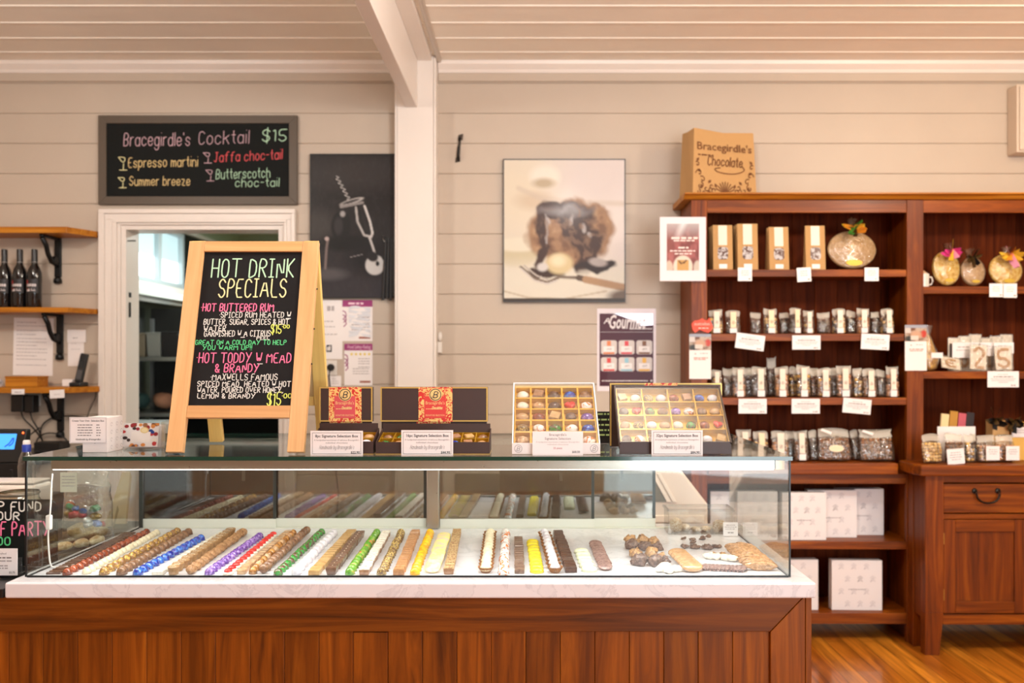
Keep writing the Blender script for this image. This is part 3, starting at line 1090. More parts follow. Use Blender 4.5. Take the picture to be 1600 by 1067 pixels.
def sel_lines(title, price):
    return [('bold', title, .74, .15, INK), ('small', "A handpicked assortment of delicious Bracegirdle's", .60, .085, GREY), ('small', 'individual chocolates', .49, .085, GREY),
            ('script', "Handmade by Bracegirdle's", .27, .15, GREY), ('price', price, .09, .13, INK)]


# ------------------------------------------------------------------ A-frame board on the case
AX, AY = -0.935, 2.596
LEAN = math.atan(0.186 / 0.704)
af = thing('a_frame_sign', 'pine framed chalkboard standing on the glass case listing hot drink specials', 'chalkboard', (AX, AY, ZT))
fl = obj('front_panel', MB().box(-.167, .167, .008, .016, .158, .692), CHALKB, af, (0, 0, 0.001), (-LEAN, 0, 0))
for s in (-1, 1):
    x0, x1 = sorted((s * .219, s * .1662))
    obj('front_stile', MB().box(x0, x1, -.001, .022, 0.008, .728), PINE_V, af, (0, 0, 0.001), (-LEAN, 0, 0), bevel=0.002)
obj('top_rail', MB().box(-.166, .166, -.0005, .0215, .6905, .7275), PINE_H, af, (0, 0, .001), (-LEAN, 0, 0), bevel=0.002)
obj('bottom_rail', MB().box(-.166, .166, -.0005, .0215, .119, .159), PINE_H, af, (0, 0, .001), (-LEAN, 0, 0), bevel=0.002)
RY = 0.372
for s in (-1, 1):
    x0, x1 = sorted((s * .217, s * .170))
    obj('rear_leg', MB().box(x0, x1, -.022, 0, 0.009, .728), PINE_Y, af, (0, RY + .006, .001), (LEAN * .93, 0, 0), bevel=0.002)
obj('rear_rail', MB().box(-.169, .169, -.02, -.002, .145, .178), PINE_Y, af, (0, RY + .006, .001), (LEAN * .93, 0, 0), bevel=0.002)
obj('rear_panel', MB().box(-.169, .169, -.012, -.006, .179, .70), pm('tan_hardboard', (206, 180, 132), 0.7), af, (0, RY + .006, .001), (LEAN * .93, 0, 0))
for z in (.30, .42, .56):
    obj('screw', MB().lathe([(.003, 0), (.003, .003)], 8, M=Matrix.Translation((.221, .012, z)) @ Matrix.Rotation(PI / 2, 4, 'Y')), BLACK, af, (0, 0, .001), (-LEAN, 0, 0))


def bl(px, py):
    k = math.tan(LEAN)
    Y = (AY + k * (EYE - ZT)) / (1 - k * (VY - py) / FPX)
    z = EYE + (VY - py) / FPX * Y
    return (px - VX) / FPX * Y - AX, (z - ZT) / math.cos(LEAN)


def chalk(lines, mapper, y, parent, loc=None, rot=None, wscale=1.0):
    for text, x0, yt, x1, yb, ink, pen in lines:
        ax, az = mapper(x0, yb)
        bx, bz = mapper(x1, yb)
        _, cz = mapper(x0, yt)
        st = write(text, ax, az, width=bx - ax, cap=cz - az, wob=0.18, smooth=1, tilt=0)
        obj('lettering', MB().ribbon(st, pen * wscale, y), ink, parent, loc, rot)


chalk([
    ('HOT DRINK', 329, 404, 457, 432, CH_G, .0056), ('SPECIALS', 340, 435, 445, 463, CH_C, .0054),
    ('*HOT BUTTERED RUM', 313, 474, 426, 485.5, CH_P, .0042), ('*SPICED RUM HEATED W', 342, 487, 453, 495.5, CH_W, .003),
    ('BUTTER, SUGAR, SPICES & HOT', 317, 498, 450, 506.5, CH_W, .003), ('WATER', 317, 508.5, 351, 517, CH_W, .003), ('$15', 422, 506, 438, 520, CH_Y, .0038),
    ('*00', 440, 507, 451, 512, CH_Y, .0032), ('GARNISHED W A CITRUS', 317.5, 516, 421, 525, CH_W, .003), ('PEEL', 400, 524.5, 420, 530, CH_W, .0028),
    ('GREAT ON A COLD DAY TO HELP', 304, 531, 446, 538, CH_E, .0028), ('YOU WARM UP!!', 315, 539, 392, 546, CH_E, .0028),
    ('*HOT TODDY W MEAD', 306, 551, 453, 566, CH_P, .0042), ('& BRANDY', 335, 568, 403, 581, CH_P, .0042),
    ('*MAXWELLS FAMOUS', 328, 584, 432, 593.5, CH_W, .003), ('SPICED MEAD, HEATED W HOT', 307, 595.5, 453, 603.5, CH_W, .003),
    ('WATER, POURED OVER HONEY,', 307, 605, 441, 613, CH_W, .003), ('LEMON & BRANDY', 307, 614.5, 397, 622, CH_W, .003),
    ('$15', 416, 613, 437, 633, CH_Y, .0042), ('*00', 440, 615, 454, 621.5, CH_Y, .0034)], bl, .0070, af, (0, 0, .001), (-LEAN, 0, 0), .88)
st = []
for (a, b, c) in ((446, 453, 497), (375, 381, 526.5), (401, 409, 568), (430, 437, 604.5)):
    st.append([bl(a, c), bl(b, c)])
for q in st:
    obj('lettering', MB().ribbon([q], .0026, .0070), CH_W, af, (0, 0, .001), (-LEAN, 0, 0))

# ------------------------------------------------------------------ chocolates: shapes
def dome(rx, ry, h, nu=12, nv=4, e=1.0, ridge=0.0, nr=8):
    vs, fs = [], []
    for k in range(nv):
        ph = (k / nv) ** 0.9 * PI / 2
        cr, sz = math.cos(ph) ** e, math.sin(ph) ** 0.9
        for i in range(nu):
            a = 2 * PI * i / nu
            q = 1 + ridge * math.cos(nr * a) * (1 - k / nv)
            vs.append((rx * cr * q * math.cos(a), ry * cr * q * math.sin(a), h * sz))
    vs.append((0, 0, h))
    fs.append(tuple(range(nu - 1, -1, -1)))
    for k in range(nv - 1):
        for i in range(nu):
            j = (i + 1) % nu
            fs.append((k * nu + i, k * nu + j, (k + 1) * nu + j, (k + 1) * nu + i))
    t = len(vs) - 1
    fs += [((nv - 1) * nu + i, (nv - 1) * nu + (i + 1) % nu, t) for i in range(nu)]
    return MB().add(vs, fs)


def block(w, d, h, top=None, taper=1.0, lump=0.0):
    mb = MB()
    a, b = w / 2, d / 2
    mb.hexa([(-a * taper, -b * taper, 0), (a * taper, -b * taper, 0), (a * taper, b * taper, 0), (-a * taper, b * taper, 0)], [(-a, -b, h * .82), (a, -b, h * .82), (a, b, h * .82), (-a, b, h * .82)])
    c = .9
    mb.hexa([(-a, -b, h * .821), (a, -b, h * .821), (a, b, h * .821), (-a, b, h * .821)], [(-a * c, -b * c, h), (a * c, -b * c, h), (a * c, b * c, h), (-a * c, b * c, h)], 1 if top else 0)
    return mb


def lump(rx, ry, rz, amp, sc, seed, nu=12, nv=7):
    off = Vector((seed * 3.1, seed * 1.7, seed))
    def fn(p):
        q = p + Vector(mnoise.noise_vector(p * sc + off)) * amp
        q.z = max(q.z, 0.0)
        return q
    return MB().ball((0, 0, rz * .8), rx, ry, rz, nu, nv, fn=fn)


def slab_slice(rx, ry, th, lean, ridge=0.0, nr=10, nu=16):
    """a thin rounded slice leaning back on the one behind"""
    mb = MB()
    M = Matrix.Translation((0, 0, ry * math.sin(lean) + th * .55)) @ Matrix.Rotation(lean, 4, 'X')
    prof = [(.9, -.5), (1, -.2), (1, .2), (.88, .5)]
    vs = []
    for r, z in prof:
        for i in range(nu):
            a = 2 * PI * i / nu
            q = r * (1 + ridge * math.cos(nr * a))
            vs.append((rx * q * math.cos(a), ry * q * math.sin(a), z * th))
    fs = [tuple(range(nu - 1, -1, -1)), tuple(3 * nu + i for i in range(nu))]
    for k in range(3):
        for i in range(nu):
            j = (i + 1) % nu
            fs.append((k * nu + i, k * nu + j, (k + 1) * nu + j, (k + 1) * nu + i))
    return mb.add(vs, fs, 0, M)


def heart(s, h, mi=0):
    mb = MB()
    pts = []
    for i in range(20):
        a = 2 * PI * i / 20
        pts.append((s * .058 * 16 * math.sin(a) ** 3, s * .058 * (13 * math.cos(a) - 5 * math.cos(2 * a) - 2 * math.cos(3 * a) - math.cos(4 * a) + 2)))
    n = 20
    vs = [(x, y, 0) for x, y in pts] + [(x, y, h * .6) for x, y in pts] + [(x * .75, y * .75, h * .95) for x, y in pts] + [(0, 0, h)]
    fs = [tuple(range(n - 1, -1, -1))]
    for k in range(2):
        fs += [(k * n + i, k * n + (i + 1) % n, (k + 1) * n + (i + 1) % n, (k + 1) * n + i) for i in range(n)]
    fs += [(2 * n + i, 2 * n + (i + 1) % n, 3 * n) for i in range(n)]
    return mb.add(vs, fs, mi)


def cup_liner(r0, r1, h, n=36):
    return MB().lathe([(r0, 0.0003), (r1, h), (r1 * .93, h * .97), (r0 * .95, 0.002)], n, cap1=True, wob=lambda i, k: 1 + (0.05 if i % 2 else -0.05) * (1 if k in (1, 2) else .5))


CH = {
    'copper': two_tone('copper_red_chocolate', (112, 44, 24), (172, 82, 50), 70, .4, .62, .22, .5),
    'cream': two_tone('cream_white_chocolate', (240, 230, 200), (226, 206, 162), 90, .58, .68, .35, .2),
    'goldswirl': two_tone('gold_swirl_chocolate', (146, 104, 64), (222, 182, 84), 85, .53, .60, .25, .5, 1.5),
    'ruffle': two_tone('milk_chocolate_ruffled', (112, 78, 54), (150, 110, 78), 120, .4, .6, .35, .3),
    'blue': two_tone('cobalt_blue_chocolate', (10, 38, 150), (52, 120, 216), 80, .45, .6, .15, .7),
    'white': two_tone('white_chocolate', (246, 242, 230), (236, 226, 206), 60, .4, .6, .35, .2),
    'tancup': two_tone('tan_cup_chocolate', (158, 120, 80), (176, 138, 96), 60, .4, .6, .4, .2),
    'rough': two_tone('rough_milk_chocolate', (146, 104, 66), (186, 142, 100), 160, .35, .65, .5, .1, bump=.6),
    'purple': two_tone('purple_swirl_chocolate', (92, 46, 150), (166, 128, 206), 90, .45, .58, .15, .6, 1.2),
    'red': two_tone('red_chocolate', (206, 22, 26), (232, 54, 46), 60, .4, .6, .2, .6),
    'assort': two_tone('gold_brown_chocolate', (150, 94, 40), (206, 150, 84), 60, .4, .6, .18, .6),
    'pinktan': two_tone('pink_tan_chocolate', (186, 144, 106), (216, 180, 140), 60, .4, .6, .3, .3),
    'brownball': two_tone('brown_ball_chocolate', (112, 76, 54), (150, 112, 86), 50, .4, .6, .25, .4),
    'greenswirl': two_tone('green_swirl_chocolate', (96, 66, 54), (34, 150, 54), 85, .47, .53, .2, .5, 1.0),
    'silver': two_tone('silver_white_chocolate', (214, 210, 222), (238, 236, 242), 60, .4, .6, .3, .3),
    'tansquare': two_tone('tan_square_chocolate', (192, 150, 92), (206, 168, 112), 60, .4, .6, .4, .2),
    'dots': two_tone('brown_dotted_chocolate', (108, 78, 62), (126, 94, 76), 60, .4, .6, .35, .3),
    'green': two_tone('lime_green_chocolate', (84, 156, 40), (142, 182, 70), 50, .42, .62, .2, .5, c=(206, 104, 70)),
    'milk': two_tone('milk_chocolate', (158, 116, 84), (176, 134, 102), 60, .4, .6, .35, .3),
    'whitetop': two_tone('white_topping', (240, 234, 222), (206, 176, 142), 120, .55, .7, .5, .1),
    'goldstripe': two_tone('gold_striped_chocolate', (112, 84, 52), (206, 178, 104), 95, .5, .56, .3, .4, 2.0),
    'tanslab': two_tone('tan_slab_chocolate', (180, 126, 82), (204, 152, 106), 90, .4, .6, .4, .2),
    'yellow': two_tone('yellow_orange_chocolate', (240, 196, 20), (242, 158, 20), 50, .42, .62, .2, .5, c=(196, 206, 40)),
    'pale': two_tone('pale_yellow_pink_chocolate', (246, 236, 150), (246, 214, 196), 40, .42, .62, .35, .2),
    'nuts': two_tone('nut_topping', (206, 178, 130), (158, 114, 76), 170, .45, .58, .6, .0, bump=.7),
    'orangewhite': two_tone('orange_white_chocolate', (246, 242, 240), (226, 124, 50), 34, .54, .58, .25, .4, 2.0),
    'waves': two_tone('grey_brown_chocolate', (118, 92, 78), (142, 116, 100), 90, .4, .6, .4, .2),
    'lemon': two_tone('lemon_yellow_chocolate', (246, 228, 60), (240, 218, 44), 60, .4, .6, .3, .3),
    'dark': two_tone('dark_chocolate', (74, 50, 42), (96, 68, 56), 70, .4, .6, .3, .3),
    'thin': two_tone('thin_dark_stick', (86, 54, 38), (118, 82, 62), 70, .4, .6, .35, .3),
    'mint': two_tone('pale_mint_chocolate', (238, 242, 214), (226, 232, 196), 60, .4, .6, .35, .2),
    'caramel': two_tone('caramel_chocolate', (190, 146, 98), (206, 164, 118), 60, .4, .6, .25, .4),
    'mauve': two_tone('mauve_brown_chocolate', (122, 96, 92), (150, 124, 118), 110, .4, .6, .35, .2),
    'lumpy': two_tone('lumpy_caramel_chocolate', (170, 124, 78), (206, 160, 112), 120, .38, .62, .35, .25, bump=.5),
    'clusterd': two_tone('dark_cluster_chocolate', (84, 62, 54), (130, 104, 90), 150, .4, .6, .35, .3, bump=.6),
    'clustert': two_tone('tan_cluster_chocolate', (196, 154, 104), (150, 110, 76), 120, .5, .62, .4, .2, bump=.6),
}
LINER = pm('brown_paper_cup', (150, 104, 66), 0.7)


def choc(name, mb, mats, loc, rz, smooth=True):
    return obj(name, mb, mats, None, loc, (0, 0, rz), smooth=smooth)


def row(name, cat, desc, group, make, f, b, n, smooth=True, where='', extra=None, jit=0.0015):
    """a straight row of n pieces on the slab from the front base point f to the back base point b (pixels)"""
    zb = EYE - ZD - 0.0
    def ground(px, py):
        Y = FPX * zb / (py - VY)
        return Vector(((px - VX) / FPX * Y, Y, ZD + 0.0008))
    A, B = ground(*f), ground(*b)
    B.y = min(B.y, CY1 - .055)
    d = B - A
    ang = math.atan2(-d.x, d.y)
    pitch = d.length / (n - 1)
    protos = None
    for i in range(n):
        p = A + d * (i / (n - 1))
        if protos is None:
            protos = make(pitch)
        k = i % len(protos)
        if not isinstance(protos[k], bpy.types.Object):
            mb, mats = protos[k]
            o = choc(name, mb, mats, p, ang, smooth)
            if extra:
                extra(o, pitch)
            protos[k] = o
        else:
            o = copy_tree(protos[k])
        o.location = p + Vector((random.uniform(-jit, jit), random.uniform(-jit, jit) * .4, 0))
        o.rotation_euler = (0, 0, ang + random.uniform(-.05, .05))
        tag(o, '%s, %s from the front glass' % (desc, ORD[i]), cat, group)


def P1(mb, *mats):
    return [(mb, list(mats))]


R = []
row('chocolate_stick', 'chocolate', 'thin dark chocolate stick in the row by the end pane', 'thin chocolate sticks', lambda p: P1(MB().box(-.021, .021, -p * .26, p * .26, 0, .006), CH['thin']), (84, 897), (203, 834), 30, False)
row('bonbon', 'chocolate', 'copper red domed bonbon in its row', 'copper red bonbons', lambda p: P1(dome(.0155, p * .46, .021), CH['copper']), (106, 897.5), (229, 834.5), 18)
row('bonbon', 'chocolate', 'cream white round bonbon in its row', 'cream white bonbons', lambda p: P1(dome(.014, p * .46, .019), CH['cream']), (136, 896), (245, 835), 20)
row('bonbon', 'chocolate', 'gold swirled domed bonbon in its row', 'gold swirled bonbons', lambda p: P1(dome(.0165, p * .455, .024), CH['goldswirl']), (163, 897), (277, 834), 16)
row('bonbon', 'chocolate', 'ruffled milk brown bonbon in its row', 'ruffled milk bonbons', lambda p: P1(dome(.0165, p * .455, .024, 16, 4, .8, .07, 8), CH['ruffle']), (191, 897), (294, 835), 16)
row('bonbon', 'chocolate', 'glossy cobalt blue bonbon in its row', 'cobalt blue bonbons', lambda p: P1(dome(.0165, p * .46, .022), CH['blue']), (215, 898), (314, 844), 14)
row('praline', 'chocolate', 'flat white chocolate square beside the blue bonbons', 'flat white squares', lambda p: P1(block(.034, p * .8, .012), CH['white']), (248, 897), (349, 836), 16, False)


def dots(o, p, n=4, w=.024, z=.026, col='white'):
    mb = MB()
    for i in range(n):
        mb.ball((random.uniform(-w, w) * .38, random.uniform(-.4, .4) * p * .7, z), .0022, .0022, .0012, 6, 3)
    obj('topping', mb, CH[col], o)


row('praline', 'chocolate', 'tan cup praline with white specks in its row', 'tan cup pralines', lambda p: P1(MB().lathe([(.0135, 0), (.0185, .024), (.0165, .026)], 16, wob=None, M=Matrix.Diagonal((1, p * .49 / .0185, 1, 1))), CH['tancup']), (271, 897), (361, 836), 15, False, extra=lambda o, p: dots(o, p))
row('truffle', 'chocolate', 'rough knobbly milk truffle in its row', 'rough milk truffles', lambda p: [(lump(.0175, p * .455, .0145, .005, 110, s), [CH['rough']]) for s in (1, 2, 3)], (299, 896), (380, 836), 15)
row('bonbon', 'chocolate', 'glossy purple swirled bonbon in its row', 'purple swirled bonbons', lambda p: P1(dome(.0165, p * .455, .02), CH['purple']), (327, 897), (406, 840), 17)
row('bonbon', 'chocolate', 'white bonbon with red top in its row', 'red topped bonbons', lambda p: P1(dome(.0175, p * .45, .012), CH['white']), (357, 897), (427, 838), 15,
    extra=lambda o, p: obj('red_topping', MB().add(*(lambda h: ([(v.x * .86, v.y * .8, v.z + .0085) for v in h.v], h.f))(dome(.0155, p * .455, .0095))), CH['red'], o, smooth=True))
row('praline', 'chocolate', 'flat pink tan praline beside the gold brown bonbons', 'flat pink tan pralines', lambda p: P1(block(.024, p * .82, .014), CH['pinktan']), (378, 896), (449, 835), 17, False)
row('bonbon', 'chocolate', 'glossy gold brown bonbon in its row', 'gold brown bonbons', lambda p: [(dome(.0135, p * .455, .022), [CH['assort']]), (dome(.0135, p * .455, .022), [CH['assort']]), (dome(.0135, p * .455, .022), [CH['pinktan']])], (395, 896), (458, 836), 17)
row('bonbon', 'chocolate', 'round brown ball bonbon in its row', 'round brown bonbons', lambda p: P1(MB().ball((0, 0, .0157), .0155, p * .455, .0155, 14, 8), CH['brownball']), (413, 896), (479, 835), 17)
row('bonbon', 'chocolate', 'green and brown swirled bonbon in its row', 'green brown bonbons', lambda p: P1(dome(.0155, p * .455, .02), CH['greenswirl']), (435, 898), (502, 834), 18)
row('praline', 'chocolate', 'silvery white peaked praline in its row', 'silvery white pralines', lambda p: [(dome(.0165, p * .49, .023, 12, 4, .55), [CH['silver']])], (463, 897), (521, 836), 13)
row('praline', 'chocolate', 'flat tan square praline in its row', 'flat tan squares', lambda p: P1(block(.036, p * .84, .015), CH['tansquare']), (492, 897), (549, 834), 19, False)
row('praline', 'chocolate', 'brown tapered praline with white dot in its row', 'white dotted pralines', lambda p: P1(block(.034, p * .82, .024, taper=.74), CH['dots']), (519, 897), (562, 840), 17, False, extra=lambda o, p: dots(o, p, 1, .008))
row('bonbon', 'chocolate', 'lime green domed bonbon in its row', 'lime green bonbons', lambda p: P1(dome(.0165, p * .455, .022), CH['green']), (547, 897), (589, 835), 17)
row('praline', 'chocolate', 'milk square with white topping in its row', 'white topped squares', lambda p: P1(block(.032, p * .8, .02, top=True, taper=.88), CH['milk'], CH['whitetop']), (570, 897), (603, 838), 16, False)
row('bonbon', 'chocolate', 'brown bonbon with gold stripes in its row', 'gold striped bonbons', lambda p: P1(dome(.0165, p * .455, .022), CH['goldstripe']), (597, 897), (627, 835), 18)
row('praline', 'chocolate', 'tan slab praline beside the yellow bonbons', 'tan slab pralines', lambda p: P1(block(.034, p * .84, .019), CH['tanslab']), (624, 897), (649, 836), 19, False)
row('bonbon', 'chocolate', 'glossy yellow orange bonbon in its row', 'yellow orange bonbons', lambda p: P1(dome(.0172, p * .455, .022), CH['yellow']), (648, 897), (672, 835), 16)
row('chocolate_slice', 'chocolate', 'pale yellow pink round slice leaning in its row', 'pale yellow slices', lambda p: P1(slab_slice(.0255, .021, .006, .42), CH['pale']), (676, 894), (694, 842), 17)
row('praline', 'chocolate', 'milk square topped with chopped nuts in its row', 'nut topped squares', lambda p: P1(block(.033, p * .82, .022, top=True, taper=.86), CH['milk'], CH['nuts']), (702, 896), (714, 836), 17, False)


def liner(o, p):
    obj('paper_cup', cup_liner(.014, .025, .019, 40), LINER, o, (0, 0, -.001))


def in_cup(rx, ry, h, z0=.007):
    m = dome(rx, ry, h)
    return MB().add([v + Vector((0, 0, z0)) for v in m.v], m.f)


row('cup_chocolate', 'chocolate', 'cream domed chocolate in scalloped brown paper cup', 'cream domes in paper cups', lambda p: P1(in_cup(.0195, .021, .023), CH['cream']), (759, 894), (766, 838), 13, extra=liner)
row('bonbon', 'chocolate', 'long white bonbon splashed with orange', 'orange splashed bonbons', lambda p: P1(dome(.0195, p * .54, .026), CH['orangewhite']), (787, 895), (790, 836), 8)
row('chocolate_slice', 'chocolate', 'flat grey brown slice in its row', 'grey brown slices', lambda p: P1(block(.031, p * .84, .014, taper=.98), CH['waves']), (812, 895), (810.5, 845), 15, False)
row('chocolate_slice', 'chocolate', 'lemon yellow rounded slice in its row', 'lemon yellow slices', lambda p: P1(dome(.023, p * .48, .015, 14, 4, .5), CH['lemon']), (839, 894), (832, 849), 10)
row('cup_chocolate', 'chocolate', 'white ball chocolate in flared brown paper cup', 'white balls in paper cups', lambda p: P1(in_cup(.018, .019, .025), CH['silver']), (867, 894), (851, 839), 11, extra=liner)
row('praline', 'chocolate', 'dark brown bar praline with pale edge', 'dark bar pralines', lambda p: P1(block(.037, p * .78, .02), CH['dark']), (892, 894), (872, 837), 21, False)
row('chocolate_slice', 'chocolate', 'pale mint white rounded slab', 'pale mint slabs', lambda p: P1(dome(.0265, p * .49, .015, 16, 4, .4), CH['mint']), (920, 892), (908, 864), 6)
row('chocolate_slice', 'chocolate', 'mauve brown scalloped disc leaning in its row', 'mauve scalloped discs', lambda p: P1(slab_slice(.0235, .02, .006, .4, .03, 12, 36), CH['mauve']), (946, 890), (930, 854), 11)


def gpt(px, py):
    Y = FPX * (EYE - ZD) / (py - VY)
    return Vector(((px - VX) / FPX * Y, Y, ZD + 0.0008))


# clusters and slices at the far end of the case
K = 0
for i, (px, py, m, s) in enumerate(((984, 849, 'clustert', .024), (1004, 849, 'clustert', .025), (1022, 851, 'clustert', .022), (986, 858, 'clusterd', .026), (1008, 860, 'clusterd', .025), (1026, 860, 'clusterd', .02),
                                    (993, 871, 'clustert', .024), (1019, 871, 'clustert', .026), (1034, 875, 'clustert', .018), (999, 883, 'clusterd', .029), (1024, 884, 'clusterd', .028), (1040, 882, 'clusterd', .019))):
    col = {'clustert': 'tan', 'clusterd': 'dark'}[m]
    o = choc('chocolate_cluster', lump(s, s * .8, s * .72, .011, 75, i, 16, 9), [CH[m]], gpt(px, py) + Vector((0, 0, 0)), i * .7)
    tag(o, '%s knobbly chocolate cluster, %s along the heap behind the white drops' % (col, ORD[i]), 'chocolate', 'knobbly clusters')
for i in range(6):
    t = i / 5
    p = gpt(1082 - 23 * t, 893 - 22 * t)
    o = choc('chocolate_slice', slab_slice(.034, .022, .013, .38), [CH['caramel']], p, .12)
    tag(o, 'smooth caramel oval leaning beside the mauve twists, %s from the front glass' % ORD[i], 'chocolate', 'caramel ovals')
for i, (px, py, s) in enumerate(((1068, 843, .012), (1082, 845, .015), (1098, 843, .016), (1106, 839, .012), (1070, 856, .02), (1086, 857, .021), (1105, 858, .022), (1120, 856, .018), (1082, 849, .012), (1116, 868, .014), (1130, 867, .014))):
    m = 'clusterd' if i < 9 else 'clustert'
    o = choc('chocolate_drop', lump(s, s * .75, s * .36, .008, 110, i + 30, 14, 7), [CH[m]], gpt(px, py), i * .5)
    tag(o, 'small flat %s chocolate drop, %s in the scatter by the clear tub' % ('dark' if i < 9 else 'tan', ORD[i]), 'chocolate', 'flat dark drops')


def twist(L, r, seed):
    mb = MB()
    n, k = 14, 12
    vs = []
    for j in range(n):
        t = j / (n - 1)
        rr = r * (math.sin(PI * (0.08 + .84 * t)) ** .5)
        for i in range(k):
            a = 2 * PI * i / k + t * 2.5
            q = 1 + .16 * math.cos(3 * (2 * PI * i / k))
            vs.append(((t - .5) * L, rr * q * math.cos(a), rr * .8 + rr * .8 * q * math.sin(a)))
    fs = [(j * k + i, j * k + (i + 1) % k, (j + 1) * k + (i + 1) % k, (j + 1) * k + i) for j in range(n - 1) for i in range(k)]
    fs += [tuple(range(k)), tuple((n - 1) * k + i for i in range(k))]
    return mb.add(vs, fs)


for i in range(11):
    o = choc('chocolate_twist', twist(.052, .0095, i), [CH['mauve']], gpt(1101 + i * 6.1, 889 + .3 * i), 1.05)
    tag(o, 'mauve brown twisted chocolate, %s along the row from the caramel ovals' % ORD[i], 'chocolate', 'mauve twists')
for i, (px, py) in enumerate(((1108, 873), (1120, 874), (1132, 875), (1144, 877), (1032, 893), (1044, 895), (1056, 893), (1040, 888))):
    o = choc('chocolate_drop', lump(.021, .017, .011, .006, 100, i + 60, 14, 7), [CH['white']], gpt(px, py), i)
    tag(o, ('white chocolate drop behind the mauve twists, %s from the ovals' if i < 4 else 'white chocolate drop in front of the knobbly clusters, %s of the heap') % ORD[i % 4], 'chocolate', 'white drops')
for i in range(9):
    t = i / 8
    p = gpt(1189 - 33 * t, 891 - 31 * t)
    mb = lump(.054, .0125, .016, .007, 80, i + 80, 22, 8)
    o = choc('chocolate_bar', mb, [CH['lumpy']], p, -.06)
    tag(o, 'long lumpy caramel bar by the end pane, %s from the front glass' % ORD[i], 'chocolate', 'lumpy caramel bars')

# clear tub with nut covered pieces
tub = thing('plastic_tub', 'clear plastic tub of nut pieces at the open end of the case', 'tub', Vector((gx(1093, 3.2), 3.232, ZD + .0008)))
w, d, h = .125, .053, .098
TUBM = glassy('clear_tub_plastic', (.95, .95, .94), 0.7, .04, haze=.012)
mb = MB()
for (b0, b1, c0, c1) in ((-w, w, -d, -d + .003), (-w, w, d - .003, d), (-w, -w + .003, -d + .0031, d - .0031), (w - .003, w, -d + .0031, d - .0031)):
    mb.box(b0, b1, c0, c1, .003, h)
obj('tub_wall', mb, TUBM, tub)
obj('tub_base', MB().box(-w, w, -d, d, 0, .0029), TUBM, tub)
rim = MB()
for (b0, b1, c0, c1) in ((-w - .006, w + .006, -d - .006, -d), (-w - .006, w + .006, d, d + .006), (-w - .006, -w, -d, d), (w, w + .006, -d, d)):
    rim.box(b0, b1, c0, c1, h - .008, h)
obj('rim', rim, TUBM, tub)
NUTW = two_tone('nut_nonpareil', (232, 220, 200), (176, 140, 100), 260, .45, .6, .6, 0, bump=.5)
for i, (x, y, rx, ry, rz) in enumerate(((-.088, -.01, .026, .028, .030), (-.045, .015, .018, .026, .014), (-.008, -.005, .017, .03, .010), (.03, .0, .018, .028, .009), (.066, -.028, .014, .012, .028), (.095, .01, .018, .03, .022))):
    o = obj('nut_chocolate', lump(rx, ry, rz, .006, 90, i + 130), NUTW, None, tub.location + Vector((x, y, .0032)), smooth=True)
    tag(o, 'nut covered chocolate piece in the clear tub, %s from its sliding door end' % ORD[i], 'chocolate', 'nut pieces in the tub')
price_card('small white price card standing against the clear tub', 1130, 816, 1153, 837.5, FPX * (EYE - ZD) / (837.5 - VY) - .012, [('dash', '.6', .8, .05, LGREY), ('dash', '.8', .66, .05, LGREY), ('dash', '.7', .52, .05, LGREY), ('dash', '.4', .25, .06, GREY)], border=False)

# ------------------------------------------------------------------ boxes on the glass top
BAND = two_tone('red_gold_floral_band', (236, 196, 120), (206, 44, 40), 70, .5, .53, .45, 0, 2.2, rnd=True)
REDL = pm('red_label', (214, 62, 58), 0.45)
PINKL = pm('pinkish_red_label', (214, 84, 92), 0.35, coat=.5)
FILM = glassy('box_film', (.98, .98, .97), .45, .08)


def emblem(mb, x, z, s, y):
    """small round monogram of the shop: ring and a curly letter"""
    mb.ribbon([[(x + s * math.cos(a), z + s * math.sin(a)) for a in (2 * PI * k / 20 for k in range(21))]], s * .14, y)
    mb.ribbon(write('B', x, z - s * .55, width=s * .7, cap=s * 1.1, align='c', slant=.12), s * .16, y)
    mb.ribbon([[(x - s * .55, z - s * .25), (x - s * .7, z - s * .6), (x - s * .2, z - s * .5)]], s * .1, y)


def band_print(parent, x0, x1, z0, z1, y, red):
    """floral band with red square, monogram and shop name on the lid"""
    w, h = x1 - x0, z1 - z0
    b = obj('label_band', MB().box(x0, x1, y - .001, y, z0, z1), BAND, parent)
    obj('red_square', MB().box(x0 + w * .17, x1 - w * .19, y - .0015, y - .0011, z0 + h * .1, z0 + h * .74), red, b)
    cx = x0 + w * .5
    disc = MB().lathe([(h * .19, 0), (h * .19, .0004)], 24, M=Matrix.Translation((cx, y - .0016, z0 + h * .78)) @ Matrix.Rotation(PI / 2, 4, 'X'))
    obj('medallion', disc, pm('pale_gold_print', (238, 202, 132), .45), b)
    m = MB()
    emblem(m, cx, z0 + h * .78, h * .16, y - .0023)
    obj('monogram', m, INK, b)
    m = MB()
    put_type(m, "Bracegirdle's", cx - w * .01, z0 + h * .5, h * .13, y - .0019, width=w * .56)
    m.ribbon(write('Chocolates', cx + w * .05, z0 + h * .36, width=w * .3, cap=h * .08, slant=.3, align='c'), h * .014, y - .0019)
    m.ribbon(scribble(cx - w * .28, cx - w * .1, z0 + h * .37, h * .016, 5), h * .02, y - .0019, caps=False)
    put_type(m, 'SIGNATURE SELECTION', cx - w * .01, z0 + h * .16, h * .07, y - .0019, width=w * .56)
    obj('lettering', m, pm('gold_lettering', (240, 206, 140), .4), b)


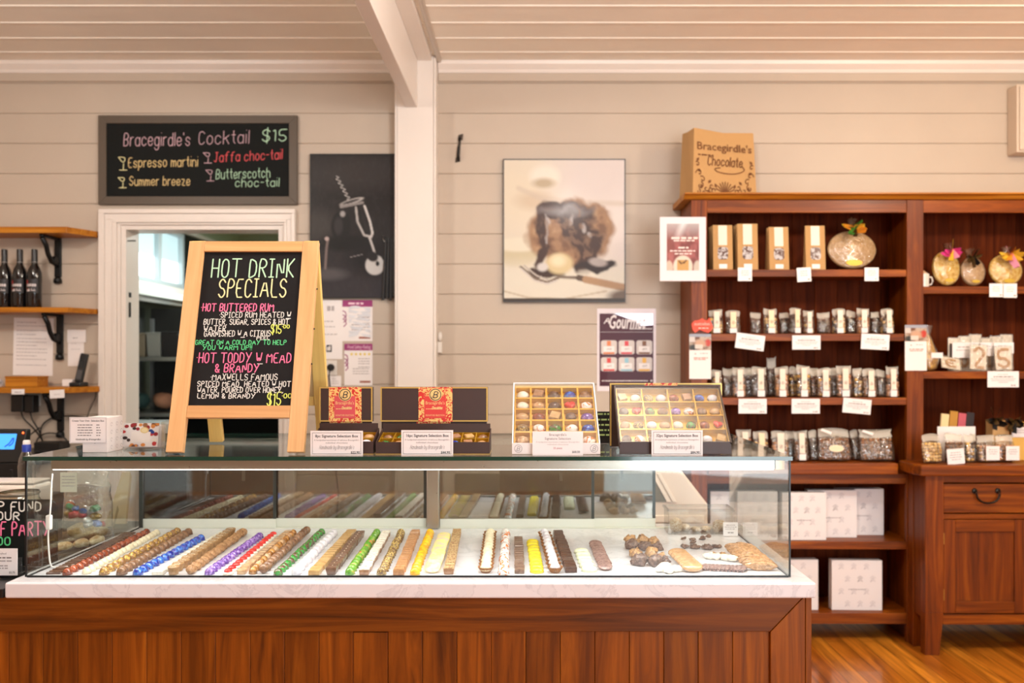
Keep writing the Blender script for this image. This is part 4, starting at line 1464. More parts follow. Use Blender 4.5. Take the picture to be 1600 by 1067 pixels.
PAL = {  # chocolates that sit in the boxes: shape, material, word
    'W': ('dome', 'white', 'white'), 'S': ('sq', 'milk', 'milk brown square'), 'D': ('dome', 'dark', 'dark'), 'B': ('dome', 'blue', 'blue'), 'M': ('dome', 'ruffle', 'milk brown'),
    'H': ('heart', 'red', 'red heart'), 'T': ('dome', 'caramel', 'tan'), 'C': ('dome', 'copper', 'copper'), 'Q': ('sq', 'tansquare', 'tan square'), 'R': ('lump', 'clusterd', 'rough brown'),
    'P': ('dome', 'purple', 'purple flecked'), 'O': ('dome', 'orangewhite', 'white flecked'), 'G': ('dome', 'greenswirl', 'green brown'), 'A': ('dome', 'silver', 'silvery white'), 'K': ('dome', 'pinktan', 'pink tan'), 'Z': ('dome', 'goldstripe', 'striped brown'),
}
BOXP = {}


def boxed(k, s):
    shape, mat, word = PAL[k]
    key = (k, round(s, 4))
    if key not in BOXP:
        if shape == 'sq':
            mb = block(s * 1.5, s * 1.5, s * .8)
        elif shape == 'heart':
            mb = heart(s * .95, s * .7)
        elif shape == 'lump':
            mb = lump(s * .85, s * .75, s * .45, s * .16, 3.2 / s, 9)
        else:
            mb = dome(s, s * .86, s * .8)
        BOXP[key] = mb.mesh('boxed_chocolate', [CH[mat]], shape != 'sq')
    return BOXP[key], word


def tray(box, M, w, L, rows, cols, cells, where, gold, depth=.022, div=.004, thick=None, hide=()):
    """gold divided tray in the plane z=0 of M, x right, y away and up; chocolates in its cells stay things of their own"""
    px, py = w / cols, L / rows
    t = MB().box(-w / 2, w / 2, 0, L, -.002, 0)
    for c in range(cols + 1):
        dv = div * (1.0 if not thick or c % thick == 0 else .0)
        if dv:
            x = -w / 2 + c * px
            t.box(max(x - dv, -w / 2), min(x + dv, w / 2), 0, L, .0002, depth)
    for r in range(rows + 1):
        t.box(-w / 2, w / 2, max(r * py - div, 0), min(r * py + div, L), .0001, depth - .0004)
    o = obj('gold_tray', t, gold, box)
    o.matrix_local = M
    W = box.matrix_world if box.matrix_world else Matrix()
    base = Matrix.Translation(box.location) @ M
    for r in range(rows):
        for c in range(cols):
            k = cells[rows - 1 - r][c] if c < len(cells[rows - 1 - r]) else ' '
            if k == ' ':
                continue
            s = min(px, py) * .435 - .0006
            me, word = boxed(k, s)
            ch = bpy.data.objects.new('boxed_chocolate', me)
            COL.objects.link(ch)
            ch.matrix_world = base @ Matrix.Translation((-w / 2 + (c + .5) * px, (r + .5) * py, .0006)) @ Matrix.Rotation(random.uniform(-.4, .4), 4, 'Z')
            tag(ch, '%s chocolate in %s, %s row down, %s along' % (word, where, ORD[rows - 1 - r], ORD[c]), 'chocolate', 'chocolates in ' + where)


SY = 2.61   # fronts of the boxes
# eight piece box
def lid_box(label, lx0, lx1, ly0, ly1, YL, bx0, bx1, YF, YBK, fy, cells, where, bandpx, red, name='chocolate_box'):
    X0, X1 = gx(bx0, YF), gx(bx1, YF)
    xc = (X0 + X1) / 2
    w = X1 - X0
    b = thing(name, label, 'chocolate box', (xc, YF, ZT + .0008))
    hf = gz(fy, YF) - ZT
    d = YBK - YF
    wall = MB()
    wall.box(-w / 2, w / 2, 0, .003, .002, hf)
    for s in (-1, 1):
        x0, x1 = sorted((s * w / 2, s * (w / 2 - .003)))
        wall.hexa([(x0, .0031, .002), (x1, .0031, .002), (x1, d, .002), (x0, d, .002)], [(x0, .0031, hf), (x1, .0031, hf), (x1, d, hf + .034), (x0, d, hf + .034)])
    wall.box(-w / 2 + .0031, w / 2 - .0031, d - .003, d, .002, hf + .05)
    obj('box_base', wall, BROWNC, b)
    obj('base_edge', MB().box(-w / 2 - .001, w / 2 + .001, -.001, d, 0, .0019), GOLD, b)
    tl = math.atan2(.03, d)
    Mt = Matrix.Translation((0, .0045, hf - .021)) @ Matrix.Rotation(tl, 4, 'X')
    tray(b, Mt, w - .008, (d - .008) / math.cos(tl), len(cells), len(cells[0]), cells, where, GOLDT, .015, .002)
    LX0, LX1 = gx(lx0, YL) - xc, gx(lx1, YL) - xc
    z0, z1 = gz(ly1, YL) - ZT, gz(ly0, YL) - ZT
    yl = YL - YF
    lid = obj('lid', MB().box(LX0, LX1, yl, yl + .022, z0, z1), BROWNC, b, bevel=.001)
    e = .0045
    for (a0, a1, c0, c1) in ((LX0, LX1, z0, z0 + e), (LX0, LX1, z1 - e, z1), (LX0, LX0 + e, z0 + e, z1 - e), (LX1 - e, LX1, z0 + e, z1 - e)):
        obj('gold_edge', MB().box(a0, a1, yl - .0012, yl - .0002, c0, c1), GOLD, lid)
    A0, A1 = gx(bandpx[0], YL) - xc, gx(bandpx[1], YL) - xc
    band_print(lid, A0, A1, z0, z1, yl - .0014, red)
    obj('hinge_flap', MB().box(LX0 + .003, LX1 - .003, yl + .004, yl + .007, .002, z0), BROWNC, b)
    off = (-.007 if w > .3 else .001)
    obj('flap_band', MB().box(A0 + off, A1 + off, yl + .0028, yl + .0038, hf + .03, z0 - .001), BAND, b)
    return b


lid_box('small brown chocolate box with gold edged lid, red label and open tray', 499, 582, 605, 659, 2.73, 485, 583, SY, 2.715, 690, ['GMAT', 'KMTA'], 'the small eight piece box', (514, 565), PINKL)
lid_box('long brown chocolate box with gold edged lid and red label beside the small box', 594.5, 762, 605, 659, 2.74, 587, 765, SY, 2.725, 691, ['MGKPTSQM', 'GTMKWBST'], 'the long sixteen piece box', (654, 707), REDL)

# white twenty-five piece box
b = thing('chocolate_box', 'white chocolate box tilted to show five rows of chocolates in gold tray', 'chocolate box', ((gx(800, SY) + gx(938, SY)) / 2, SY, ZT + .0008))
w = gx(938, SY) - gx(800, SY)
hf = .036
a = math.atan2(.20, .27)
L = .318
obj('front_lip', MB().box(-w / 2, w / 2, 0, .003, 0, hf), PAPER, b, bevel=.0008)
for s in (-1, 1):
    m = MB()
    emblem(m, s * (w / 2 - .02), hf * .5, .012, -.0006)
    obj('emblem_print', m, LGREY, b)
Mt = Matrix.Translation((0, .012, .012)) @ Matrix.Rotation(a, 4, 'X')
fr = MB()
tk = .024
for s in (-1, 1):
    x0, x1 = sorted((s * w / 2, s * (w / 2 - .004)))
    fr.box(x0, x1, .004, L, -.004, tk)
fr.box(-w / 2 + .0041, w / 2 - .0041, L - .004, L, -.004, tk)
fr.box(-w / 2 + .0041, w / 2 - .0041, .004, L - .0041, -.008, -.0045)
o = obj('tilted_box', fr, PAPER, b)
o.matrix_local = Mt
strip = obj('gold_strip', MB().box(-w / 2 + .005, w / 2 - .005, L * .935, L - .005, .001, .016), pm('pale_gold', (214, 186, 128), .4), b)
strip.matrix_local = Mt
GOLDY = pm('yellow_gold_tray', (226, 172, 52), .35, .25)
tray(b, Mt @ Matrix.Translation((0, .008, .0008)), w - .012, L * .91, 5, 5, ['WSDBM', 'WTDHO', 'TCQRP', 'ZOGOB', 'KMTAO'], 'the white tilted box', GOLDY, .019, .0032)
obj('back_stay', MB().box(-.05, .05, .262, .266, 0, .185), PAPER, b)
f = obj('clear_film', MB().box(-w / 2 + .005, w / 2 - .005, .01, L - .004, .0225, .0229), FILM, b)
f.matrix_local = Mt

# thirty-two piece box
b = thing('chocolate_box', 'large brown chocolate box tilted to show four rows of chocolates, lid behind it', 'chocolate box', ((gx(968, SY) + gx(1143, SY)) / 2, SY, ZT + .0008))
w = gx(1143, SY) - gx(968, SY)
obj('front_lip', MB().box(-w / 2, w / 2, 0, .004, 0, .041), BROWNC, b, bevel=.0008)
a = math.atan2(.172, .165)
L = .245
Mt = Matrix.Translation((0, .012, .018)) @ Matrix.Rotation(a, 4, 'X')
fr = MB()
for s in (-1, 1):
    x0, x1 = sorted((s * w / 2, s * (w / 2 - .0035)))
    fr.box(x0, x1, .002, L, -.006, .027)
fr.box(-w / 2 + .0036, w / 2 - .0036, L - .004, L, -.006, .027)
fr.box(-w / 2 + .0036, w / 2 - .0036, .002, L - .0041, -.009, -.006)
o = obj('tilted_box', fr, BROWNC, b)
o.matrix_local = Mt
tray(b, Mt @ Matrix.Translation((0, .006, -.0035)), w - .010, L * .955, 4, 8, ['QWZACSBA', 'DHGMPOMT', 'KZATWGCH', 'DOMDTMAQ'], 'the large brown tilted box', GOLDT, .021, .0022, thick=2)
f = obj('clear_film', MB().box(-w / 2 + .004, w / 2 - .004, .006, L - .005, .0245, .0249), FILM, b)
f.matrix_local = Mt
sd = MB()
for s in (-1, 1):
    x0, x1 = sorted((s * w / 2, s * (w / 2 - .003)))
    sd.prism([(.0041, 0), (.0041, .040), (.03, .034), (.115, .108), (.115, 0)], x0, x1, 'x')
YL = 2.83
xc = b.location.x
LX0, LX1 = gx(953, YL) - xc, gx(1128, YL) - xc
z1 = gz(599, YL) - ZT
lid = obj('lid', MB().box(LX0, LX1, YL - SY, YL - SY + .022, .001, z1), BROWNC, b)
e = .005
for (a0, a1, c0, c1) in ((LX0, LX1, z1 - e, z1), (LX0, LX0 + e, .004, z1 - e), (LX1 - e, LX1, .004, z1 - e)):
    obj('gold_edge', MB().box(a0, a1, YL - SY - .0012, YL - SY - .0002, c0, c1), GOLD, lid)
obj('label_band', MB().box(gx(1007, YL) - xc, gx(1058, YL) - xc, YL - SY - .002, YL - SY - .0013, .02, z1 + .0008), BAND, lid)

CY = 2.588
price_card('price card reading 8pc in front of the small brown box', 485, 673, 567, 712, CY, sel_lines('8pc Signature Selection Box', '$22.90'), 'selection box price cards')
price_card('price card reading 16pc in front of the long brown box', 627, 672, 708, 712, CY, sel_lines('16pc Signature Selection Box', '$44.90'), 'selection box price cards')
price_card('price card without frame line in front of the white tilted box', 832, 674, 911, 712, CY,
           [('type', "Bracegirdle's", .82, .14, GREY), ('type', 'Signature Selection', .66, .14, GREY), ('small', 'A handpicked assortment of delicious Bracegirdle\'s', .54, .08, LGREY), ('small', 'individual chocolates', .44, .08, LGREY),
            ('type', '25 piece', .28, .11, REDINK), ('price', '$68.50', .12, .12, GREY)], 'selection box price cards', border=False)
price_card('price card reading 32pc in front of the large brown box', 1018, 672, 1098, 712, CY, sel_lines('32pc Signature Selection Box', '$84.90'), 'selection box price cards')

# small dark card with green writing behind the white box
YC2 = 2.95
o = obj('menu_card', MB().box(0, gx(957, YC2) - gx(932, YC2), 0, .003, 0, gz(643, YC2) - ZT - .001), BLACK, None, (gx(932, YC2), YC2, ZT + .001))
tag(o, 'small dark card with pale green writing standing behind the white box', 'card')
m = MB()
ww = gx(957, YC2) - gx(932, YC2)
for i, z in enumerate((.105, .085, .066, .047, .03)):
    m.ribbon(scribble(.004, ww - .003, z, .006, i), .006, -.0006, caps=False)
obj('lettering', m, pm('pale_green_ink', (168, 190, 120), .7), o)

# things by the end of the glass top
YB1 = 2.66
o = thing('gift_box', 'plain white gift box with a text card stuck on its front', 'box', (gx(129, YB1), YB1, ZT + .0008))
bw, bh = gx(168, YB1) - gx(129, YB1), gz(653, YB1) - ZT
obj('box_body', MB().box(0, bw, 0, .10, 0, bh), PAPER, o, bevel=.001)
m = MB()
m.ribbon(write("Bracegirdle's", bw * .5, .032, width=bw * .72, cap=.0075, align='c'), .0012, -.0006)
obj('lettering', m, GREY, o)
m = MB()
for z in (.015, .04, .065, .09):
    for y in (.025, .06, .09):
        m.ribbon([[(y + .006 * math.cos(k * .9), z + .006 * math.sin(k * .9)) for k in range(7)]], .0012, 0)
pr = MB().add([(bw + .0006, v.x, v.z) for v in m.v], m.f)
obj('emblem_print', pr, LGREY, o)
tw0 = gx(109.5, YB1) - gx(129, YB1)
tz0, tz1 = gz(692.5, YB1) - ZT, gz(652, YB1) - ZT
c = obj('text_card', MB().box(tw0, bw, -.004, -.002, tz0, tz1), CARD, o)
tw, th = bw - tw0, tz1 - tz0
m = MB()
put_type(m, 'Create Your Own  Selection Box', tw0 + tw / 2, tz1 - th * .17, .0085, -.0046, width=tw * .86, bold=.0002)
for i, z in enumerate((.70, .60, .50, .40, .30)):
    m.ribbon(scribble(tw0 + tw * .22, tw0 + tw * .62, tz0 + th * z, .0028, i), .0026, -.0045, caps=False)
    m.ribbon(scribble(tw0 + tw * .72, tw0 + tw * .84, tz0 + th * z, .0028, i + 9), .0026, -.0045, caps=False)
m.ribbon(write('Handmade by Bracegirdles', tw0 + tw * .5, tz0 + th * .12, width=tw * .66, cap=.005, slant=.35, align='c'), .0009, -.0045)
obj('lettering', m, GREY, c)
m = MB()
t = .0006
for (a0, a1, b0, b1) in ((tw0 + .002, bw - .002, tz0 + .002, tz0 + .002 + t), (tw0 + .002, bw - .002, tz1 - .002 - t, tz1 - .002), (tw0 + .002, tw0 + .002 + t, tz0 + .002, tz1 - .002), (bw - .002 - t, bw - .002, tz0 + .002, tz1 - .002)):
    m.box(a0, a1, -.0045, -.0041, b0, b1)
obj('border', m, GREY, c)

YB2 = 2.76
o = thing('leaflet_holder', 'clear holder of leaflets printed with chocolates beside the white gift box', 'leaflet holder', (gx(190, YB2), YB2, ZT + .0008))
lw, lh = gx(246, YB2) - gx(190, YB2), gz(659, YB2) - ZT
P = Print(70, 54, (232, 226, 222))
rr = random.Random(11)
for i in range(46):
    u, v = rr.random(), rr.random()
    if .22 < u < .74 and .28 < v < .85:
        continue
    P.blob(u, v, rr.uniform(.05, .08), rr.uniform(.06, .1), rr.choice([(110, 66, 44), (60, 40, 36), (150, 40, 44), (40, 70, 140), (216, 140, 70), (240, 230, 214), (150, 104, 70), (190, 60, 60)]), .3)
P.rect(.24, .36, .78, .8, (240, 232, 224))
P.blob(.6, .3, .12, .13, (226, 196, 130), .2)
P.blob(.6, .3, .085, .095, (238, 220, 170), .2)
P.obj('leaflet', lw, lh * .86, PRINT_G, o, (0, 0, .008), (-.18, 0, 0))
m = MB()
for i in range(6):
    m.box(.002, lw - .002, .012 + i * .009, .014 + i * .009, .006, lh * .9)
obj('leaflet_stack', m, PAPER, o, (0, 0, 0), (-.1, 0, 0))
m = MB().box(-.006, lw + .02, -.008, .075, 0, .004)
m.box(lw + .016, lw + .02, -.008, .075, .0041, lh).box(-.006, -.002, -.008, .075, .0041, lh * .6)
obj('clear_stand', m, TUBM, o)

# ------------------------------------------------------------------ boards and pictures on the wall
YP = YW - .012
o = thing('cocktail_board', 'dark framed chalkboard listing cocktails above the kitchen doorway', 'chalkboard', (gx(155, YP), YP, gz(320, YP)))
w, h = gx(465, YP) - gx(155, YP), gz(181, YP) - gz(320, YP)
fw = .048
obj('board', MB().box(fw - .003, w - fw + .003, -.004, .004, fw - .003, h - fw + .003), CHALKB2, o)
FRB = pm('taupe_board_frame', (84, 72, 60), .5)
for (poly) in ([(0, 0), (w, 0), (w - fw, fw), (fw, fw)], [(0, h), (fw, h - fw), (w - fw, h - fw), (w, h)], [(0, 0), (fw, fw), (fw, h - fw), (0, h)], [(w, 0), (w, h), (w - fw, h - fw), (w - fw, fw)]):
    obj('frame_side', MB().prism(poly, -.014, .011), FRB, o, bevel=.0015)


def cb(px, py):
    return gx(px, YP) - o.location.x, gz(py, YP) - o.location.z


def chalk_tilt(lines):
    for text, x0, yt, x1, yb, ink, pen, rise in lines:
        ax, az = cb(x0, yb)
        bx, _ = cb(x1, yb)
        _, cz = cb(x0, yt)
        st = write(text, ax, az, width=bx - ax, cap=cz - az, wob=.15, smooth=2, tilt=rise, slant=.06)
        obj('lettering', MB().ribbon(st, pen, -.0048), ink, o)


chalk_tilt([("Bracegirdle's", 194, 208, 297, 228, CH_D, 0.0044, .0), ('Cocktail', 311, 206, 389, 226, CH_D, 0.0041, .03), ('$15', 410, 203, 447, 221, CH_G, 0.0052, .02),
            ('^', 184.5, 246, 199, 266, CH_C, 0.0044, 0), ('Espresso martini', 201, 247, 309, 262, CH_O, 0.0043, .02), ('^', 184, 278, 198, 294, CH_C, 0.0044, 0), ('Summer breeze', 203, 276, 297, 290, CH_O, 0.0043, .0),
            ('^', 317, 239, 331, 255, CH_D, 0.0044, 0), ('Jaffa choc-tail', 335, 239, 441, 254, CH_R, 0.0041, .05), ('^', 321, 266, 335, 283, CH_D, 0.0037, 0), ('Butterscotch', 338, 265, 422, 280, CH_G, 0.0037, .03),
            ('choc-tail', 368, 279, 436, 292, CH_G, 0.0037, .01)])

# cake picture
o = thing('cake_picture', 'large framed photograph of a chocolate sauced pudding on a plate', 'picture', (gx(786, YP), YP, gz(472, YP)))
w, h = gx(977, YP) - gx(786, YP), gz(249, YP) - gz(472, YP)
P = Print(110, 128, (232, 222, 206))
P.fade(0.3, 1.0, (238, 228, 226), .8, 'u')
P.blob(.1, .25, .3, .25, (236, 222, 196), 1.0, k=.6)
P.blob(.75, .12, .35, .2, (224, 212, 210), 1.0, k=.7)
P.blob(.34, .12, .12, .08, (244, 236, 222), .6)
P.blob(.33, .165, .09, .035, (196, 178, 150), .8)
P.blob(.25, .29, .14, .06, (212, 190, 164), 1.0, k=.7)
P.line([(.12, .2), (.3, .27), (.6, .3), (1, .31)], .02, (212, 196, 180), 1.2, .6)
P.blob(.1, .66, .2, .1, (216, 204, 172), .35)
P.blob(.12, .60, .2, .05, (240, 232, 212), .4)
P.fade(.68, .8, (236, 230, 214), .9)
n = P.noise(16, 2)
wu, wv = P.u.copy(), P.v.copy()
P.u = P.u + (P.noise(9, 11) - .5) * .10
P.v = P.v + (P.noise(9, 12) - .5) * .09
P.blob(.55, .52, .36, .24, (170, 132, 100), .14)
d = np.clip((1 - np.hypot((P.u - .55) / .35, (P.v - .53) / .24)) * 6, 0, 1)
P.mix(d * np.clip((n - .5) * 4, 0, 1), (126, 92, 70))
P.mix(d * np.clip((.42 - n) * 5, 0, 1), (206, 170, 132))
P.mix(d * np.clip((P.u - .75) * 3, 0, 1) * .5, (140, 112, 92))
sau = (74, 52, 46)
P.blob(.44, .36, .17, .075, sau, .2)
P.blob(.62, .40, .12, .09, sau, .3)
P.line([(.31, .36), (.30, .5), (.34, .62), (.30, .74)], .035, sau, .5)
P.line([(.52, .42), (.60, .55), (.68, .66), (.66, .76)], .07, sau, .5)
P.line([(.62, .45), (.78, .56), (.74, .7)], .055, sau, .5)
P.line([(.45, .40), (.55, .52)], .04, sau, .5)
P.blob(.76, .76, .16, .045, (54, 40, 38), .25)
P.blob(.36, .8, .14, .035, (70, 50, 42), .3)
P.mix(np.clip((1 - np.hypot((P.u - .5) / .3, (P.v - .36) / .05)) * 1.2, 0, 1) * .5, (190, 186, 190))
for (u, v) in ((.36, .45), (.68, .48), (.72, .53), (.55, .42)):
    P.blob(u, v, .018, .03, (196, 188, 186), .7, k=.8)
P.line([(.345, .4), (.36, .55), (.35, .58)], .012, (170, 164, 164), .8, .8)
P.mix(np.clip((P.noise(26, 8) - .52) * 5, 0, 1) * np.clip((1 - np.hypot((P.u - .6) / .34, (P.v - .5) / .24)) * 5, 0, 1) * .6, (150, 118, 96))
P.u, P.v = wu, wv
P.blob(.78, .725, .075, .03, (182, 172, 168), .5, .15)
P.blob(.46, .735, .11, .075, (226, 206, 160), .35)
P.blob(.45, .715, .06, .04, (246, 234, 200), .9)
P.blob(.32, .76, .045, .03, (226, 220, 216), .5)
P.line([(.14, .76), (.25, .84), (.36, .87), (.46, .83), (.62, .835)], .012, (128, 112, 98), .5)
P.line([(.14, .77), (.25, .855), (.36, .88), (.44, .855)], .008, (222, 214, 206), .6)
P.line([(.17, .75), (.27, .82), (.37, .85)], .007, (200, 190, 180), .6)
P.line([(.62, .835), (.67, .845)], .024, (96, 78, 66), .4)
P.line([(.68, .848), (1.0, .905)], .03, (186, 150, 116), .4)
P.line([(.0, .93), (.2, .975), (.5, .985), (.85, .93)], .007, (206, 192, 170), .8)
P.blob(1.0, .97, .13, .05, (120, 104, 92), .6)
P.rect(0, .978, 1, 1, (74, 66, 60))
P.obj('photograph', w - .012, h - .012, PRINT_G, o, (.006, -.0105, .006))
obj('backing', MB().box(.004, w - .004, -.010, .011, .004, h - .004), pm('dark_grey_frame', (58, 58, 62), .4), o)
for (a0, a1, b0, b1) in ((0, .006, 0, h), (w - .006, w, 0, h), (.006, w - .006, 0, .006), (.006, w - .006, h - .006, h)):
    obj('frame_side', MB().box(a0, a1, -.013, .011, b0, b1), pm('dark_grey_frame', (58, 58, 62), .4), o)

# corkscrew picture
o = thing('corkscrew_picture', 'black framed monochrome photograph of a corkscrew beside the post', 'picture', (gx(485, YP), YP, gz(466, YP)))
w, h = gx(618, YP) - gx(485, YP), gz(241, YP) - gz(466, YP)
P = Print(100, 168, (36, 33, 34))
P.fade(.55, 1.0, (62, 60, 66), .8)
P.blob(.6, .12, .6, .12, (62, 58, 58), 1.0, k=.7)
P.blob(.05, .5, .3, .1, (74, 70, 68), 1.0, k=.6)
P.mix(np.clip((P.noise(40, 5) - .5) * 2, 0, 1) * .18, (90, 88, 88))
P.blob(.42, .62, .3, .06, (24, 23, 25), .6)
P.blob(.75, .72, .3, .13, (32, 31, 34), .8)
sp = [(.295 + .16 * t + .022 * math.sin(t * 6 * 2 * PI), .15 + .17 * t) for t in np.linspace(0, 1, 60)]
P.line(sp, .011, (18, 17, 18), .6)
P.line([(u + .008, v) for u, v in sp], .005, (206, 202, 200), .8, .8)
P.blob(.49, .335, .15, .021, (40, 38, 38), .15, -.28)
P.blob(.49, .327, .145, .016, (206, 200, 196), .3, -.28)
P.blob(.48, .328, .115, .010, (70, 66, 66), .4, -.28)
P.line([(.36, .365), (.62, .335)], .016, (150, 144, 142), .5)
P.blob(.36, .5, .12, .105, (26, 25, 27), .2, .05)
P.blob(.33, .5, .05, .06, (54, 52, 54), .6)
P.blob(.38, .415, .03, .02, (170, 166, 166), .6)
P.line([(.54, .37), (.56, .47), (.64, .565), (.72, .575)], .013, (186, 182, 180), .5)
P.line([(.645, .36), (.71, .47), (.74, .55), (.72, .58)], .013, (216, 212, 210), .5)
P.line([(.58, .38), (.64, .54)], .007, (30, 28, 28), .5)
P.line([(.70, .575), (.745, .65), (.78, .72)], .013, (200, 196, 194), .5)
P.blob(.77, .775, .115, .07, (206, 204, 202), .15, .5)
P.blob(.74, .715, .07, .035, (40, 38, 40), .3, .5)
P.blob(.80, .765, .022, .018, (30, 28, 30), .3)
P.blob(.88, .72, .03, .02, (44, 42, 44), .3)
P.line([(.2, .6), (.185, .66), (.17, .8)], .014, (150, 132, 128), .8, .7)
P.blob(.19, .59, .026, .014, (196, 176, 172), .5)
P.blob(.22, .84, .2, .04, (104, 100, 102), .9, k=.6)
P.line([(.47, .72), (.62, .70)], .004, (150, 146, 148), .6)
P.obj('photograph', w - .014, h - .014, PRINT_G, o, (.007, -.0105, .007))
obj('backing', MB().box(.004, w - .004, -.010, .011, .004, h - .004), BLACK, o)
for (a0, a1, b0, b1) in ((0, .007, 0, h), (w - .007, w, 0, h), (.007, w - .007, 0, .007), (.007, w - .007, h - .007, h)):
    obj('frame_side', MB().box(a0, a1, -.014, .011, b0, b1), BLACK, o)
# black tongs hanging on its corner
o = thing('black_tongs', 'black tongs hanging on a hook in front of the corkscrew picture', 'tongs', pt(607, 372, YP - .03))
s = FPX / (YP - .03)
obj('hook', MB().tube([(-.03, .0, .012), (-.034, -.004, -.004), (-.024, -.006, -.02), (-.014, 0, -.022)], .0025, 6), CHROME, o, smooth=True)
for i, (x0, x1, L) in enumerate(((-.016, -.034, .37), (.0, -.012, .36), (.016, .012, .37), (.028, .03, .35))):
    obj('tong_arm', MB().hexa([(x1 - .008, .0, -L), (x1 + .008, .0, -L), (x1 + .008, .012, -L), (x1 - .008, .012, -L)], [(x0 - .006, .0, 0), (x0 + .006, .0, 0), (x0 + .006, .012, 0), (x0 - .006, .012, 0)]), BLACK, o, bevel=.002)
obj('end_ring', MB().box(-.022, .034, .013, .018, -.012, .004), BLACK, o)


def wall_sheet(label, x0, y0, x1, y1, deco, name='notice', cat='notice', group=None, mat=None, Y=None, tilt=0):
    Y = Y or YW - .0025
    w, h = gx(x1, Y) - gx(x0, Y), gz(y0, Y) - gz(y1, Y)
    s = obj(name, MB().box(0, w, 0, .0015, 0, h), mat or PAPER, None, (gx(x0, Y), Y, gz(y1, Y)), (0, tilt, 0))
    tag(s, label, cat, group)
    deco(s, w, h)
    return s


def plain_text(rows, ink=LGREY, u0=.1, u1=.9, t=.006, seed=1):
    def f(s, w, h):
        m = MB()
        for i, v in enumerate(rows):
            m.ribbon(scribble(w * u0, w * (u1 if i % 3 else u1 * .7), h * (1 - v), t, seed + i), t * .8, -.0007, caps=False)
        obj('lettering', m, ink, s)
    return f


PURPLE = pm('magenta_print', (150, 52, 112), .35, coat=.3)


def cert(s, w, h):
    m = MB().ribbon(scribble(w * .25, w * .6, h * .86, .008, 3), .03, -.0007, caps=False)
    for i, v in enumerate((.36, .45, .58)):
        m.ribbon(scribble(w * .1, w * (.55 + .1 * i), h * (1 - v), .006, i), .005, -.0007, caps=False)
    obj('lettering', m, LGREY, s)
    l = obj('logo_square', MB().box(w * .22, w * .48, -.0012, -.0006, h * .12, h * .24), INK, s)
    m = MB()
    for i, x in enumerate((.28, .34, .40)):
        m.ribbon([[(w * x, h * .15), (w * x, h * (.20 + .01 * i))]], .006, -.0018)
    obj('logo_mark', m, PAPER, l)


wall_sheet('white certificate with small black logo under the corkscrew picture', 503, 469, 535, 561, cert)


def flyer(title):
    def f(s, w, h):
        obj('purple_header', MB().box(0, w, -.001, -.0003, h * .84, h), PURPLE, s)
        m = MB()
        if title:
            put_type(m, 'Food Safety Rating', w * .52, h * .885, .03, -.0014, width=w * .82, shear=.1)
        else:
            m.ribbon(scribble(w * .2, w * .7, h * .92, .01, 4), .012, -.0014, caps=False)
        obj('header_lettering', m, pm('pale_pink_ink', (232, 196, 212), .5), s)
        m = MB()
        for i in range(5):
            u = w * (.26 + .155 * i)
            m.add([(u + .011 * (1 if k % 2 == 0 else .45) * math.sin(k * PI / 5), -.0008, h * .75 + .011 * (1 if k % 2 == 0 else .45) * math.cos(k * PI / 5)) for k in range(10)], [tuple(range(10))])
        if title:
            obj('gold_stars', m, pm('star_yellow', (222, 196, 70), .5), s)
        m = MB()
        for i, v in enumerate((.36, .42, .48, .56, .60, .66, .72)):
            m.ribbon(scribble(w * (.3 if i > 3 else .5), w * .9, h * (1 - v), .005, i + 20), .005, -.0007, caps=False)
        obj('lettering', m, LGREY, s)
        m = MB()
        for k in range(3):
            m.ribbon([[(w * .02, h * (.74 - .1 * k)), (w * .1, h * (.71 - .1 * k)), (w * .13, h * (.62 - .1 * k)), (w * .05, h * (.56 - .1 * k))]], .006, -.0007)
        obj('purple_swirl', m, PURPLE, s)
        m = MB().box(w * .55, w * .93, -.0009, -.0003, h * .06, h * .11)
        obj('council_mark', m, pm('council_brown', (160, 96, 80), .5), s)
    return f


s = wall_sheet('purple headed certificate covered by a stack of shiny strips', 535, 469, 582, 533, flyer(False))
w, h = gx(582, YW) - gx(535, YW), gz(469, YW) - gz(533, YW)
SHINY = pm('shiny_white_plastic', (226, 228, 234), .15, coat=.8)
for i in range(8):
    z = h * (.84 - i * .095)
    m = MB()
    n = 7
    a = [(w * (.22 + .72 * k / (n - 1)), -.004 - .004 * math.sin(k * 1.3 + i), z + .006 * math.sin(k * .9 + i * 1.7)) for k in range(n)]
    m.add(a + [(x, y + .003, zz - h * .065) for x, y, zz in a], [(k, k + 1, n + k + 1, n + k) for k in range(n - 1)])
    obj('shiny_strip', m, SHINY, s, smooth=True)
wall_sheet('purple headed food safety certificate with five yellow stars', 538, 537, 582, 602, flyer(True))
wall_sheet('small white sheet below the wall outlet', 515, 587, 533, 604, plain_text((.3, .5, .7), LGREY, .2, .8, .004, 4))


def outlet(label, x0, y0, x1, y1, plug):
    w, h = gx(x1, YW) - gx(x0, YW), gz(y0, YW) - gz(y1, YW)
    o = thing('power_outlet', label, 'outlet', (gx(x0, YW), YW - .0005, gz(y1, YW)))
    obj('cover_plate', MB().box(0, w, -.008, 0, 0, h), pm('outlet_white', (222, 216, 208), .4), o, bevel=.002)
    for s in (.3, .7):
        obj('rocker', MB().box(w * s - .006, w * s + .006, -.011, -.0081, h * .7, h * .9), pm('outlet_white', (222, 216, 208)), o, bevel=.001)
    return o


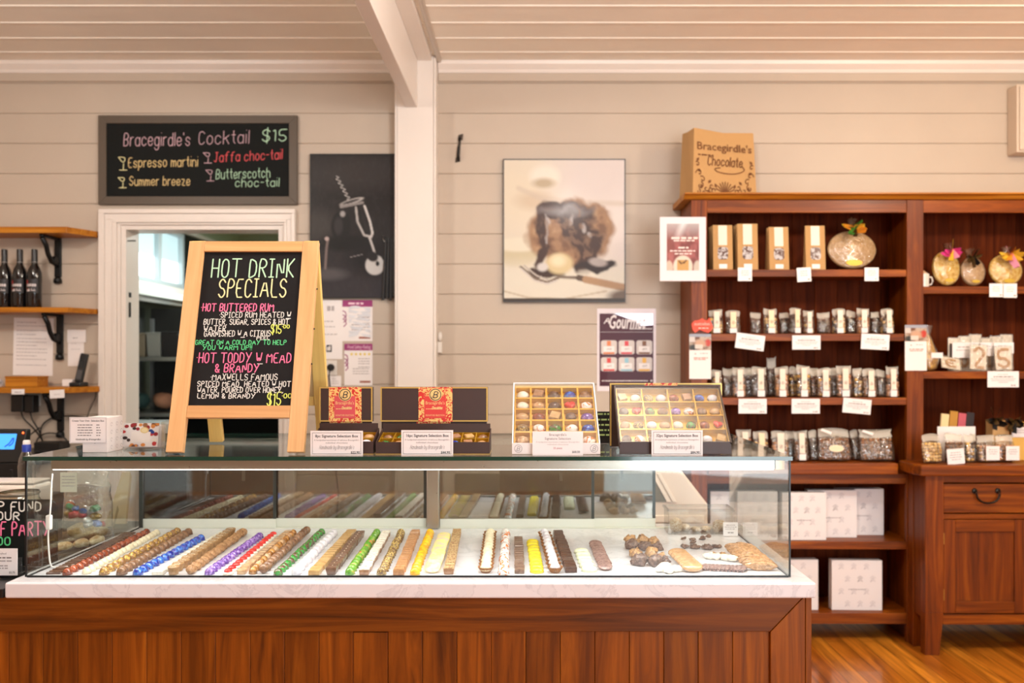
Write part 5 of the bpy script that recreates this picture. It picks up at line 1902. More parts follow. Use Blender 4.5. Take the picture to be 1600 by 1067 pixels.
outlet('white wall outlet with round black plug under the certificate', 510, 563, 527, 586, True)
o = thing('appliance_plug', 'round black plug and cord in the outlet under the certificate', 'plug', pt(517, 574, YW - .012))
obj('plug_body', MB().lathe([(.022, 0), (.02, .02), (.012, .03)], 16, M=Matrix.Rotation(PI / 2, 4, 'X')), BLACK, o, smooth='auto')
obj('cord', MB().tube([(0, -.022, 0), (-.004, -.024, -.05), (.002, -.02, -.13), (.008, -.018, -.26), (.02, -.02, -.5), (.05, -.02, -.75), (.03, -.02, -1.0)], .004, 6), BLACK, o, smooth=True)

# gourmet poster
Yg = YW - .003
P = Print(4, 4, (255, 255, 255))


def gourmet(s, w, h):
    obj('plum_panel', MB().box(w * .04, w * .955, -.001, -.0004, h * .06, h * .94), pm('plum_print', (70, 22, 38), .45, coat=.05, spec=.3), s)
    m = MB()
    put_type(m, 'Gourmet', w * .5, h * .76, .115, -.0014, bold=.0022, width=w * .62, shear=.25)
    m.ribbon(write('A', w * .12, h * .82, width=w * .08, cap=h * .08, slant=.3), .006, -.0014)
    m.ribbon(scribble(w * .55, w * .93, h * .755, .006, 8), .006, -.0014, caps=False)
    m.ribbon(scribble(w * .08, w * .86, h * .125, .004, 9), .006, -.0014, caps=False)
    m.ribbon([[(w * .05, h * .715), (w * .95, h * .715)]], .0015, -.0013)
    m.ribbon([[(w * .92, h * .125)]], .012, -.0014)
    obj('lettering', m, pm('poster_white_ink', (226, 218, 218), .4), s)
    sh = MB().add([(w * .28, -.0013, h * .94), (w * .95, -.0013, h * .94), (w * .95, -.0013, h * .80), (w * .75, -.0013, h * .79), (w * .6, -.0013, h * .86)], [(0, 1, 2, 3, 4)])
    obj('painted_glare', sh, pm('glare_tone', (190, 184, 192), .15, .3, .6), s)  # glare on the poster top, painted as a pale shape
    cols = [(214, 120, 60), (206, 50, 60), (120, 70, 26), (206, 54, 44), (140, 190, 206), (226, 172, 50)]
    for i in range(6):
        cx, cz = w * (.2 + .3 * (i % 3)), h * (.53 - .205 * (i // 3))
        jw, jh = w * .135, h * .085
        cc = pm('jar_ink_%d' % i, cols[i], .4)
        b = obj('jar_print', MB().add([(cx + jw * (1 if abs(math.cos(a)) > .3 else .9) * max(-1, min(1, 1.35 * math.cos(a))), -.0014, cz + jh * max(-1, min(1, 1.25 * math.sin(a)))) for a in (2 * PI * k / 28 for k in range(28))], [tuple(range(28))]), pm('jar_glass_print', (206, 196, 190), .4), s)
        k = MB().box(cx - jw * .7, cx + jw * .7, -.0021, -.0016, cz - jh * .95, cz - jh * .7).box(cx - jw * .25, cx + jw * .25, -.0021, -.0016, cz + jh * .2, cz + jh * .9)
        obj('jar_band', k, cc, b)
        obj('jar_label', MB().box(cx - jw * .68, cx + jw * .68, -.0021, -.0016, cz - jh * .65, cz + jh * .15), PAPER, b)
        obj('jar_script', MB().ribbon(write('on', cx, cz - jh * .35, width=jw * .5, cap=jh * .3, slant=.4, align='c'), .002, -.0026), GREY, b)


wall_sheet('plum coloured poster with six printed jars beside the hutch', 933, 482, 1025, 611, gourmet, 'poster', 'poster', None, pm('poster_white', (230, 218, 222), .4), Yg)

# iron hook, white switch, wall box
o = thing('iron_hook', 'small dark iron hook screwed to the board wall near the post', 'hook', pt(717, 232, YW - .003))
obj('hook_plate', MB().hexa([(-.014, -.004, -.08), (.004, -.004, -.08), (.004, .002, -.08), (-.014, .002, -.08)], [(.002, -.004, .07), (.014, -.004, .07), (.014, .002, .07), (.002, .002, .07)]).hexa([(-.006, -.006, .045), (.022, -.006, .05), (.022, .002, .05), (-.006, .002, .045)], [(-.002, -.006, .08), (.026, -.006, .088), (.026, .002, .088), (-.002, .002, .08)]).hexa([(-.022, -.006, -.085), (.008, -.006, -.078), (.008, .002, -.078), (-.022, .002, -.085)], [(-.018, -.006, -.055), (.008, -.006, -.05), (.008, .002, -.05), (-.018, .002, -.055)]), pm('rusty_iron', (70, 58, 48), .5, .4), o, bevel=.002)
obj('hook_arm', MB().tube([(.006, -.004, .06), (.008, -.03, .055), (.0, -.036, .0), (-.004, -.03, -.05), (-.002, -.006, -.07)], [.008, .007, .006, .007, .009], 8), IRON, o, smooth=True)
o = thing('wall_switch', 'small white switch block on the side of the post', 'switch', (-.5475, 4.895, gz(551, 4.9)))
obj('switch_body', MB().box(.0006, .026, -.014, .02, 0, gz(534, 4.9) - gz(551, 4.9)), pm('outlet_white', (222, 216, 208)), o, bevel=.003)
obj('switch_bulge', MB().ball((.014, -.002, .098), .014, .012, .028, 10, 6), pm('outlet_white', (222, 216, 208)), o, smooth=True)
o = thing('switchboard_box', 'pale box fixed to the wall high above the hutch', 'box', (gx(1589, YW - .1), YW - .1, gz(238, YW - .1)))
obj('box_body', MB().box(0, .6, 0, .0995, 0, gz(131, YW - .1) - gz(238, YW - .1)), pm('pale_beige_box', (206, 190, 172), .5), o, bevel=.006)
obj('box_lid', MB().box(.012, .588, -.012, -.0005, .012, gz(131, YW - .1) - gz(238, YW - .1) - .012), pm('pale_beige_box', (206, 190, 172)), o, bevel=.006)

# ------------------------------------------------------------------ hutch
YH = 4.588
HB = YW - .002       # back
HX0, HX1 = .907, 3.05
HM0, HM1 = gx(1417, YH), gx(1443, YH)
Z5 = 2.088
hu = thing('hutch', 'tall dark timber shop hutch with open shelves against the wall', 'shelf unit', (0, YH, 0))
D = HB - YH


def hbox(name, x0, x1, y0, y1, z0, z1, mat, bevel=.002, parent=hu):
    return obj(name, MB().box(x0, x1, y0, y1, z0, z1), mat, parent, bevel=bevel)


ztop = gz(303, YH)
obj('top_moulding', MB().prism([(-.045, ztop - .008), (-.045, ztop), (D - .001, ztop), (D - .001, ztop - .032), (.0, ztop - .032), (-.012, ztop - .03), (-.03, ztop - .014)], HX0 - .045, HX1 + .04, 'x'), SHELFW, hu)
zf0 = gz(332, YH)
sx1 = gx(1105, YH)
hbox('stile', HX0, sx1, 0, .03, .0, ztop - .033, HW_V)
hbox('stile', HM0, HM1, 0, .03, .0, ztop - .033, HW_V)
hbox('stile', HX1 - .09, HX1, 0, .03, .0, ztop - .033, HW_V)
hbox('frieze_rail', sx1 + .0005, HM0 - .0005, .003, .028, zf0, ztop - .033, HW_H)
hbox('frieze_rail', HM1 + .0005, HX1 - .091, .003, .028, zf0, ztop - .033, HW_H)
hbox('side_panel', HX0, HX0 + .022, .031, D - .013, 0, ztop - .033, HW_V)
hbox('side_panel', HX1 - .022, HX1, .031, D - .013, 0, ztop - .033, HW_V)
hbox('partition', HM0 + .03, HM0 + .055, .031, D - .013, 0, ztop - .033, HW_V)
for i in range(16):
    x0 = HX0 + i * (HX1 - HX0) / 16
    obj('back_board', MB().box(x0 + .0006, x0 + (HX1 - HX0) / 16 - .0006, D - .012, D, .05, ztop - .034), HW_B, hu, bevel=.0025)
LX0, LX1 = HX0 + .023, HM0 + .029
RX0, RX1 = HM0 + .056, HX1 - .023
SH = {}
for n, py in (('a', 421), ('b', 521.5), ('c', 621.5)):
    z = gz(py, YH)
    SH[n] = z
    hbox('shelf', LX0, LX1, .032, D - .013, z - .03, z, HW_H)
    hbox('shelf_edge', sx1 + .0005, HM0 - .0005, .004, .031, z - .04, z, HW_H)
for n, py in (('d', 447.5), ('e', 580.5)):
    z = gz(py, YH)
    SH[n] = z
    hbox('shelf', RX0, RX1, .032, D - .013, z - .03, z, HW_H)
    hbox('shelf_edge', HM1 + .0005, HX1 - .091, .004, .031, z - .04, z, HW_H)
# counter-high shelf and lower part of the open side
YK = YH - .03
zk = gz(724, YK)
SH['k'] = zk
hbox('counter_shelf', sx1 + .001, gx(1404, YK), -.03, D - .013, zk - .062, zk, HW_H, .006)
hbox('under_rail', sx1 + .0005, HM0 - .0005, .006, .03, gz(756, YH), zk - .063, HW_H)
zl = gz(846, YH)
SH['l'] = zl
hbox('lower_shelf', LX0, LX1, .032, D - .013, zl - .03, zl, HW_H)
hbox('shelf_edge', sx1 + .0005, HM0 - .0005, .002, .031, zl - .044, zl, HW_H)
zm = gz(958, YH)
SH['m'] = zm
hbox('bottom_shelf', LX0, LX1, .032, D - .013, zm - .03, zm, HW_H)
hbox('shelf_edge', sx1 + .0005, HM0 - .0005, .002, .031, zm - .06, zm, HW_H)

# sideboard under the other half
YS = 4.354
sbz = gz(727, YS)
sb = thing('sideboard', 'timber sideboard with drawer and panelled door standing forward of the hutch', 'sideboard', (0, YS, 0))
SX0 = gx(1446, YS + .03)
SX1 = 3.3
DS = YH - .003 - YS


def sbox(name, x0, x1, y0, y1, z0, z1, mat, bevel=.002, parent=sb):
    return obj(name, MB().box(x0, x1, y0, y1, z0, z1), mat, parent, bevel=bevel)


TX0 = gx(1440, YS)
obj('sideboard_top', MB().prism([(TX0, 0), (SX1 + .04, 0), (SX1 + .04, DS), (TX0 - .02, DS), (TX0 - .02, .06)], sbz - .058, sbz, 'z'), HW_H, sb, bevel=.008)
lw = .098
yl = .03
for (x0, flip) in ((SX0, 0), (SX1 - lw, 1)):
    a, b = x0, x0 + lw
    t0, t1 = (a, b - .02) if not flip else (a + .02, b)
    m = MB()
    m.hexa([(t0, yl + .006, .0), (t1, yl + .006, .0), (t1, yl + .055, .0), (t0, yl + .055, .0)], [(a, yl, .23), (b, yl, .23), (b, yl + .06, .23), (a, yl + .06, .23)])
    m.box(a, b, yl, yl + .06, .2301, sbz - .059)
    obj('leg', m, HW_V, sb, bevel=.002)
    obj('leg', MB().box(a, a + .06, DS - .06, DS - .002, 0, sbz - .059), HW_V, sb, bevel=.002)
sbox('side_panel', SX0 + .004, SX0 + .024, yl + .061, DS - .061, .19, sbz - .06, HW_V)
sbox('side_panel', SX1 - .024, SX1 - .004, yl + .061, DS - .061, .19, sbz - .06, HW_V)
yy = yl + .012
Yd = YS + yy
zb0, zb1 = gz(972, Yd), gz(958, Yd)
sbox('bottom_rail', SX0 + lw + .0005, SX1 - lw - .0005, yy, yy + .025, gz(976, Yd), gz(960, Yd), HW_H)
sbox('top_rail', SX0 + lw + .0005, SX1 - lw - .0005, yy, yy + .025, gz(754, Yd), sbz - .059, HW_H)
sbox('mid_rail', SX0 + lw + .0005, SX1 - lw - .0005, yy, yy + .025, gz(811, Yd), gz(803, Yd), HW_H)
sbox('cabinet_back', SX0 + .025, SX1 - .025, DS - .02, DS - .004, .18, sbz - .06, HW_B, 0)
sbox('cabinet_floor', SX0 + .025, SX1 - .025, yy + .026, DS - .021, .18, .20, HW_H, 0)
d0 = SX0 + lw + .004
d1 = d0 + .62
dr = sbox('drawer', d0, d1, yy - .004, yy + .02, gz(801, Yd), gz(756, Yd), HW_H, .003)
hx = gx(1547, YS)
hz = gz(772, YS)
hw = .062
hp = [(hx - hw, yy - .006, hz + .012), (hx - hw, yy - .022, hz + .006)]
for k in range(9):
    a = PI + PI * k / 8
    hp.append((hx + hw * math.cos(a), yy - .024, hz - .004 + .048 * math.sin(a)))
hp += [(hx + hw, yy - .022, hz + .006), (hx + hw, yy - .006, hz + .012)]
BRZ = pm('dark_bronze', (44, 36, 30), .35, .8)
hd = obj('handle', MB().tube(hp, .0055, 8), BRZ, dr, smooth=True)
for s in (-1, 1):
    obj('handle_rose', MB().lathe([(.015, 0), (.013, .006), (.005, .009)], 12, M=Matrix.Translation((hx + s * hw, yy - .004, hz + .012)) @ Matrix.Rotation(PI / 2, 4, 'X')), BRZ, dr, smooth='auto')
zd0, zd1 = gz(958, Yd), gz(812, Yd)
dw = .064
dx1 = d0 + .445
dr2 = sbox('door', d0 + dw - .004, dx1 - dw + .004, yy + .006, yy + .016, zd0 + dw - .004, zd1 - dw + .004, HW_V, 0)
for (a0, a1, b0, b1, m) in ((d0, d0 + dw, zd0, zd1, HW_V), (dx1 - dw, dx1, zd0, zd1, HW_V), (d0 + dw + .0004, dx1 - dw - .0004, zd0, zd0 + dw, HW_H), (d0 + dw + .0004, dx1 - dw - .0004, zd1 - dw, zd1, HW_H)):
    obj('door_frame', MB().box(a0, a1, yy - .004, yy + .019, b0, b1), m, dr2, bevel=.003)
for z in (zd0 + .1, zd1 - .1):
    obj('hinge', MB().box(d0 - .004, d0 + .002, yy - .007, yy - .0045, z - .03, z + .03), pm('brass', (170, 130, 60), .35, .9), dr2)
d2 = sbox('door', dx1 + .004, SX1 - lw - .004, yy - .004, yy + .016, zd0, zd1, HW_V, .003)

# ------------------------------------------------------------------ shop bag on top
YBG = 4.66
o = thing('paper_bag', 'brown paper carrier bag with shop lettering standing on top of the hutch', 'bag', (gx(1133, YBG), YBG, ztop + .004))
bw = .196
bh = gz(204, YBG) - ztop
rz = .30
o.rotation_euler = (0, 0, rz)
fw2 = .188
front = [(-.2, -.03, 0), (.2, -.03, 0), (.18, -.02, bh), (-.18, -.02, bh)]
fx = .205
m = MB().sheet([(-fx, 0, 0), (fx, 0, 0), (fx * .93, .012, bh), (.0, .018, bh * .965), (-fx * .93, .012, bh)])
obj('front_face', m, KRAFT, o)
bd = .16
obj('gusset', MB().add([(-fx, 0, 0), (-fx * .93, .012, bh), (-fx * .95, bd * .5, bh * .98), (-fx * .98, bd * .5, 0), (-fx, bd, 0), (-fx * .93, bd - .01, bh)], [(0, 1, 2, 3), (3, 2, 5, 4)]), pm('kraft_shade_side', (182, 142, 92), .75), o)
obj('gusset', MB().add([(fx, 0, 0), (fx * .93, .012, bh), (fx * .9, bd * .5, bh * .98), (fx * .9, bd * .5, 0), (fx, bd, 0), (fx * .93, bd - .01, bh)], [(0, 1, 2, 3), (3, 2, 5, 4)]), KRAFT, o)
obj('rear_face', MB().sheet([(-fx, bd, 0), (fx, bd, 0), (fx * .93, bd - .01, bh), (-fx * .93, bd - .01, bh)]), KRAFT, o)
obj('bag_base', MB().sheet([(-fx, 0, .001), (fx, 0, .001), (fx, bd, .001), (-fx, bd, .001)]), KRAFT, o)
TL = math.atan2(.012, bh)
m = MB()
put_type(m, "Bracegirdle's", .0, bh * .68, .062, -.003, width=.35, bold=.0006)
m.ribbon(scribble(-.17, -.06, bh * .60, .008, 6), .008, -.003, caps=False)
m.ribbon(write('Chocolate', .0, bh * .45, width=.22, cap=.052, slant=.2, align='c', smooth=2), .0062, -.003)
m.ribbon([chaikin(chaikin([(.11, bh * .47), (.135, bh * .40), (.06, bh * .33), (-.04, bh * .345), (-.075, bh * .40), (-.03, bh * .42)]))], .006, -.003)
obj('lettering', m, KRAFTI, o, None, (-TL, 0, 0))
m = MB()
for s in (-1, 1):
    for (x, z, r, a0) in ((.165, .12, .022, 0), (.145, .085, .02, 1), (.16, .05, .024, 2), (.12, .035, .02, 3), (.085, .05, .018, 4), (.07, .025, .02, 5), (.175, .17, .016, 1), (.17, .015, .015, 2), (.135, .012, .014, 4)):
        m.ribbon([[(s * (x + r * (1 - k / 9) * math.cos(a0 + k * .7)), z + r * (1 - k / 9) * math.sin(a0 + k * .7)) for k in range(8)]], .0065, -.003)
    for (x, z, a) in ((.18, .185, 2.2), (.15, .13, .4), (.11, .065, 2.4), (.055, .04, 1.2), (.09, .015, .2), (.15, .03, 1.5)):
        L = .03
        ca, sa = math.cos(a), math.sin(a)
        m.add([(s * x, -.003, z), (s * (x + L * .5 * ca - .009 * sa), -.003, z + L * .5 * sa + .009 * ca), (s * (x + L * ca), -.003, z + L * sa), (s * (x + L * .5 * ca + .009 * sa), -.003, z + L * .5 * sa - .009 * ca)], [(0, 1, 2, 3)])
for k in range(9):
    a = PI * (.12 + .76 * k / 8)
    m.ribbon([[(.012 * math.cos(a), .012 + .01 * math.sin(a)), (.062 * math.cos(a), .012 + .066 * math.sin(a))]], .0065, -.003)
obj('floral_print', m, KRAFTI, o, None, (-TL, 0, 0))

# ------------------------------------------------------------------ notices on the uprights
YN = YH - .006


def choc_poster(s, w, h):
    P = Print(40, 52, (150, 84, 76))
    P.fade(0, .5, (120, 60, 66), .5, 'u')
    P.mix(np.clip((P.noise(6, 1) - .45) * 3, 0, 1) * .7, (196, 116, 112))
    P.fade(.35, .0, (206, 200, 200), .8)
    P.mix(np.clip(1 - np.abs(P.u - .45 + (P.v - .1) * .6) * 6, 0, 1) * np.clip(1 - P.v * 2.4, 0, 1), (240, 240, 242))
    P.blob(.5, .92, .3, .24, (240, 224, 206), .12)
    P.rect(.32, .78, .68, 1, (214, 168, 100))
    P.blob(.07, .95, .12, .16, (224, 200, 180), .2)
    P.blob(.95, .95, .12, .16, (214, 200, 186), .2)
    P.line([(.38, .8), (.44, .85), (.55, .83), (.6, .78)], .02, (90, 50, 30), .5)
    P.obj('printed_panel', w * .7, h * .73, PRINT_G, s, (w * .15, -.0012, h * .165))
    m = MB()
    m.ribbon(scribble(w * .25, w * .82, h * .67, .012, 2), .012, -.002, caps=False)
    m.ribbon(scribble(w * .3, w * .75, h * .63, .007, 3), .007, -.002, caps=False)
    m.ribbon(scribble(w * .4, w * .62, h * .52, .009, 4), .009, -.002, caps=False)
    m.ribbon(scribble(w * .22, w * .8, h * .47, .007, 5), .007, -.002, caps=False)
    m.ribbon(scribble(w * .32, w * .7, h * .425, .007, 6), .007, -.002, caps=False)
    obj('lettering', m, pm('poster_pale_ink', (236, 214, 206), .5), s)


wall_sheet('white bordered poster of a paper bag taped to the hutch upright', 1031, 339, 1103, 439, choc_poster, 'poster', 'poster', None, pm('poster_white', (230, 218, 222)), YN - .01)


def leaflet(s, w, h):
    P = Print(26, 20, (200, 180, 160))
    P.mix(np.clip((P.noise(7, 4) - .4) * 3, 0, 1), (120, 80, 60))
    P.rect(0, 0, 1, .2, (170, 176, 190))
    P.rect(0, .2, .25, .5, (224, 214, 206))
    P.blob(.85, .55, .14, .22, (206, 70, 54), .3)
    P.blob(.5, .6, .25, .25, (214, 170, 140), .6)
    P.blob(.2, .85, .2, .2, (60, 60, 54), .5)
    P.rect(.25, .68, .6, .9, (232, 220, 208))
    P.obj('photo_print', w, h * .36, PRINT_G, s, (0, -.0012, h * .645))
    m = MB().ribbon(scribble(w * .2, w * .85, h * .47, .006, 2), .006, -.001, caps=False)
    m.ribbon(scribble(w * .22, w * .8, h * .435, .005, 3), .005, -.001, caps=False)
    obj('lettering', m, pm('salmon_ink', (206, 140, 128), .6), s)
    m = MB().ribbon(scribble(w * .5, w * .85, h * .57, .005, 5), .004, -.001, caps=False)
    m.ribbon([[(w * .28, h * .56)]], .01, -.001)
    obj('logo_mark', m, LGREY, s)


wall_sheet('white leaflet with a photo strip on the hutch upright near the case', 1077, 522, 1111, 592, leaflet, 'leaflet', 'leaflet', None, PAPER, YN)
wall_sheet('white leaflet with a photo strip on the middle hutch upright', 1414, 508, 1448, 579, leaflet, 'leaflet', 'leaflet', None, PAPER, YN)
mp = [(1080, 506), (1085, 501), (1092, 500), (1097, 497), (1101, 500), (1105, 501), (1108, 496), (1111, 503), (1114, 510), (1112, 516), (1107, 520), (1100, 518), (1093, 515), (1086, 520), (1082, 515)]
o = obj('shelf_tag', MB().prism([(gx(x, YN - .012), gz(y, YN - .012)) for x, y in mp], YN - .014, YN - .012), pm('orange_red_card', (226, 78, 50), .5), None)
tag(o, 'orange red tag cut in the shape of a country on the hutch upright', 'tag')
m = MB()
c0 = pt(1097, 507, YN - .0145)
put_type(m, 'australian', c0.x, c0.z - .004, .024, YN - .0148, width=.085)
m.ribbon(scribble(c0.x - .02, c0.x + .035, c0.z - .02, .006, 1), .005, YN - .0148, caps=False)
obj('lettering', m, pm('pale_orange_ink', (246, 200, 184), .5), o)

# ------------------------------------------------------------------ cellophane bags on the shelves
BAGF = glassy('cellophane', (.97, .97, .95), 1.25, .10, .09, haze=.035, hazecol=(.95, .84, .66), bump=1.0, bscale=38)
LABEL = pm('cream_label', (238, 218, 182), .5)
LABELW = pm('cream_white_label', (234, 222, 204), .5)


FILMTOP = glassy('cellophane_crimp', (.97, .97, .95), 1.0, .05, .14, haze=.34, hazecol=(.95, .88, .76), bump=1.0, bscale=46)


def bag_film(w, d, h, seed=0, lean=0):
    """pillow bag: full below, flat and crimped at the top"""
    mb = MB()
    nu, nz = 16, 9
    r = random.Random(seed)
    vs = []
    for k in range(nz):
        t = k / (nz - 1)
        dep = d * (1 if t < .5 else max(.04, 1 - ((t - .5) / .4) ** 1.2)) if t < .92 else d * .04
        wid = w * (1 + .03 * math.sin(t * 6) - .04 * t)
        for i in range(nu):
            a = 2 * PI * i / nu
            c, s = math.cos(a), math.sin(a)
            x = wid / 2 * math.copysign(abs(c) ** .55, c) + r.uniform(-1, 1) * w * .012
            y = dep / 2 * math.copysign(abs(s) ** .7, s) + r.uniform(-1, 1) * d * .03
            vs.append((x * (1 + (.05 * math.sin(t * 21 + seed) if t > .6 else 0)), y, t * h * (1 + (.03 * math.sin(3.1 * c + seed * 1.7) + .02 * c * math.cos(seed) if t > .7 else 0))))
    fs = [tuple(range(nu - 1, -1, -1)), tuple((nz - 1) * nu + i for i in range(nu))]
    for k in range(nz - 1):
        fs += [(k * nu + i, k * nu + (i + 1) % nu, (k + 1) * nu + (i + 1) % nu, (k + 1) * nu + i) for i in range(nu)]
    mb.add(vs, fs)
    for q in range(2 + (nz - 3) * nu, len(mb.m)):
        mb.m[q] = 1
    mb.m[1] = 1
    return mb


CONT = {
    'dark': two_tone('bag_dark_balls', (44, 30, 24), (96, 66, 50), 60, .4, .6, .22, .5),
    'gold': two_tone('bag_gold_pieces', (170, 120, 50), (226, 184, 100), 50, .4, .6, .3, .4),
    'nut': two_tone('bag_nuts', (170, 106, 54), (214, 150, 90), 70, .4, .6, .4, .2),
    'milk': two_tone('bag_milk_pieces', (120, 78, 50), (170, 120, 84), 60, .4, .6, .3, .3),
    'tan': two_tone('bag_tan_pieces', (176, 120, 84), (206, 150, 110), 60, .4, .6, .4, .2),
    'cream': two_tone('bag_cream_pieces', (222, 178, 110), (238, 208, 150), 50, .4, .6, .4, .2),
    'bark': two_tone('bag_bark', (78, 46, 28), (150, 100, 60), 60, .4, .6, .35, .3),
}
MIX = {'dark': 'dark', 'gold': 'dark', 'nut': 'milk', 'milk': 'gold', 'tan': 'dark', 'bark': 'milk', 'cream': 'gold'}


def contents(w, d, h, kind, seed):
    r = random.Random(seed)
    mb = MB()
    s = .0115
    nz = max(2, int(h * .72 / (s * 1.5)))
    for k in range(nz):
        z = s + k * s * 1.5
        n = max(2, int(w * .86 / (s * 1.7)))
        for i in range(n):
            x = (i + .5) / n * w * .86 - w * .43 + r.uniform(-.003, .003)
            for y in (-d * .24, d * .2):
                q = r.uniform(.85, 1.1)
                mb.ball((x, y + r.uniform(-.003, .003), z + r.uniform(-.002, .002)), s * q, s * q * .8, s * q * r.uniform(.7, 1.0), 7, 5, mi=1 if r.random() < .28 else 0)
    return mb


BAGS = {}


def bag(label, px, ybase, Yf, wpx, hpx, kind, group, labelled=True, lean=0.0, rz=0.0, seed=0, roll=0.0, z=None, big=False):
    w, h = wpx * .93 / FPX * Yf, hpx / FPX * Yf
    d = .046
    key = (kind, round(w, 2), round(h, 2), labelled, seed % 4, big)
    if key not in BAGS:
        t = thing('chocolate_bag', label, 'bag')
        obj('contents', contents(w, d, h, kind, seed), [CONT[kind], CONT[MIX[kind]]], t, smooth=True)['kind'] = 'stuff'
        obj('cellophane', bag_film(w, d, h, seed), [BAGF, FILMTOP], t, smooth=True)
        if labelled and not big:
            lw = w * .37
            l = obj('label_strip', MB().box(-lw / 2, lw / 2, -d * .62, -d * .60, h * .24, h * .93), LABEL if seed % 2 else LABELW, t)
            m = MB()
            emblem(m, 0, h * .47, lw * .27, -d * .62 - .0006)
            obj('emblem_print', m, pm('brown_print', (112, 66, 26)), l)
            obj('price_sticker', MB().box(-lw * .62, lw * .62, -d * .64, -d * .62, .002, h * .22), PAPER, t)
        if big:
            if labelled:
                obj('oval_label', MB().add([(.002 + .042 * math.cos(a), -d * .62, h * .36 + .02 * math.sin(a)) for a in (k * PI / 10 for k in range(20))], [tuple(range(20))]), LABEL, t)
            obj('price_sticker', MB().sheet([(-w * .42, -d * .45, h * .93), (-w * .12, -d * .5, h * .8), (-w * .08, -d * .5, h * .88), (-w * .36, -d * .42, h * .99)]), PAPER, t)
        BAGS[key] = t
    else:
        t = copy_tree(BAGS[key])
        tag(t, label, 'bag')
    t['group'] = group
    t['label'] = label
    zz = z if z is not None else gz(ybase, Yf)
    t.location = (gx(px, Yf), Yf + d / 2 + .008, zz + .0016 + d * .56 * math.sin(abs(lean)) + w * .5 * math.sin(abs(roll)))
    t.rotation_euler = (-lean, roll, rz)
    return t


zb = SH['b']
words = {'dark': 'dark', 'gold': 'golden', 'nut': 'nut brown', 'milk': 'milk brown', 'tan': 'tan', 'bark': 'bark brown'}
words['cream'] = 'cream'
YF = YH + .022
for i, (px, w, h, k, lab, dy) in enumerate(((1120, 25, 37, 'gold', 1, 0), (1147, 25, 36, 'dark', 1, 0), (1183, 19, 33, 'dark', 0, .03), (1206, 24, 39, 'gold', 1, 0), (1228, 18, 33, 'dark', 0, .05), (1246, 21, 40, 'dark', 1, 0), (1266, 19, 36, 'milk', 1, 0),
                                            (1290, 24, 33, 'dark', 0, .02), (1314, 23, 39, 'gold', 1, 0), (1333, 17, 36, 'dark', 0, .04), (1352, 22, 39, 'nut', 1, 0), (1371, 16, 34, 'dark', 0, .03), (1390, 24, 40, 'gold', 1, 0))):
    bag('%s cellophane bag on the second hutch shelf, %s from the country shaped tag' % (words[k], ORD[i]), px, 521, YF + dy, w, h, k, 'bags on the second hutch shelf', bool(lab), .04, random.uniform(-.12, .12), i, z=zb)
for i, (px, w, h, k, lab, dy) in enumerate(((1121, 19, 42, 'milk', 1, 0), (1139, 18, 44, 'dark', 0, .04), (1157, 24, 46, 'tan', 1, 0), (1173, 17, 44, 'dark', 0, .05), (1189, 27, 47, 'dark', 1, 0), (1208, 16, 60, 'dark', 0, .09), (1224, 24, 47, 'nut', 1, 0), (1242, 14, 46, 'gold', 0, .07),
                                            (1258, 24, 49, 'gold', 1, 0), (1275, 16, 44, 'bark', 0, .06), (1291, 25, 45, 'milk', 1, 0), (1307, 17, 45, 'dark', 0, .05), (1322, 27, 48, 'tan', 1, 0), (1343, 17, 44, 'gold', 0, .02), (1362, 25, 44, 'bark', 1, 0), (1380, 17, 42, 'dark', 0, .03), (1398, 22, 47, 'tan', 1, 0))):
    bag('%s cellophane bag on the third hutch shelf, %s from the leaflet upright' % (words[k], ORD[i]), px, 621, YF + dy, w, h, k, 'bags on the third hutch shelf', bool(lab), .04, random.uniform(-.12, .12), i + 20, z=SH['c'])
for i, (px, w, h, k, lab, dy) in enumerate(((1166, 26, 46, 'tan', 1, 0), (1192, 27, 46, 'milk', 1, 0), (1222, 30, 46, 'nut', 1, 0), (1238, 16, 44, 'dark', 0, .06), (1255, 24, 46, 'bark', 1, 0), (1274, 15, 46, 'dark', 0, .04))):
    bag('%s cellophane bag on the counter-high hutch shelf, %s from the glass case' % (words[k], ORD[i]), px, 722, YF + dy, w, h, k, 'bags on the counter-high hutch shelf', bool(lab), .14, random.uniform(-.1, .1), i + 40, z=zk)
for i, (px, w, h, dy) in enumerate(((1308, 56, 50, 0), (1341, 16, 46, .05), (1374, 58, 48, 0))):
    bag(['large bag of dark chocolate bark with an oval label on the counter-high shelf', 'narrow dark bag between the two large bark bags', 'large bag of dark chocolate bark without oval label by the middle upright'][i], px, 722, YF + dy, w, h, 'bark' if i != 1 else 'dark', 'bark bags', i == 0, .2, (.0, .1, -.05)[i], 60 + i, z=zk, big=i != 1)

# kraft pouches, top shelf
WINF = two_tone('foil_window', (190, 186, 186), (96, 70, 62), 60, .45, .55, .15, .6)
za = SH['a']


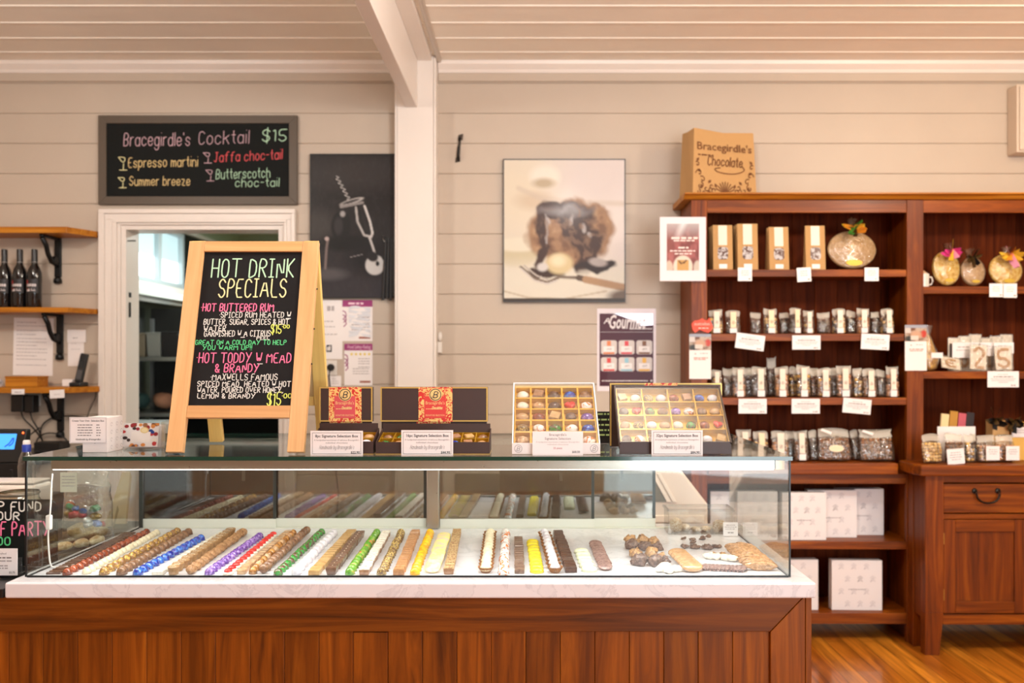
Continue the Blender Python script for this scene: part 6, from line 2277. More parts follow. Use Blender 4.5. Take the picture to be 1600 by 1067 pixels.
def pouch(label, px, wpx, hpx, Yf):
    w, h = wpx / FPX * Yf, hpx / FPX * Yf
    t = thing('kraft_pouch', label, 'bag', (gx(px, Yf), Yf, za + .001), group='kraft pouches on the top hutch shelf')
    d = .055
    obj('pouch_body', MB().hexa([(-w / 2, 0, 0), (w / 2, 0, 0), (w / 2, d, 0), (-w / 2, d, 0)], [(-w / 2, d * .35, h), (w / 2, d * .35, h), (w / 2, d * .5, h), (-w / 2, d * .5, h)]), KRAFT, t, bevel=.002)
    a = -math.atan2(d * .35, h)
    obj('foil_window', MB().add([(w * .26 * max(-1, min(1, 1.2 * math.cos(q))), -.001, h * .37 + h * .14 * max(-1, min(1, 1.2 * math.sin(q)))) for q in (k * PI / 10 for k in range(20))], [tuple(range(20))]), WINF, t, None, (a, 0, 0))
    obj('label_strip', MB().box(-w * .22, w * .22, -.0012, -.0004, h * .55, h * .99), LABELW, t, None, (a, 0, 0))
    obj('price_sticker', MB().box(-w * .2, w * .2, -.0012, -.0004, h * .03, h * .13), PAPER, t, None, (a, 0, 0))
    return t


for i, (px, w, h, n) in enumerate(((1130, 31, 71, 3), (1169, 32, 73, 3), (1218, 31, 68, 2), (1275, 31, 70, 1))):
    for k in range(n):
        pouch('brown kraft pouch on the top hutch shelf, %s stack along, %s from the shelf edge' % (ORD[i], ORD[k]), px - 3 * k, w, h, YH + .03 + .062 * k)

# freckle discs with bows
FRECK = two_tone('nonpareil_disc', (214, 178, 128), (176, 128, 84), 260, .42, .6, .5, .2, bump=.8)
FRECKG = two_tone('gold_foil_disc', (216, 164, 62), (240, 206, 120), 60, .4, .6, .2, .5)
LAB_G = pm('gold_oval_label', (206, 170, 60), .35, .3)


def bow(parent, x, y, z, s, mats, seed):
    r = random.Random(seed)
    for i in range(9):
        a = 2 * PI * i / 9 + r.uniform(-.3, .3)
        L = s * r.uniform(.7, 1.15)
        lift = r.uniform(-.3, .35) * s
        c, sn = math.cos(a), math.sin(a)
        n = 8
        pts = []
        for k in range(n):
            t = k / (n - 1)
            q = math.sin(PI * t)
            pts.append(Vector((x + c * L * q * (.6 + .4 * t), y - .012 - abs(.35 * s * sn) * q, z + sn * L * .62 * q + lift * q + (t - .5) * s * .3)))
        wv = Vector((-sn * .35, -.6, c * .5)).normalized() * s * .16
        m = MB().add([p + wv for p in pts] + [p - wv for p in pts], [(k, k + 1, n + k + 1, n + k) for k in range(n - 1)])
        obj('bow_loop', m, mats[i % len(mats)], parent, smooth=True)


def disc_gift(label, px, py0, py1, wpx, Yf, bx, by, bs, mats, body, seed, z, label_mat=LAB_G, group='bow tied gift discs'):
    R = wpx / 2 / FPX * Yf
    h = (py1 - py0) / FPX * Yf
    t = thing('gift_disc', label, 'gift', (gx(px, Yf), Yf + .02, z + .0012), group=group)
    M = Matrix.Translation((0, .03, h / 2 * 1.10)) @ Matrix.Rotation(-.15, 4, 'X') @ Matrix.Rotation(PI / 2, 4, 'X')
    prof = [(.0, -.012), (.9, -.012), (1, -.006), (1, .004), (.93, .011), (.0, .013)]
    m = MB().lathe([(max(r_, .001) * R, zz) for r_, zz in prof], 32, M=M @ Matrix.Diagonal((1, h / 2 / R * .98, 1, 1)))
    obj('chocolate_disc', m, body, t, smooth='auto')
    wr = MB().lathe([(R * .96, -.0135), (R * 1.03, -.002), (R * .97, .0145)], 32, M=M @ Matrix.Diagonal((1, h / 2 / R, 1, 1)), wob=lambda i, k: 1 + .018 * math.sin(i * 2.4 + k))
    obj('cellophane', wr, BAGF, t, smooth=True)
    obj('oval_label', MB().add([(.004 + R * .34 * math.cos(a), -.001, h * .2 + R * .13 * math.sin(a)) for a in (k * PI / 10 for k in range(20))], [tuple(range(20))]), label_mat, t)
    x, zz = gx(bx, Yf) - gx(px, Yf), gz(by, Yf) - z
    tw = MB().lathe([(.008, 0), (.022, .05), (.03, .06)], 12, cap1=False, M=Matrix.Translation((x, .03, zz)), wob=lambda i, k: 1 + .3 * math.sin(i * 3.1))
    obj('gathered_top', tw, BAGF, t, smooth=True)
    bow(t, x, .0, zz, bs, mats, seed)
    return t


B_OR = pm('orange_ribbon', (232, 150, 44), .3)
B_YE = pm('yellow_ribbon', (236, 190, 60), .3)
B_GR = pm('green_ribbon', (70, 130, 50), .3)
B_PI = pm('pink_ribbon', (232, 70, 150), .3)
B_LP = pm('pale_pink_ribbon', (240, 160, 190), .3)
B_BR = pm('brown_ribbon', (70, 50, 22), .3)
disc_gift('huge round freckled chocolate disc with orange and green bow on top shelf', 1336, 359, 420, 76, YH + .04, 1336, 357, .088, [B_OR, B_YE, B_GR, B_BR], FRECK, 3, za)
zd = SH['d']
disc_gift('gold wrapped freckled disc with bright pink bow beside the white mug', 1485, 391, 447, 43, YH + .05, 1488, 395, .088, [B_PI, B_PI, B_YE, B_LP], FRECKG, 4, zd)
disc_gift('freckled disc with dark brown bow between the pink and yellow bows', 1527, 400, 447, 38, YH + .05, 1521, 404, .062, [B_BR, B_BR, BLACK], FRECK, 5, zd)
disc_gift('gold freckled disc with yellow and pink bow at the frame edge', 1579, 396, 447, 52, YH + .05, 1580, 401, .09, [B_YE, B_YE, B_OR, B_LP], FRECKG, 6, zd)
o = thing('white_mug', 'white mug of wrapped sweets on the shelf beside the middle upright', 'mug', (gx(1446, YH + .07), YH + .1, zd + .001))
obj('mug_body', MB().lathe([(.028, 0), (.032, .004), (.033, .078), (.030, .078), (.029, .012), (.001, .010)], 20, cap1=False), pm('mug_white', (232, 224, 214), .2, coat=.5), o, smooth='auto')
obj('handle', MB().tube([(.031, 0, .062), (.05, 0, .06), (.056, 0, .04), (.048, 0, .02), (.031, 0, .016)], .005, 8), pm('mug_white', (232, 224, 214)), o, smooth=True)
for i in range(5):
    s = obj('wrapped_sweet', lump(.016, .014, .012, .006, 90, i), two_tone('sweet_foil', (226, 210, 190), (190, 140, 80), 80, .4, .6, .2, .5), None, (o.location.x + .013 * math.cos(i * 1.26) * 1.0, o.location.y + .013 * math.sin(i * 1.26), zd + .07 + (.01 if i % 2 else 0)), smooth=True)
    tag(s, 'shiny wrapped sweet in the white mug on the hutch shelf', 'sweet', 'sweets in the white mug')

# second shelf of the other half: a pear shaped bag, packs of letters and numbers
ze = SH['e']
Yf = YH + .03
o = thing('gathered_bag', 'pear shaped gold filled cellophane bag beside the middle upright leaflet', 'bag', (gx(1455, Yf), Yf + .05, ze + .001))
obj('contents', MB().lathe([(.03, .004), (.05, .02), (.055, .07), (.042, .13), (.02, .19), (.006, .215)], 16, wob=lambda i, k: 1 + .08 * math.sin(i * 2.1 + k * 1.7)), CONT['gold'], o, smooth=True)
obj('cellophane', MB().lathe([(.032, .001), (.054, .018), (.06, .07), (.046, .135), (.018, .21), (.03, .26)], 16, cap1=False, wob=lambda i, k: 1 + .06 * math.sin(i * 2.9 + k)), BAGF, o, smooth=True)
obj('price_sticker', MB().box(-.005, .06, -.062, -.060, .075, .105), PAPER, o)
for i in range(6):
    t = thing('letter_pack', 'clear pack of a chocolate letter behind the cards, %s from the pear shaped bag' % ORD[i], 'pack', (gx(1492 + 17 * i, YH + .14), YH + .15 + .004 * i, ze + .001), group='letter packs on the hutch shelf')
    hh = .19 + .01 * (i % 3)
    obj('backing_card', MB().box(-.035, .035, 0, .004, 0, hh), LABELW, t)
    m = MB().ribbon(write('LBNEFE'[i], 0, .03, width=.04, cap=.12, align='c'), .018, -.004, caps=True)
    obj('chocolate_letter', MB().add([tuple(v) for v in m.v] + [(v.x, -.0005, v.z) for v in m.v], [f for f in m.f]), CH['lumpy'] if i % 2 else CH['dark'], t)
    obj('cellophane', MB().box(-.036, .036, -.007, .006, 0, hh + .005), BAGF, t)
for i, (x0, y0, x1, y1) in enumerate(((1488, 535, 1530, 559), (1532, 535, 1552, 556), (1553, 535, 1584, 552))):
    price_card('white card leaning on the letter packs, %s from the pear shaped bag' % ORD[i], x0, y0, x1, y1, YH + .125 - .02 * i, [('dash', '.6', .7, .07, LGREY), ('dash', '.7', .5, .06, LGREY)], 'cards on the letter packs', border=False, th=.002)
o = thing('number_pack', 'small tilted clear pack of a caramel chocolate letter on shelf', 'pack', (gx(1492, Yf), Yf + .04, ze + .014), rot=(-.5, .18, 0))
obj('backing_card', MB().box(-.055, .055, 0, .004, 0, .075), LABELW, o)
obj('chocolate_letter', MB().ribbon(write('E', 0, .016, width=.05, cap=.042, align='c'), .013, -.004), CH['lumpy'], o)
obj('cellophane', MB().box(-.057, .057, -.008, .006, 0, .078), BAGF, o)
for i, (px, hpx, dg) in enumerate(((1532, 39, '2'), (1573, 36, '5'))):
    t = thing('number_pack', 'clear pack with a freckled chocolate number %s standing on the shelf' % ('two', 'five')[i], 'pack', (gx(px, Yf), Yf + .025, ze + .009), rot=(-.12, (.1, -.02)[i], 0))
    hh = hpx / FPX * Yf
    obj('backing_card', MB().box(-.045, .045, 0, .004, 0, hh), LABELW, t)
    obj('chocolate_number', MB().ribbon(write(dg, 0, .014, width=.055, cap=hh * .78, align='c', smooth=2), .017, -.004), CH['lumpy'], t)
    obj('cellophane', MB().box(-.05, .05, -.009, .006, 0, hh + .006), BAGF, t)

# on the sideboard top
zs = sbz
YQ = YS + .06
bag('open fronted bag of tan chocolate pieces at the sideboard end', 1462, 725, YQ - .005, 36, 44, 'cream', 'sideboard bags', False, .15, .25, 71, z=zs, big=False)
bag('bag of dark striped pieces behind the sideboard price card', 1496, 722, YQ + .03, 30, 44, 'bark', 'sideboard bags', False, .1, .0, 72, z=zs)
bag('bag of golden pieces beside the dark striped bag', 1520, 722, YQ + .03, 17, 42, 'gold', 'sideboard bags', False, .1, .0, 73, z=zs)
bag('bag of red brown pieces behind the two small square cards', 1547, 720, YQ + .03, 32, 41, 'milk', 'sideboard bags', False, .12, .0, 74, z=zs)
bag('bag of nut pieces behind the last square card', 1576, 720, YQ + .05, 32, 41, 'nut', 'sideboard bags', False, .12, .0, 75, z=zs)
bag('narrow dark bag between the golden bag and the red brown bag', 1527, 718, YQ + .072, 9, 42, 'dark', 'sideboard bags', False, .1, .0, 76, z=zs)
t = thing('bar_stand', 'white stand holding four upright wrapped chocolate bars on the sideboard', 'stand', (gx(1490, YQ + .13), YQ + .14, zs + .001))
obj('stand_front', MB().box(-.09, .12, -.012, -.008, 0, .19), PAPER, t)
obj('stand_base', MB().box(-.09, .12, -.0079, .07, 0, .006), PAPER, t)
for i, (x, h, c, n) in enumerate(((-.055, .255, (226, 202, 150), 'cream'), (-.005, .27, (178, 128, 40), 'gold'), (.045, .258, (186, 84, 96), 'pink'), (.092, .262, (34, 24, 24), 'black'))):
    o = obj('chocolate_tablet', MB().box(-.0215, .0215, 0, .012, 0, h - .007), pm('wrapper_' + n, c, .4), None, (t.location.x + x, t.location.y + .012 + .004 * i, zs + .0125), (-.06, .12, 0), bevel=.001)
    tag(o, 'upright chocolate bar in %s wrapper in the white stand' % n, 'chocolate bar', 'bars in the white stand')
for i, (px, py0, py1, c) in enumerate(((1564, 658, 690, (206, 162, 104)), (1594, 660, 690, (220, 172, 84)))):
    Y = YQ + .14
    w = 26 / FPX * Y
    t = thing('bow_box', 'small tan gift block with black bow behind the sideboard bags, %s along' % ORD[i], 'gift', (gx(px, Y), Y, zs + .001), group='black bow gift blocks')
    hh = gz(py0, Y) - zs
    obj('block_body', MB().box(-w / 2, w / 2, 0, .07, 0, hh), pm('tan_block_%d' % i, c, .5), t, bevel=.003)
    bow(t, -w / 2, -.01, hh, .08, [BLACK, B_BR], 30 + i)
price_card('square white price card leaning on the tan bag, sideboard end', 1481, 701, 1508, 725, YS + .045, [('dash', '.6', .75, .05, LGREY), ('dash', '.7', .6, .05, LGREY), ('dash', '.7', .45, .05, LGREY), ('dash', '.5', .3, .05, LGREY)], 'sideboard cards', tilt=-.08, border=False, th=.002)
price_card('square white price card in front of the red brown bag', 1541, 697, 1562, 719, YS + .09, [('dash', '.6', .75, .05, LGREY), ('dash', '.7', .6, .05, LGREY), ('dash', '.5', .45, .05, LGREY)], 'sideboard cards', border=False, th=.002)
price_card('square white price card in front of the nut bag', 1572, 697, 1593, 719, YS + .09, [('dash', '.6', .75, .05, LGREY), ('dash', '.7', .6, .05, LGREY), ('dash', '.5', .45, .05, LGREY)], 'sideboard cards', border=False, th=.002)
price_card('wide white price card on the tan gift block', 1581, 667, 1606, 683, YQ + .136, [('dash', '.6', .7, .06, LGREY), ('dash', '.7', .45, .06, LGREY)], 'sideboard cards', border=False, th=.002)

# price cards on the shelf edges
sc = [('dash', '.35', .80, .035, LGREY), ('dash', '.62', .66, .06, GREY), ('dash', '.8', .53, .04, LGREY), ('dash', '.74', .42, .04, LGREY), ('dash', '.3', .31, .04, LGREY), ('dashr', '', .12, .06, GREY)]
sm = [('dash', '.5', .75, .05, LGREY), ('dash', '.6', .6, .05, LGREY), ('dash', '.5', .45, .05, LGREY), ('dashr', '', .15, .07, GREY)]
YE = YH - .006
for i, (x0, y0, x1, y1, tl, lines, where) in enumerate((
        (1153, 418, 1175, 439, 0, sm, 'small card on the top shelf edge under the kraft pouches'), (1246, 418, 1268, 440, -.06, sm, 'small tilted card on the top shelf edge beside the single pouch'), (1351, 418, 1373, 439, 0, sm, 'small card on the top shelf edge under the freckled disc'),
        (1148, 522, 1193, 546, .13, sc, 'tilted wide card on the second shelf edge by the country shaped tag'), (1238, 524, 1282, 546, 0, sc, 'straight wide card mid way along the second shelf edge'), (1345, 522, 1389, 546, .05, sc, 'slightly tilted wide card on the second shelf edge by the middle upright'),
        (1154, 623, 1198, 646, 0, sc, 'wide card on the third shelf edge above the large tilted box'), (1237, 623, 1281, 646, 0, sc, 'wide card mid way along the third shelf edge'), (1316, 623, 1360, 646, .09, sc, 'tilted wide card on the third shelf edge by the middle upright'),
        (1546, 443, 1567, 464, 0, sm, 'small card under the yellow bow gift, touching its twin'), (1568, 443, 1589, 465, 0, sm, 'small card beside its twin under the yellow bow gift'), (1543, 580, 1592, 605, 0, sc, 'wide card on the shelf edge under the chocolate numbers'))):
    price_card(where, x0, y0, x1, y1, YE, lines, 'shelf edge cards', tilt=tl, border=False, th=.0015)

# white patterned gift boxes, lower shelves
PAT = pm('grey_pattern_ink', (196, 192, 196), .6)
PATD = pm('grey_emblem_ink', (150, 146, 150), .6)
WBOX = pm('patterned_box_white', (236, 232, 232), .5)
GB = None


def gift_box(label, px0, px1, py0, py1, Yf, z, rz=0.0):
    global GB
    w, h = (px1 - px0) / FPX * Yf, gz(py0, Yf) - z
    if GB is None:
        GB = True
    t = thing('patterned_box', label, 'box', (gx((px0 + px1) / 2, Yf), Yf, z + .001), rz, group='white patterned gift boxes')
    obj('box_body', MB().box(-w / 2, w / 2, 0, .055, 0, h), WBOX, t, bevel=.002)
    m = MB()
    md = MB()
    for i in range(4):
        for j in range(4):
            x, zz = -w / 2 + w * (i + .5 + (.25 if j % 2 else -.25)) / 4, h * (j + .5) / 4
            if abs(x) > w / 2 - .025:
                continue
            k = md if (abs(x) < .04 and j == 2) else m
            s = .014
            k.ribbon([[(x - s, zz - s), (x - s * .3, zz), (x - s, zz + s * .6), (x, zz + s * 1.3), (x + s, zz + s * .6), (x + s * .3, zz), (x + s, zz - s), (x, zz - s * .4), (x - s, zz - s)]], .003, -.0006)
            k.ribbon([[(x, zz + s * .4)]], .008, -.0006)
    obj('emblem_pattern', m, PAT, t)
    md.ribbon(scribble(-w * .17, w * .17, h * .42, .004, 3), .0035, -.0008, caps=False)
    obj('emblem_print', md, PATD, t)
    return t


zl = SH['l']
gift_box('white patterned box on the lower shelf, nearest the shelf edge', 1222, 1291, 770, 844, YH + .03, zl)
gift_box('white patterned box on the lower shelf, second of the overlapped line', 1262, 1339, 766, 838, YH + .095, zl)
gift_box('white patterned box on the lower shelf, deepest of the overlapped line', 1308, 1381, 764, 834, YH + .16, zl)
gift_box('white patterned box on the lower shelf behind the clear tub', 1110, 1182, 768, 838, YH + .10, zl)
gift_box('white patterned box on the lower shelf seen through the case end', 1152, 1215, 768, 844, YH + .03, zl)
zm = SH['m']
gift_box('white patterned box alone on the bottom hutch shelf', 1300, 1378, 876, 951, YH + .05, zm, -.03)
gift_box('white patterned box on the bottom shelf half hidden by the counter', 1203, 1279, 875, 947, YH + .05, zm, .03)

# ------------------------------------------------------------------ freezer behind the case
FW = pm('cream_freezer', (222, 208, 192), .35)
fz = thing('display_freezer', 'cream display freezer with slanted glass seen through the glass case', 'freezer', (0, 0, 0))
y0, y1 = 3.95, 4.85
obj('freezer_body', MB().prism([(-.42, .09), (.862, .09), (.862, .885), (.735, 1.05), (.60, 1.075), (-.42, 1.075)], y0, y1), FW, fz, bevel=.012, seg=3)
obj('plinth', MB().box(-.36, .82, y0 + .03, y1 - .03, 0, .089), BLACK, fz)
FG = glassy('freezer_glass', (.75, .75, .72), 1.2, .12)
obj('front_window', MB().prism([(-.36, .90), (.66, .90), (.585, 1.035), (-.36, 1.035)], y0 - .004, y0 - .001), pm('freezer_dim_glass', (126, 122, 108), .08, coat=1.0), fz)
for (a, b) in (((.672, .90), (.597, 1.035)), ((.70, .90), (.625, 1.035))):
    obj('window_frame', MB().prism([(a[0] - .009, a[1]), (a[0] + .009, a[1]), (b[0] + .009, b[1]), (b[0] - .009, b[1])], y0 - .008, y0 - .0005), pm('freezer_trim', (238, 226, 210), .35), fz)
obj('lower_rail', MB().box(-.40, .84, y0 - .010, y0 - .0005, .80, .835), pm('freezer_trim', (238, 226, 210)), fz, bevel=.003)
obj('vent_panel', MB().box(-.36, .80, y0 - .008, y0 - .0005, .62, .79), BLACK, fz)

# ------------------------------------------------------------------ shelves and things by the till
def till_shelf(label, ytop, th, xe, dpt, px_end=152):
    Yf = YW - dpt
    z1 = gz(ytop, Yf)
    xw = gx(px_end, YW - .03)
    xf = gx(xe, Yf)
    o = thing('wall_shelf', label, 'shelf', (0, YW - .0005, z1), group=None)
    obj('shelf_board', MB().prism([(-3.6, -dpt), (xf, -dpt), (xw - .01, -.06), (xw, -.03), (xw, 0), (-3.6, 0)], -th, 0, 'z'), SHELFW, o, bevel=.003)
    return o, z1, Yf


def bracket(parent, px, Yf, th, dpt, hgt=.235):
    x = gx(px, YW - .02)
    b = obj('bracket', MB().box(x - .019, x + .019, -.016, 0, -th - hgt, -th - .0005), IRON, parent, bevel=.003)
    obj('bracket_arm', MB().box(x - .011, x + .011, -dpt * .86, -.0141, -th - .016, -th - .0005), IRON, b, bevel=.003)
    pts = [(x, -dpt * .8, -th - .02), (x, -dpt * .62, -th - .06), (x, -dpt * .52, -th - .11), (x, -dpt * .36, -th - .15), (x, -.02, -th - .165)]
    obj('bracket_scroll', MB().tube(pts, .0135, 8), IRON, b, smooth=True)
    obj('bracket_boss', MB().lathe([(.024, -.014), (.027, 0), (.024, .014)], 14, M=Matrix.Translation((x, -.045, -th - .14)) @ Matrix.Rotation(PI / 2, 4, 'Y')), IRON, b, smooth='auto')
    obj('bracket_foot', MB().lathe([(.012, 0), (.022, -.012), (.024, -.034), (.010, -.04)], 12, M=Matrix.Translation((x, -.012, -th - hgt))), IRON, b, smooth=True)


DP = .21
s1, z1, Y1 = till_shelf('golden timber wall shelf, top of the three by the till', 354, .036, 104, DP)
bracket(s1, 89, Y1, .036, DP)
s2, z2, Y2 = till_shelf('golden timber wall shelf holding wine bottles', 480, .030, 106, DP)
bracket(s2, 92, Y2, .030, DP)
s3, z3, Y3 = till_shelf('golden timber wall shelf holding the handset, lowest of three', 605, .034, 106, DP, 157)
bracket(s3, 93, Y3, .034, DP)
# bottles
RED = pm('label_red', (176, 40, 44), .5)
BLKGL = pm('black_glass', (12, 11, 13), .08, coat=.6)
prof = [(.036, 0), (.038, .004), (.0385, .185), (.037, .205), (.030, .228), (.019, .25), (.0155, .264), (.0155, .30)]


def bottle(label, px):
    t = thing('wine_bottle', label, 'bottle', (gx(px, YW - .14), YW - .14, z2 + .001), group='dark bottles on the wall shelf')
    obj('bottle_glass', MB().lathe(prof, 22), BLKGL, t, smooth='auto')
    obj('cap', MB().lathe([(.0165, .262), (.0165, .336), (.015, .341)], 18), pm('black_capsule', (34, 32, 34), .35), t, smooth='auto')
    def wrap(z0, z1, a0, a1, r=.0386, n=10):
        m = MB()
        an = [math.radians(-90 + a0 + (a1 - a0) * k / n) for k in range(n + 1)]
        m.add([(r * math.cos(a), r * math.sin(a), z0) for a in an] + [(r * math.cos(a), r * math.sin(a), z1) for a in an], [(k, k + 1, n + 2 + k, n + 1 + k) for k in range(n)])
        return m
    obj('neck_ring', MB().lathe([(.0162, .262), (.0168, .266), (.0162, .270)], 18), pm('pale_capsule_ring', (120, 116, 112), .4), t)
    l = obj('label_wrap', wrap(.085, .165, -60, 60), pm('bottle_label_dark', (30, 26, 28), .5), t)
    obj('red_mark', wrap(.135, .158, -48, -28, .0389), RED, l)
    m = MB()
    for k, (z0, z1_, a0, a1) in enumerate(((.122, .137, -44, -30), (.122, .137, -26, -12), (.122, .137, -8, 6), (.122, .137, 10, 24), (.122, .137, 28, 42), (.105, .110, -36, 30), (.094, .104, -44, -8), (.097, .101, 0, 38))):
        q = wrap(z0, z1_, a0, a1, .0389, 3)
        m.add(q.v, q.f)
    obj('label_print', m, pm('label_pale_ink', (206, 196, 194), .5), l)
    obj('red_mark', wrap(.1055, .112, -46, -30, .03895), RED, l)
    return t


for i, px in enumerate((54, 31, 7)):
    bottle('dark wine bottle on the wall shelf, %s from the bracket' % ORD[i], px)

# papers on the wall
wall_sheet('tall white printed sheet pinned under the bottle shelf', 20, 496, 82, 586, plain_text((.08, .14, .22, .29, .36, .42, .48, .54, .60, .66, .72, .82), LGREY, .08, .86, .005, 2), 'paper_sheet', 'paper', tilt=.02)
o = wall_sheet('narrow receipt pinned to the wall beside the bracket', 106, 528, 131, 572, plain_text((.2, .4), LGREY, .2, .8, .003, 4), 'receipt', 'paper', Y=YW - .003)
o = wall_sheet('folded pale docket pinned above the narrow receipt', 105, 515, 134, 535, plain_text((.65,), GREY, .3, .8, .004, 4), 'docket', 'paper', Y=YW - .008)

# block, phone and stickers on the lowest shelf
Yb = YW - .17
o = thing('wooden_block', 'golden wooden box standing on the lowest wall shelf', 'box', (gx(8, Yb), Yb, z3 + .001))
bw, bh = gx(58, Yb) - gx(8, Yb), gz(588, Yb) - z3
obj('box_body', MB().box(0, bw, 0, .11, 0, bh - .012), SHELFW, o, bevel=.002)
obj('lid', MB().box(-.002, bw + .002, -.002, .112, bh - .0115, bh), SHELFW, o, bevel=.002)
o = thing('phone_handset', 'black cordless phone standing in its cradle on the wall shelf', 'phone', (gx(122, YW - .12), YW - .12, z3 + .001))
obj('cradle', MB().box(-.034, .036, -.04, .05, 0, .026), BLACK, o, bevel=.008)
h = obj('handset', MB().box(-.022, .022, -.014, .014, .012, .185), BLACK, o, (0, 0, .012), (-.12, .16, 0), bevel=.008, seg=3)
obj('keypad', MB().box(-.015, .015, -.0155, -.0142, .03, .085), pm('keypad_grey', (70, 70, 72), .5), h)
obj('screen', MB().box(-.015, .015, -.0155, -.0142, .10, .14), pm('phone_screen', (30, 36, 40), .2), h)
o = obj('charger_box', MB().box(-.03, .03, -.02, .02, 0, .042), PAPER, None, (gx(106, YW - .1), YW - .09, z3 + .001), bevel=.004)
tag(o, 'small white box beside the phone cradle', 'box')
o = obj('white_roll', MB().lathe([(.008, 0), (.022, 0), (.022, .05), (.008, .05)], 16, cap0=False, cap1=False, M=Matrix.Translation((0, 0, .023)) @ Matrix.Rotation(PI / 2, 4, 'Y')), PAPER, None, (gx(0, YW - .16) - .045, YW - .16, z3 + .001), smooth='auto')
tag(o, 'white paper roll lying beside the golden wooden box', 'roll')
price_card('small white sticker with a house mark on the lowest shelf edge', 18, 608, 38, 616, Y3 - .003, [('dash', '.5', .4, .2, LGREY)], 'shelf stickers', border=False, name='sticker', cat='sticker')
price_card('blank white tag hanging from the lowest shelf edge near bracket', 78, 609, 101, 622, Y3 - .004, [('dash', '.4', .45, .06, LGREY)], 'shelf stickers', tilt=-.06, border=False, name='sticker', cat='sticker')

# outlet, adapters, cables
outlet('white wall outlet with two black adapters under the lowest shelf', 40, 617, 64, 634, True)
ad = thing('power_adapters', 'pair of black power adapters in the outlet under the shelf', 'adapter', pt(41, 630, YW - .045))
obj('adapter_body', MB().box(-.075, .0, -.03, .03, -.05, .05), BLACK, ad, bevel=.006)
obj('adapter_body', MB().box(.004, .06, -.03, .03, -.055, .048), BLACK, ad, bevel=.006)


def cable(label, pts, r=.0042):
    p = [tuple(pt(*q)) for q in pts]
    for _ in range(2):
        p = [p[0]] + [tuple(a * (.75 if k == 0 else .25) + b * (.25 if k == 0 else .75) for a, b in zip(p[i], p[i + 1])) for i in range(len(p) - 1) for k in (0, 1)] + [p[-1]]
    o = obj('cable', MB().tube(p, r, 6), BLACK, None, smooth=True)
    return tag(o, label, 'cable', 'cables under the wall shelf')


W = YW - .03
cable('black cable sweeping from the adapters down to the router', [(33, 643, W), (36, 654, W), (52, 668, W), (64, 684, W - .02), (70, 697, W - .1)])
cable('black cable hanging from the second adapter beside the sweep', [(47, 643, W - .03), (50, 656, W - .03), (61, 672, W - .03), (66, 688, W - .08), (67, 697, W - .13)])
cable('black cable looping from the bracket back to the router', [(88, 650, W + .015), (70, 658, W + .015), (62, 672, W + .015), (66, 690, W + .01), (76, 697, W - .1)])
cable('black cable making a wide loop beside the router', [(57, 696, W - .03), (57, 686, W), (70, 676, W), (90, 677, W), (104, 686, W), (110, 698, W), (107, 698, W - .03)])
cable('black cable running along the wall under the bracket', [(100, 650, W), (116, 650, W), (130, 652, W), (142, 654, W)])
cable('thin black cable dropping from the phone cradle', [(131, 602, W - .06), (148, 606, W), (151, 618, W), (142, 636, W), (136, 652, W)], .0028)
cable('bluish black cable running to the screen terminal', [(62, 668, W), (48, 678, W - .05), (40, 688, W - .2), (34, 694, W - .4)])

# back bench under the shelves
bk = thing('till_bench', 'black topped bench along the wall under the three shelves', 'bench', (0, 0, 0))
zt = gz(709, YW - .3)
obj('bench_top', MB().box(-4.2, -2.60, YW - .55, YW - .002, zt - .03, zt), pm('black_laminate', (20, 20, 21)), bk, bevel=.003)
obj('bench_body', MB().box(-4.18, -2.64, YW - .5, YW - .004, 0, zt - .0305), pm('mauve_bench_paint', (186, 168, 154), .5), bk)
o = thing('router_box', 'black router box with cables on the till bench', 'router', (gx(81, YW - .2), YW - .2, zt + .001))
obj('router_body', MB().box(-.075, .075, -.05, .05, 0, .058), BLACK, o, bevel=.004)
obj('foot', MB().box(-.07, .07, -.052, -.0505, .004, .012), PLK, o)
o = thing('payment_terminal', 'black screen terminal with lit blue display near the bottle', 'terminal', (gx(16, 4.0), 4.0, .886))
o.location.z = gz(722, 4.0)
scz = gz(671, 4.0) - gz(722, 4.0)
obj('terminal_body', MB().hexa([(-.10, -.03, 0), (.068, -.03, 0), (.068, .05, 0), (-.10, .05, 0)], [(-.10, .02, scz), (.072, .02, scz), (.072, .05, scz), (-.10, .05, scz)]), BLACK, o, bevel=.006)
tl = math.atan2(.05, scz)
obj('screen', MB().box(-.09, .026, -.002, -.0005, scz * .42, scz * .90), pm('lit_blue_screen', (60, 140, 230), .3, emit=.9), o, (0, -.031, 0), (-tl, 0, 0))
obj('screen_swoosh', MB().ribbon([chaikin([(-.02, scz * .5), (.0, scz * .6), (.014, scz * .82), (.018, scz * .62), (.0, scz * .52)])], .006, -.0028), pm('dark_blue_screen', (20, 60, 170), .3, emit=.5), o, (0, -.031, 0), (-tl, 0, 0))
obj('status_light', MB().ball((.056, -.003, scz * .93), .005, .003, .005, 8, 5), pm('orange_status', (255, 90, 40), .3, emit=3), o, (0, -.031, 0), (-tl, 0, 0))
st = thing('terminal_stand', 'black pedestal under the screen terminal', 'stand', (gx(16, 4.0), 4.0, 0))
obj('pedestal', MB().box(-.12, .08, -.03, .05, .9, gz(722, 4.0) - .001), BLACK, st, bevel=.004)
obj('pedestal_base', MB().box(-.4, .12, -.12, .25, 0, .8995), pm('carcass_dark', (44, 26, 16)), st)

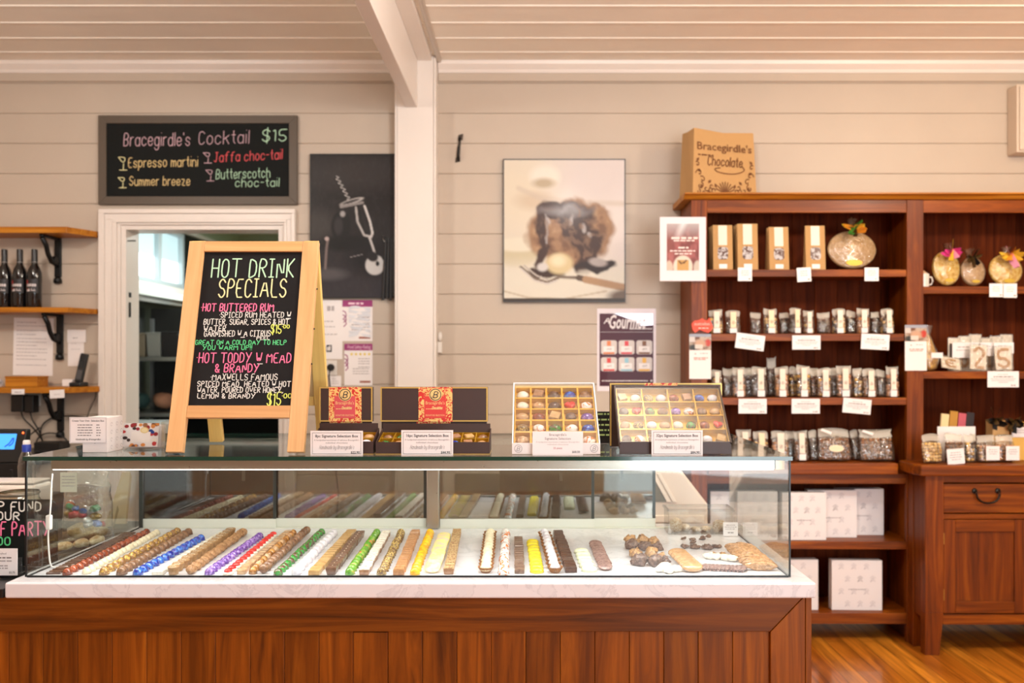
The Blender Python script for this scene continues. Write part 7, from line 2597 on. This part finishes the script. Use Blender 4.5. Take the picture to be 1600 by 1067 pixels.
# on the black bench at the end of the case
ZB = .886
o = thing('chalk_sign', 'small round cornered chalkboard asking for party money beside the case', 'chalkboard', (-1.60, 2.775, ZB + .001))
sw, shh = .36, gz(781, 2.775) - ZB
c = []
for (cx, cz, a0) in ((-.03, shh - .03, 0), (-sw + .03, shh - .03, 90)):
    for k in range(6):
        a = math.radians(a0 + 18 * k)
        c.append((cx + .03 * math.cos(a), cz + .03 * math.sin(a)))
c += [(-sw, 0), (0, 0)]
obj('board', MB().prism(c, 0, .006), CHALKB2, o)
obj('rear_foot', MB().box(-sw * .6, -sw * .4, .0065, .05, 0, .02), BLACK, o)


def cs_(px, py):
    return gx(px, 2.775) - o.location.x, gz(py, 2.775) - o.location.z


for text, x0, yt, x1, yb, ink, pen in (('HELP FUND', -40, 784, 64, 798, CH_W, .0052), ('OUR', -4, 800, 30, 812, CH_W, .005), ('STAFF PARTY', -47, 815, 78, 836, CH_P, .0055), ('$2.00', -32, 839, 16, 851, CH_E, .005)):
    ax, az = cs_(x0, yb)
    bx, _ = cs_(x1, yb)
    _, cz = cs_(x0, yt)
    obj('lettering', MB().ribbon(write(text, ax, az, width=bx - ax, cap=cz - az, wob=.2), pen, -.001), ink, o)
price_card('white price card standing in front of the chalkboard sign', -30, 857, 27, 899, 2.62, [('type', 'Handcrafted', .78, .11, GREY), ('dash', '.7', .66, .05, GREY), ('dash', '.7', .54, .05, LGREY), ('dash', '.6', .36, .05, LGREY), ('dash', '.5', .27, .05, LGREY), ('price', '$2.75', .08, .10, GREY)], None, border=False, th=.002)
o = thing('card_stand', 'clear acrylic block holding the price card by the chalkboard sign', 'stand', (gx(0, 2.626), 2.636, ZB + .0005))
obj('stand_block', MB().box(-.09, .055, 0, .04, 0, .012), pm('dark_stand', (40, 38, 38), .2, coat=.6), o, bevel=.002)
obj('stand_back', MB().box(-.09, .055, .012, .016, .0125, .06), TUBM, o)

JAR = glassy('jar_glass_clear', (.93, .92, .86), 1.3, .06)
o = thing('sweet_jar', 'glass jar with open rim behind the small chalkboard sign', 'jar', (gx(36, 3.0), 3.0, ZB + .001))
o.location.x = gx(30, 3.0)
jr = .075
jh = gz(768, 3.0) - ZB
obj('jar_glass', MB().lathe([(jr * .95, 0), (jr * 1.05, .02), (jr * 1.05, jh * .75), (jr * .85, jh * .9), (jr * .85, jh), (jr * .81, jh), (jr * .81, jh * .9), (jr, jh * .74), (jr, .03)], 28, cap1=False), JAR, o, smooth='auto')
obj('contents', MB().lathe([(jr * .9, .006), (jr * .96, .03), (jr * .96, jh * .55), (jr * .5, jh * .62)], 24, wob=lambda i, k: 1 + .03 * math.sin(i * 2.3 + k)), CONT['nut'], o, smooth=True)['kind'] = 'stuff'
obj('rim', MB().lathe([(jr * .86, jh - .012), (jr * .9, jh - .006), (jr * .86, jh)], 28, cap0=False, cap1=False), pm('jar_rim', (150, 140, 124), .2, .3), o, smooth=True)
o = thing('white_container', 'white rounded container beside the water bottle', 'container', (gx(16, 3.28), 3.32, ZB + .001))
cw = .13
obj('container_body', MB().box(-cw, cw * .9, -.07, .07, 0, gz(756, 3.28) - ZB), pm('container_white', (226, 216, 206), .4), o, bevel=.025, seg=4)
obj('container_lid', MB().box(-cw * .9, cw * .8, -.06, .06, gz(756, 3.28) - ZB + .0005, gz(752, 3.28) - ZB), pm('container_white', (226, 216, 206)), o, bevel=.004)
Yw = 3.32
o = thing('water_bottle', 'clear plastic water bottle with blue cap standing behind the case corner', 'bottle', (gx(37, 3.46), 3.48, ZB + .001))
hw = gz(688, 3.48) - ZB
r = .034
pr = [(r * .9, 0), (r, .008)]
for k in range(9):
    z = .02 + k * (hw * .62 - .02) / 8
    pr += [(r, z), (r * .94, z + .008)]
pr += [(r, hw * .68), (r * .85, hw * .78), (r * .45, hw * .88), (r * .42, hw * .92)]
obj('bottle_body', MB().lathe(pr, 22), glassy('bottle_plastic', (.90, .93, .93), 1.6, .08), o, smooth=True)
obj('cap', MB().lathe([(r * .5, hw * .86), (r * .52, hw * .94), (r * .46, hw * .95)], 18), pm('blue_cap', (30, 60, 160), .35), o, smooth='auto')
obj('spout', MB().lathe([(r * .42, hw * .951), (r * .42, hw * .985), (r * .34, hw)], 16), PAPER, o, smooth='auto')
o = thing('black_caddy', 'small black plastic caddy beside the water bottle', 'caddy', (gx(10, 3.38), 3.42, ZB + .001))
o.location = (gx(20, 3.46) - .045, 3.52, ZB + .001)
obj('caddy_body', MB().box(-.03, .03, -.03, .03, 0, gz(757, 3.5) - ZB), BLACK, o, bevel=.004)
obj('caddy_post', MB().box(-.006, .006, -.006, .006, gz(757, 3.5) - ZB + .0005, gz(735, 3.5) - ZB), BLACK, o)

# cellophane bag of foil wrapped chocolates
Yc = 3.12
xl, xr = gx(86, Yc), gx(158, Yc)
cxm = (xl + xr) / 2
cw = xr - xl
ch_ = gz(733, Yc) - ZB
o = thing('sweet_bag', 'tall cellophane bag of foil wrapped chocolates beside the case end pane', 'bag', (cxm, Yc + .07, ZB + .001))
obj('cellophane', bag_film(cw, .11, ch_, 5), [BAGF, FILMTOP], o, smooth=True)
obj('price_tag', MB().box(-cw * .42, -cw * .06, -.060, -.058, ch_ - .09, ch_ - .015), pm('cream_tag', (232, 228, 206), .5), o)
obj('tag_print', MB().ribbon([s_ for k in range(4) for s_ in scribble(-cw * .38, -cw * .1, ch_ - .03 - .012 * k, .003, k)], .003, -.0606, caps=False), LGREY, o)
obj('straw_filling', lump(cw * .42, .045, .035, .012, 40, 3, 16, 9), two_tone('shredded_straw', (206, 186, 140), (176, 152, 104), 160, .4, .6, .8, 0, bump=.8), o, (0, 0, .003), smooth=True)['kind'] = 'stuff'
FO = [('green', (30, 150, 90)), ('gold', (200, 160, 40)), ('pink', (226, 70, 90)), ('blue', (50, 110, 210)), ('white', (226, 232, 236)), ('orange', (206, 110, 60)), ('red', (206, 40, 50)), ('silver', (200, 200, 200))]
spots = [(95, 788, 5, .02), (103, 785, 7, .016), (110, 790, 0, .018), (98, 800, 1, .022), (108, 803, 1, .018), (119, 801, 2, .022), (128, 803, 2, .018), (112, 796, 4, .017), (120, 792, 3, .017), (130, 797, 3, .016), (141, 796, 4, .026), (152, 792, 0, .021),
         (150, 805, 1, .022), (146, 818, 0, .018), (137, 810, 4, .018), (150, 836, 3, .021), (157, 831, 6, .016), (141, 838, 4, .02), (135, 826, 7, .018), (148, 828, 1, .016)]
for i, (px, py, c, s) in enumerate(spots):
    n, col = FO[c]
    q = pt(px, py, Yc + .055)
    q.x = min(max(q.x, xl + s + .004), xr - s - .004)
    q.y += .012 * math.sin(i * 2.1)
    f = obj('foil_chocolate', lump(s, s * .7, s * .75, s * .3, 60, i + 200), pm('foil_' + n, col, .22, .5, .4), None, (q.x, q.y, max(q.z - s * .8, ZB + .05)), (0, .3 * math.sin(i), 0), smooth=True)
    tag(f, '%s foil wrapped chocolate in the tall cellophane bag, %s counted from its top' % (n, ORD[sorted(range(len(spots)), key=lambda k: spots[k][1] * 100 + spots[k][0]).index(i)]), 'chocolate', 'foil chocolates in the bag')

# folded paper bags standing behind it
Yk = 3.48
for i, (a, b, top, yo, lab) in enumerate(((165, 196, 738, 0, 'flat brown paper bag stack standing upright behind the cellophane bag'), (160, 176, 790, -.05, 'smaller folded pale paper stack in front of the upright stack'))):
    Y = Yk + yo
    x0, x1 = gx(a, Y), gx(b, Y)
    t = thing('paper_bag_stack', lab, 'paper bags', (x0, Y, ZB + .001))
    hh = gz(top, Y) - ZB
    for k in range(4):
        obj('folded_bag', MB().hexa([(0, .004 * k, 0), (x1 - x0, .004 * k, 0), (x1 - x0, .004 * k + .0035, 0), (0, .004 * k + .0035, 0)], [(.07 - .02 * i, .004 * k, hh - .006 * k), (x1 - x0 + .02, .004 * k, hh - .006 * k), (x1 - x0 + .02, .004 * k + .0035, hh - .006 * k), (.07 - .02 * i, .004 * k + .0035, hh - .006 * k)]), pm('pale_kraft', (206, 186, 146), .7), t)
# cream gift tins in the jar's place behind the sign
for i, (px, s) in enumerate(((45, .03), (62, .028), (78, .03), (95, .028), (110, .026))):
    q = pt(px, 858, 2.92)
    f = obj('wrapped_biscuit', lump(.034, .02, .017, .008, 50, i + 300), two_tone('wrapped_biscuit_cream', (222, 206, 168), (190, 164, 120), 60, .4, .6, .35, .2), None, (min(q.x, CX0 - .045), 2.92 + .045 * i, ZB + .0015), (0, 0, 1.2), smooth=True)
    tag(f, 'cream wrapped biscuit lying on the black bench, %s from the chalkboard sign' % ORD[i], 'biscuit', 'wrapped biscuits')
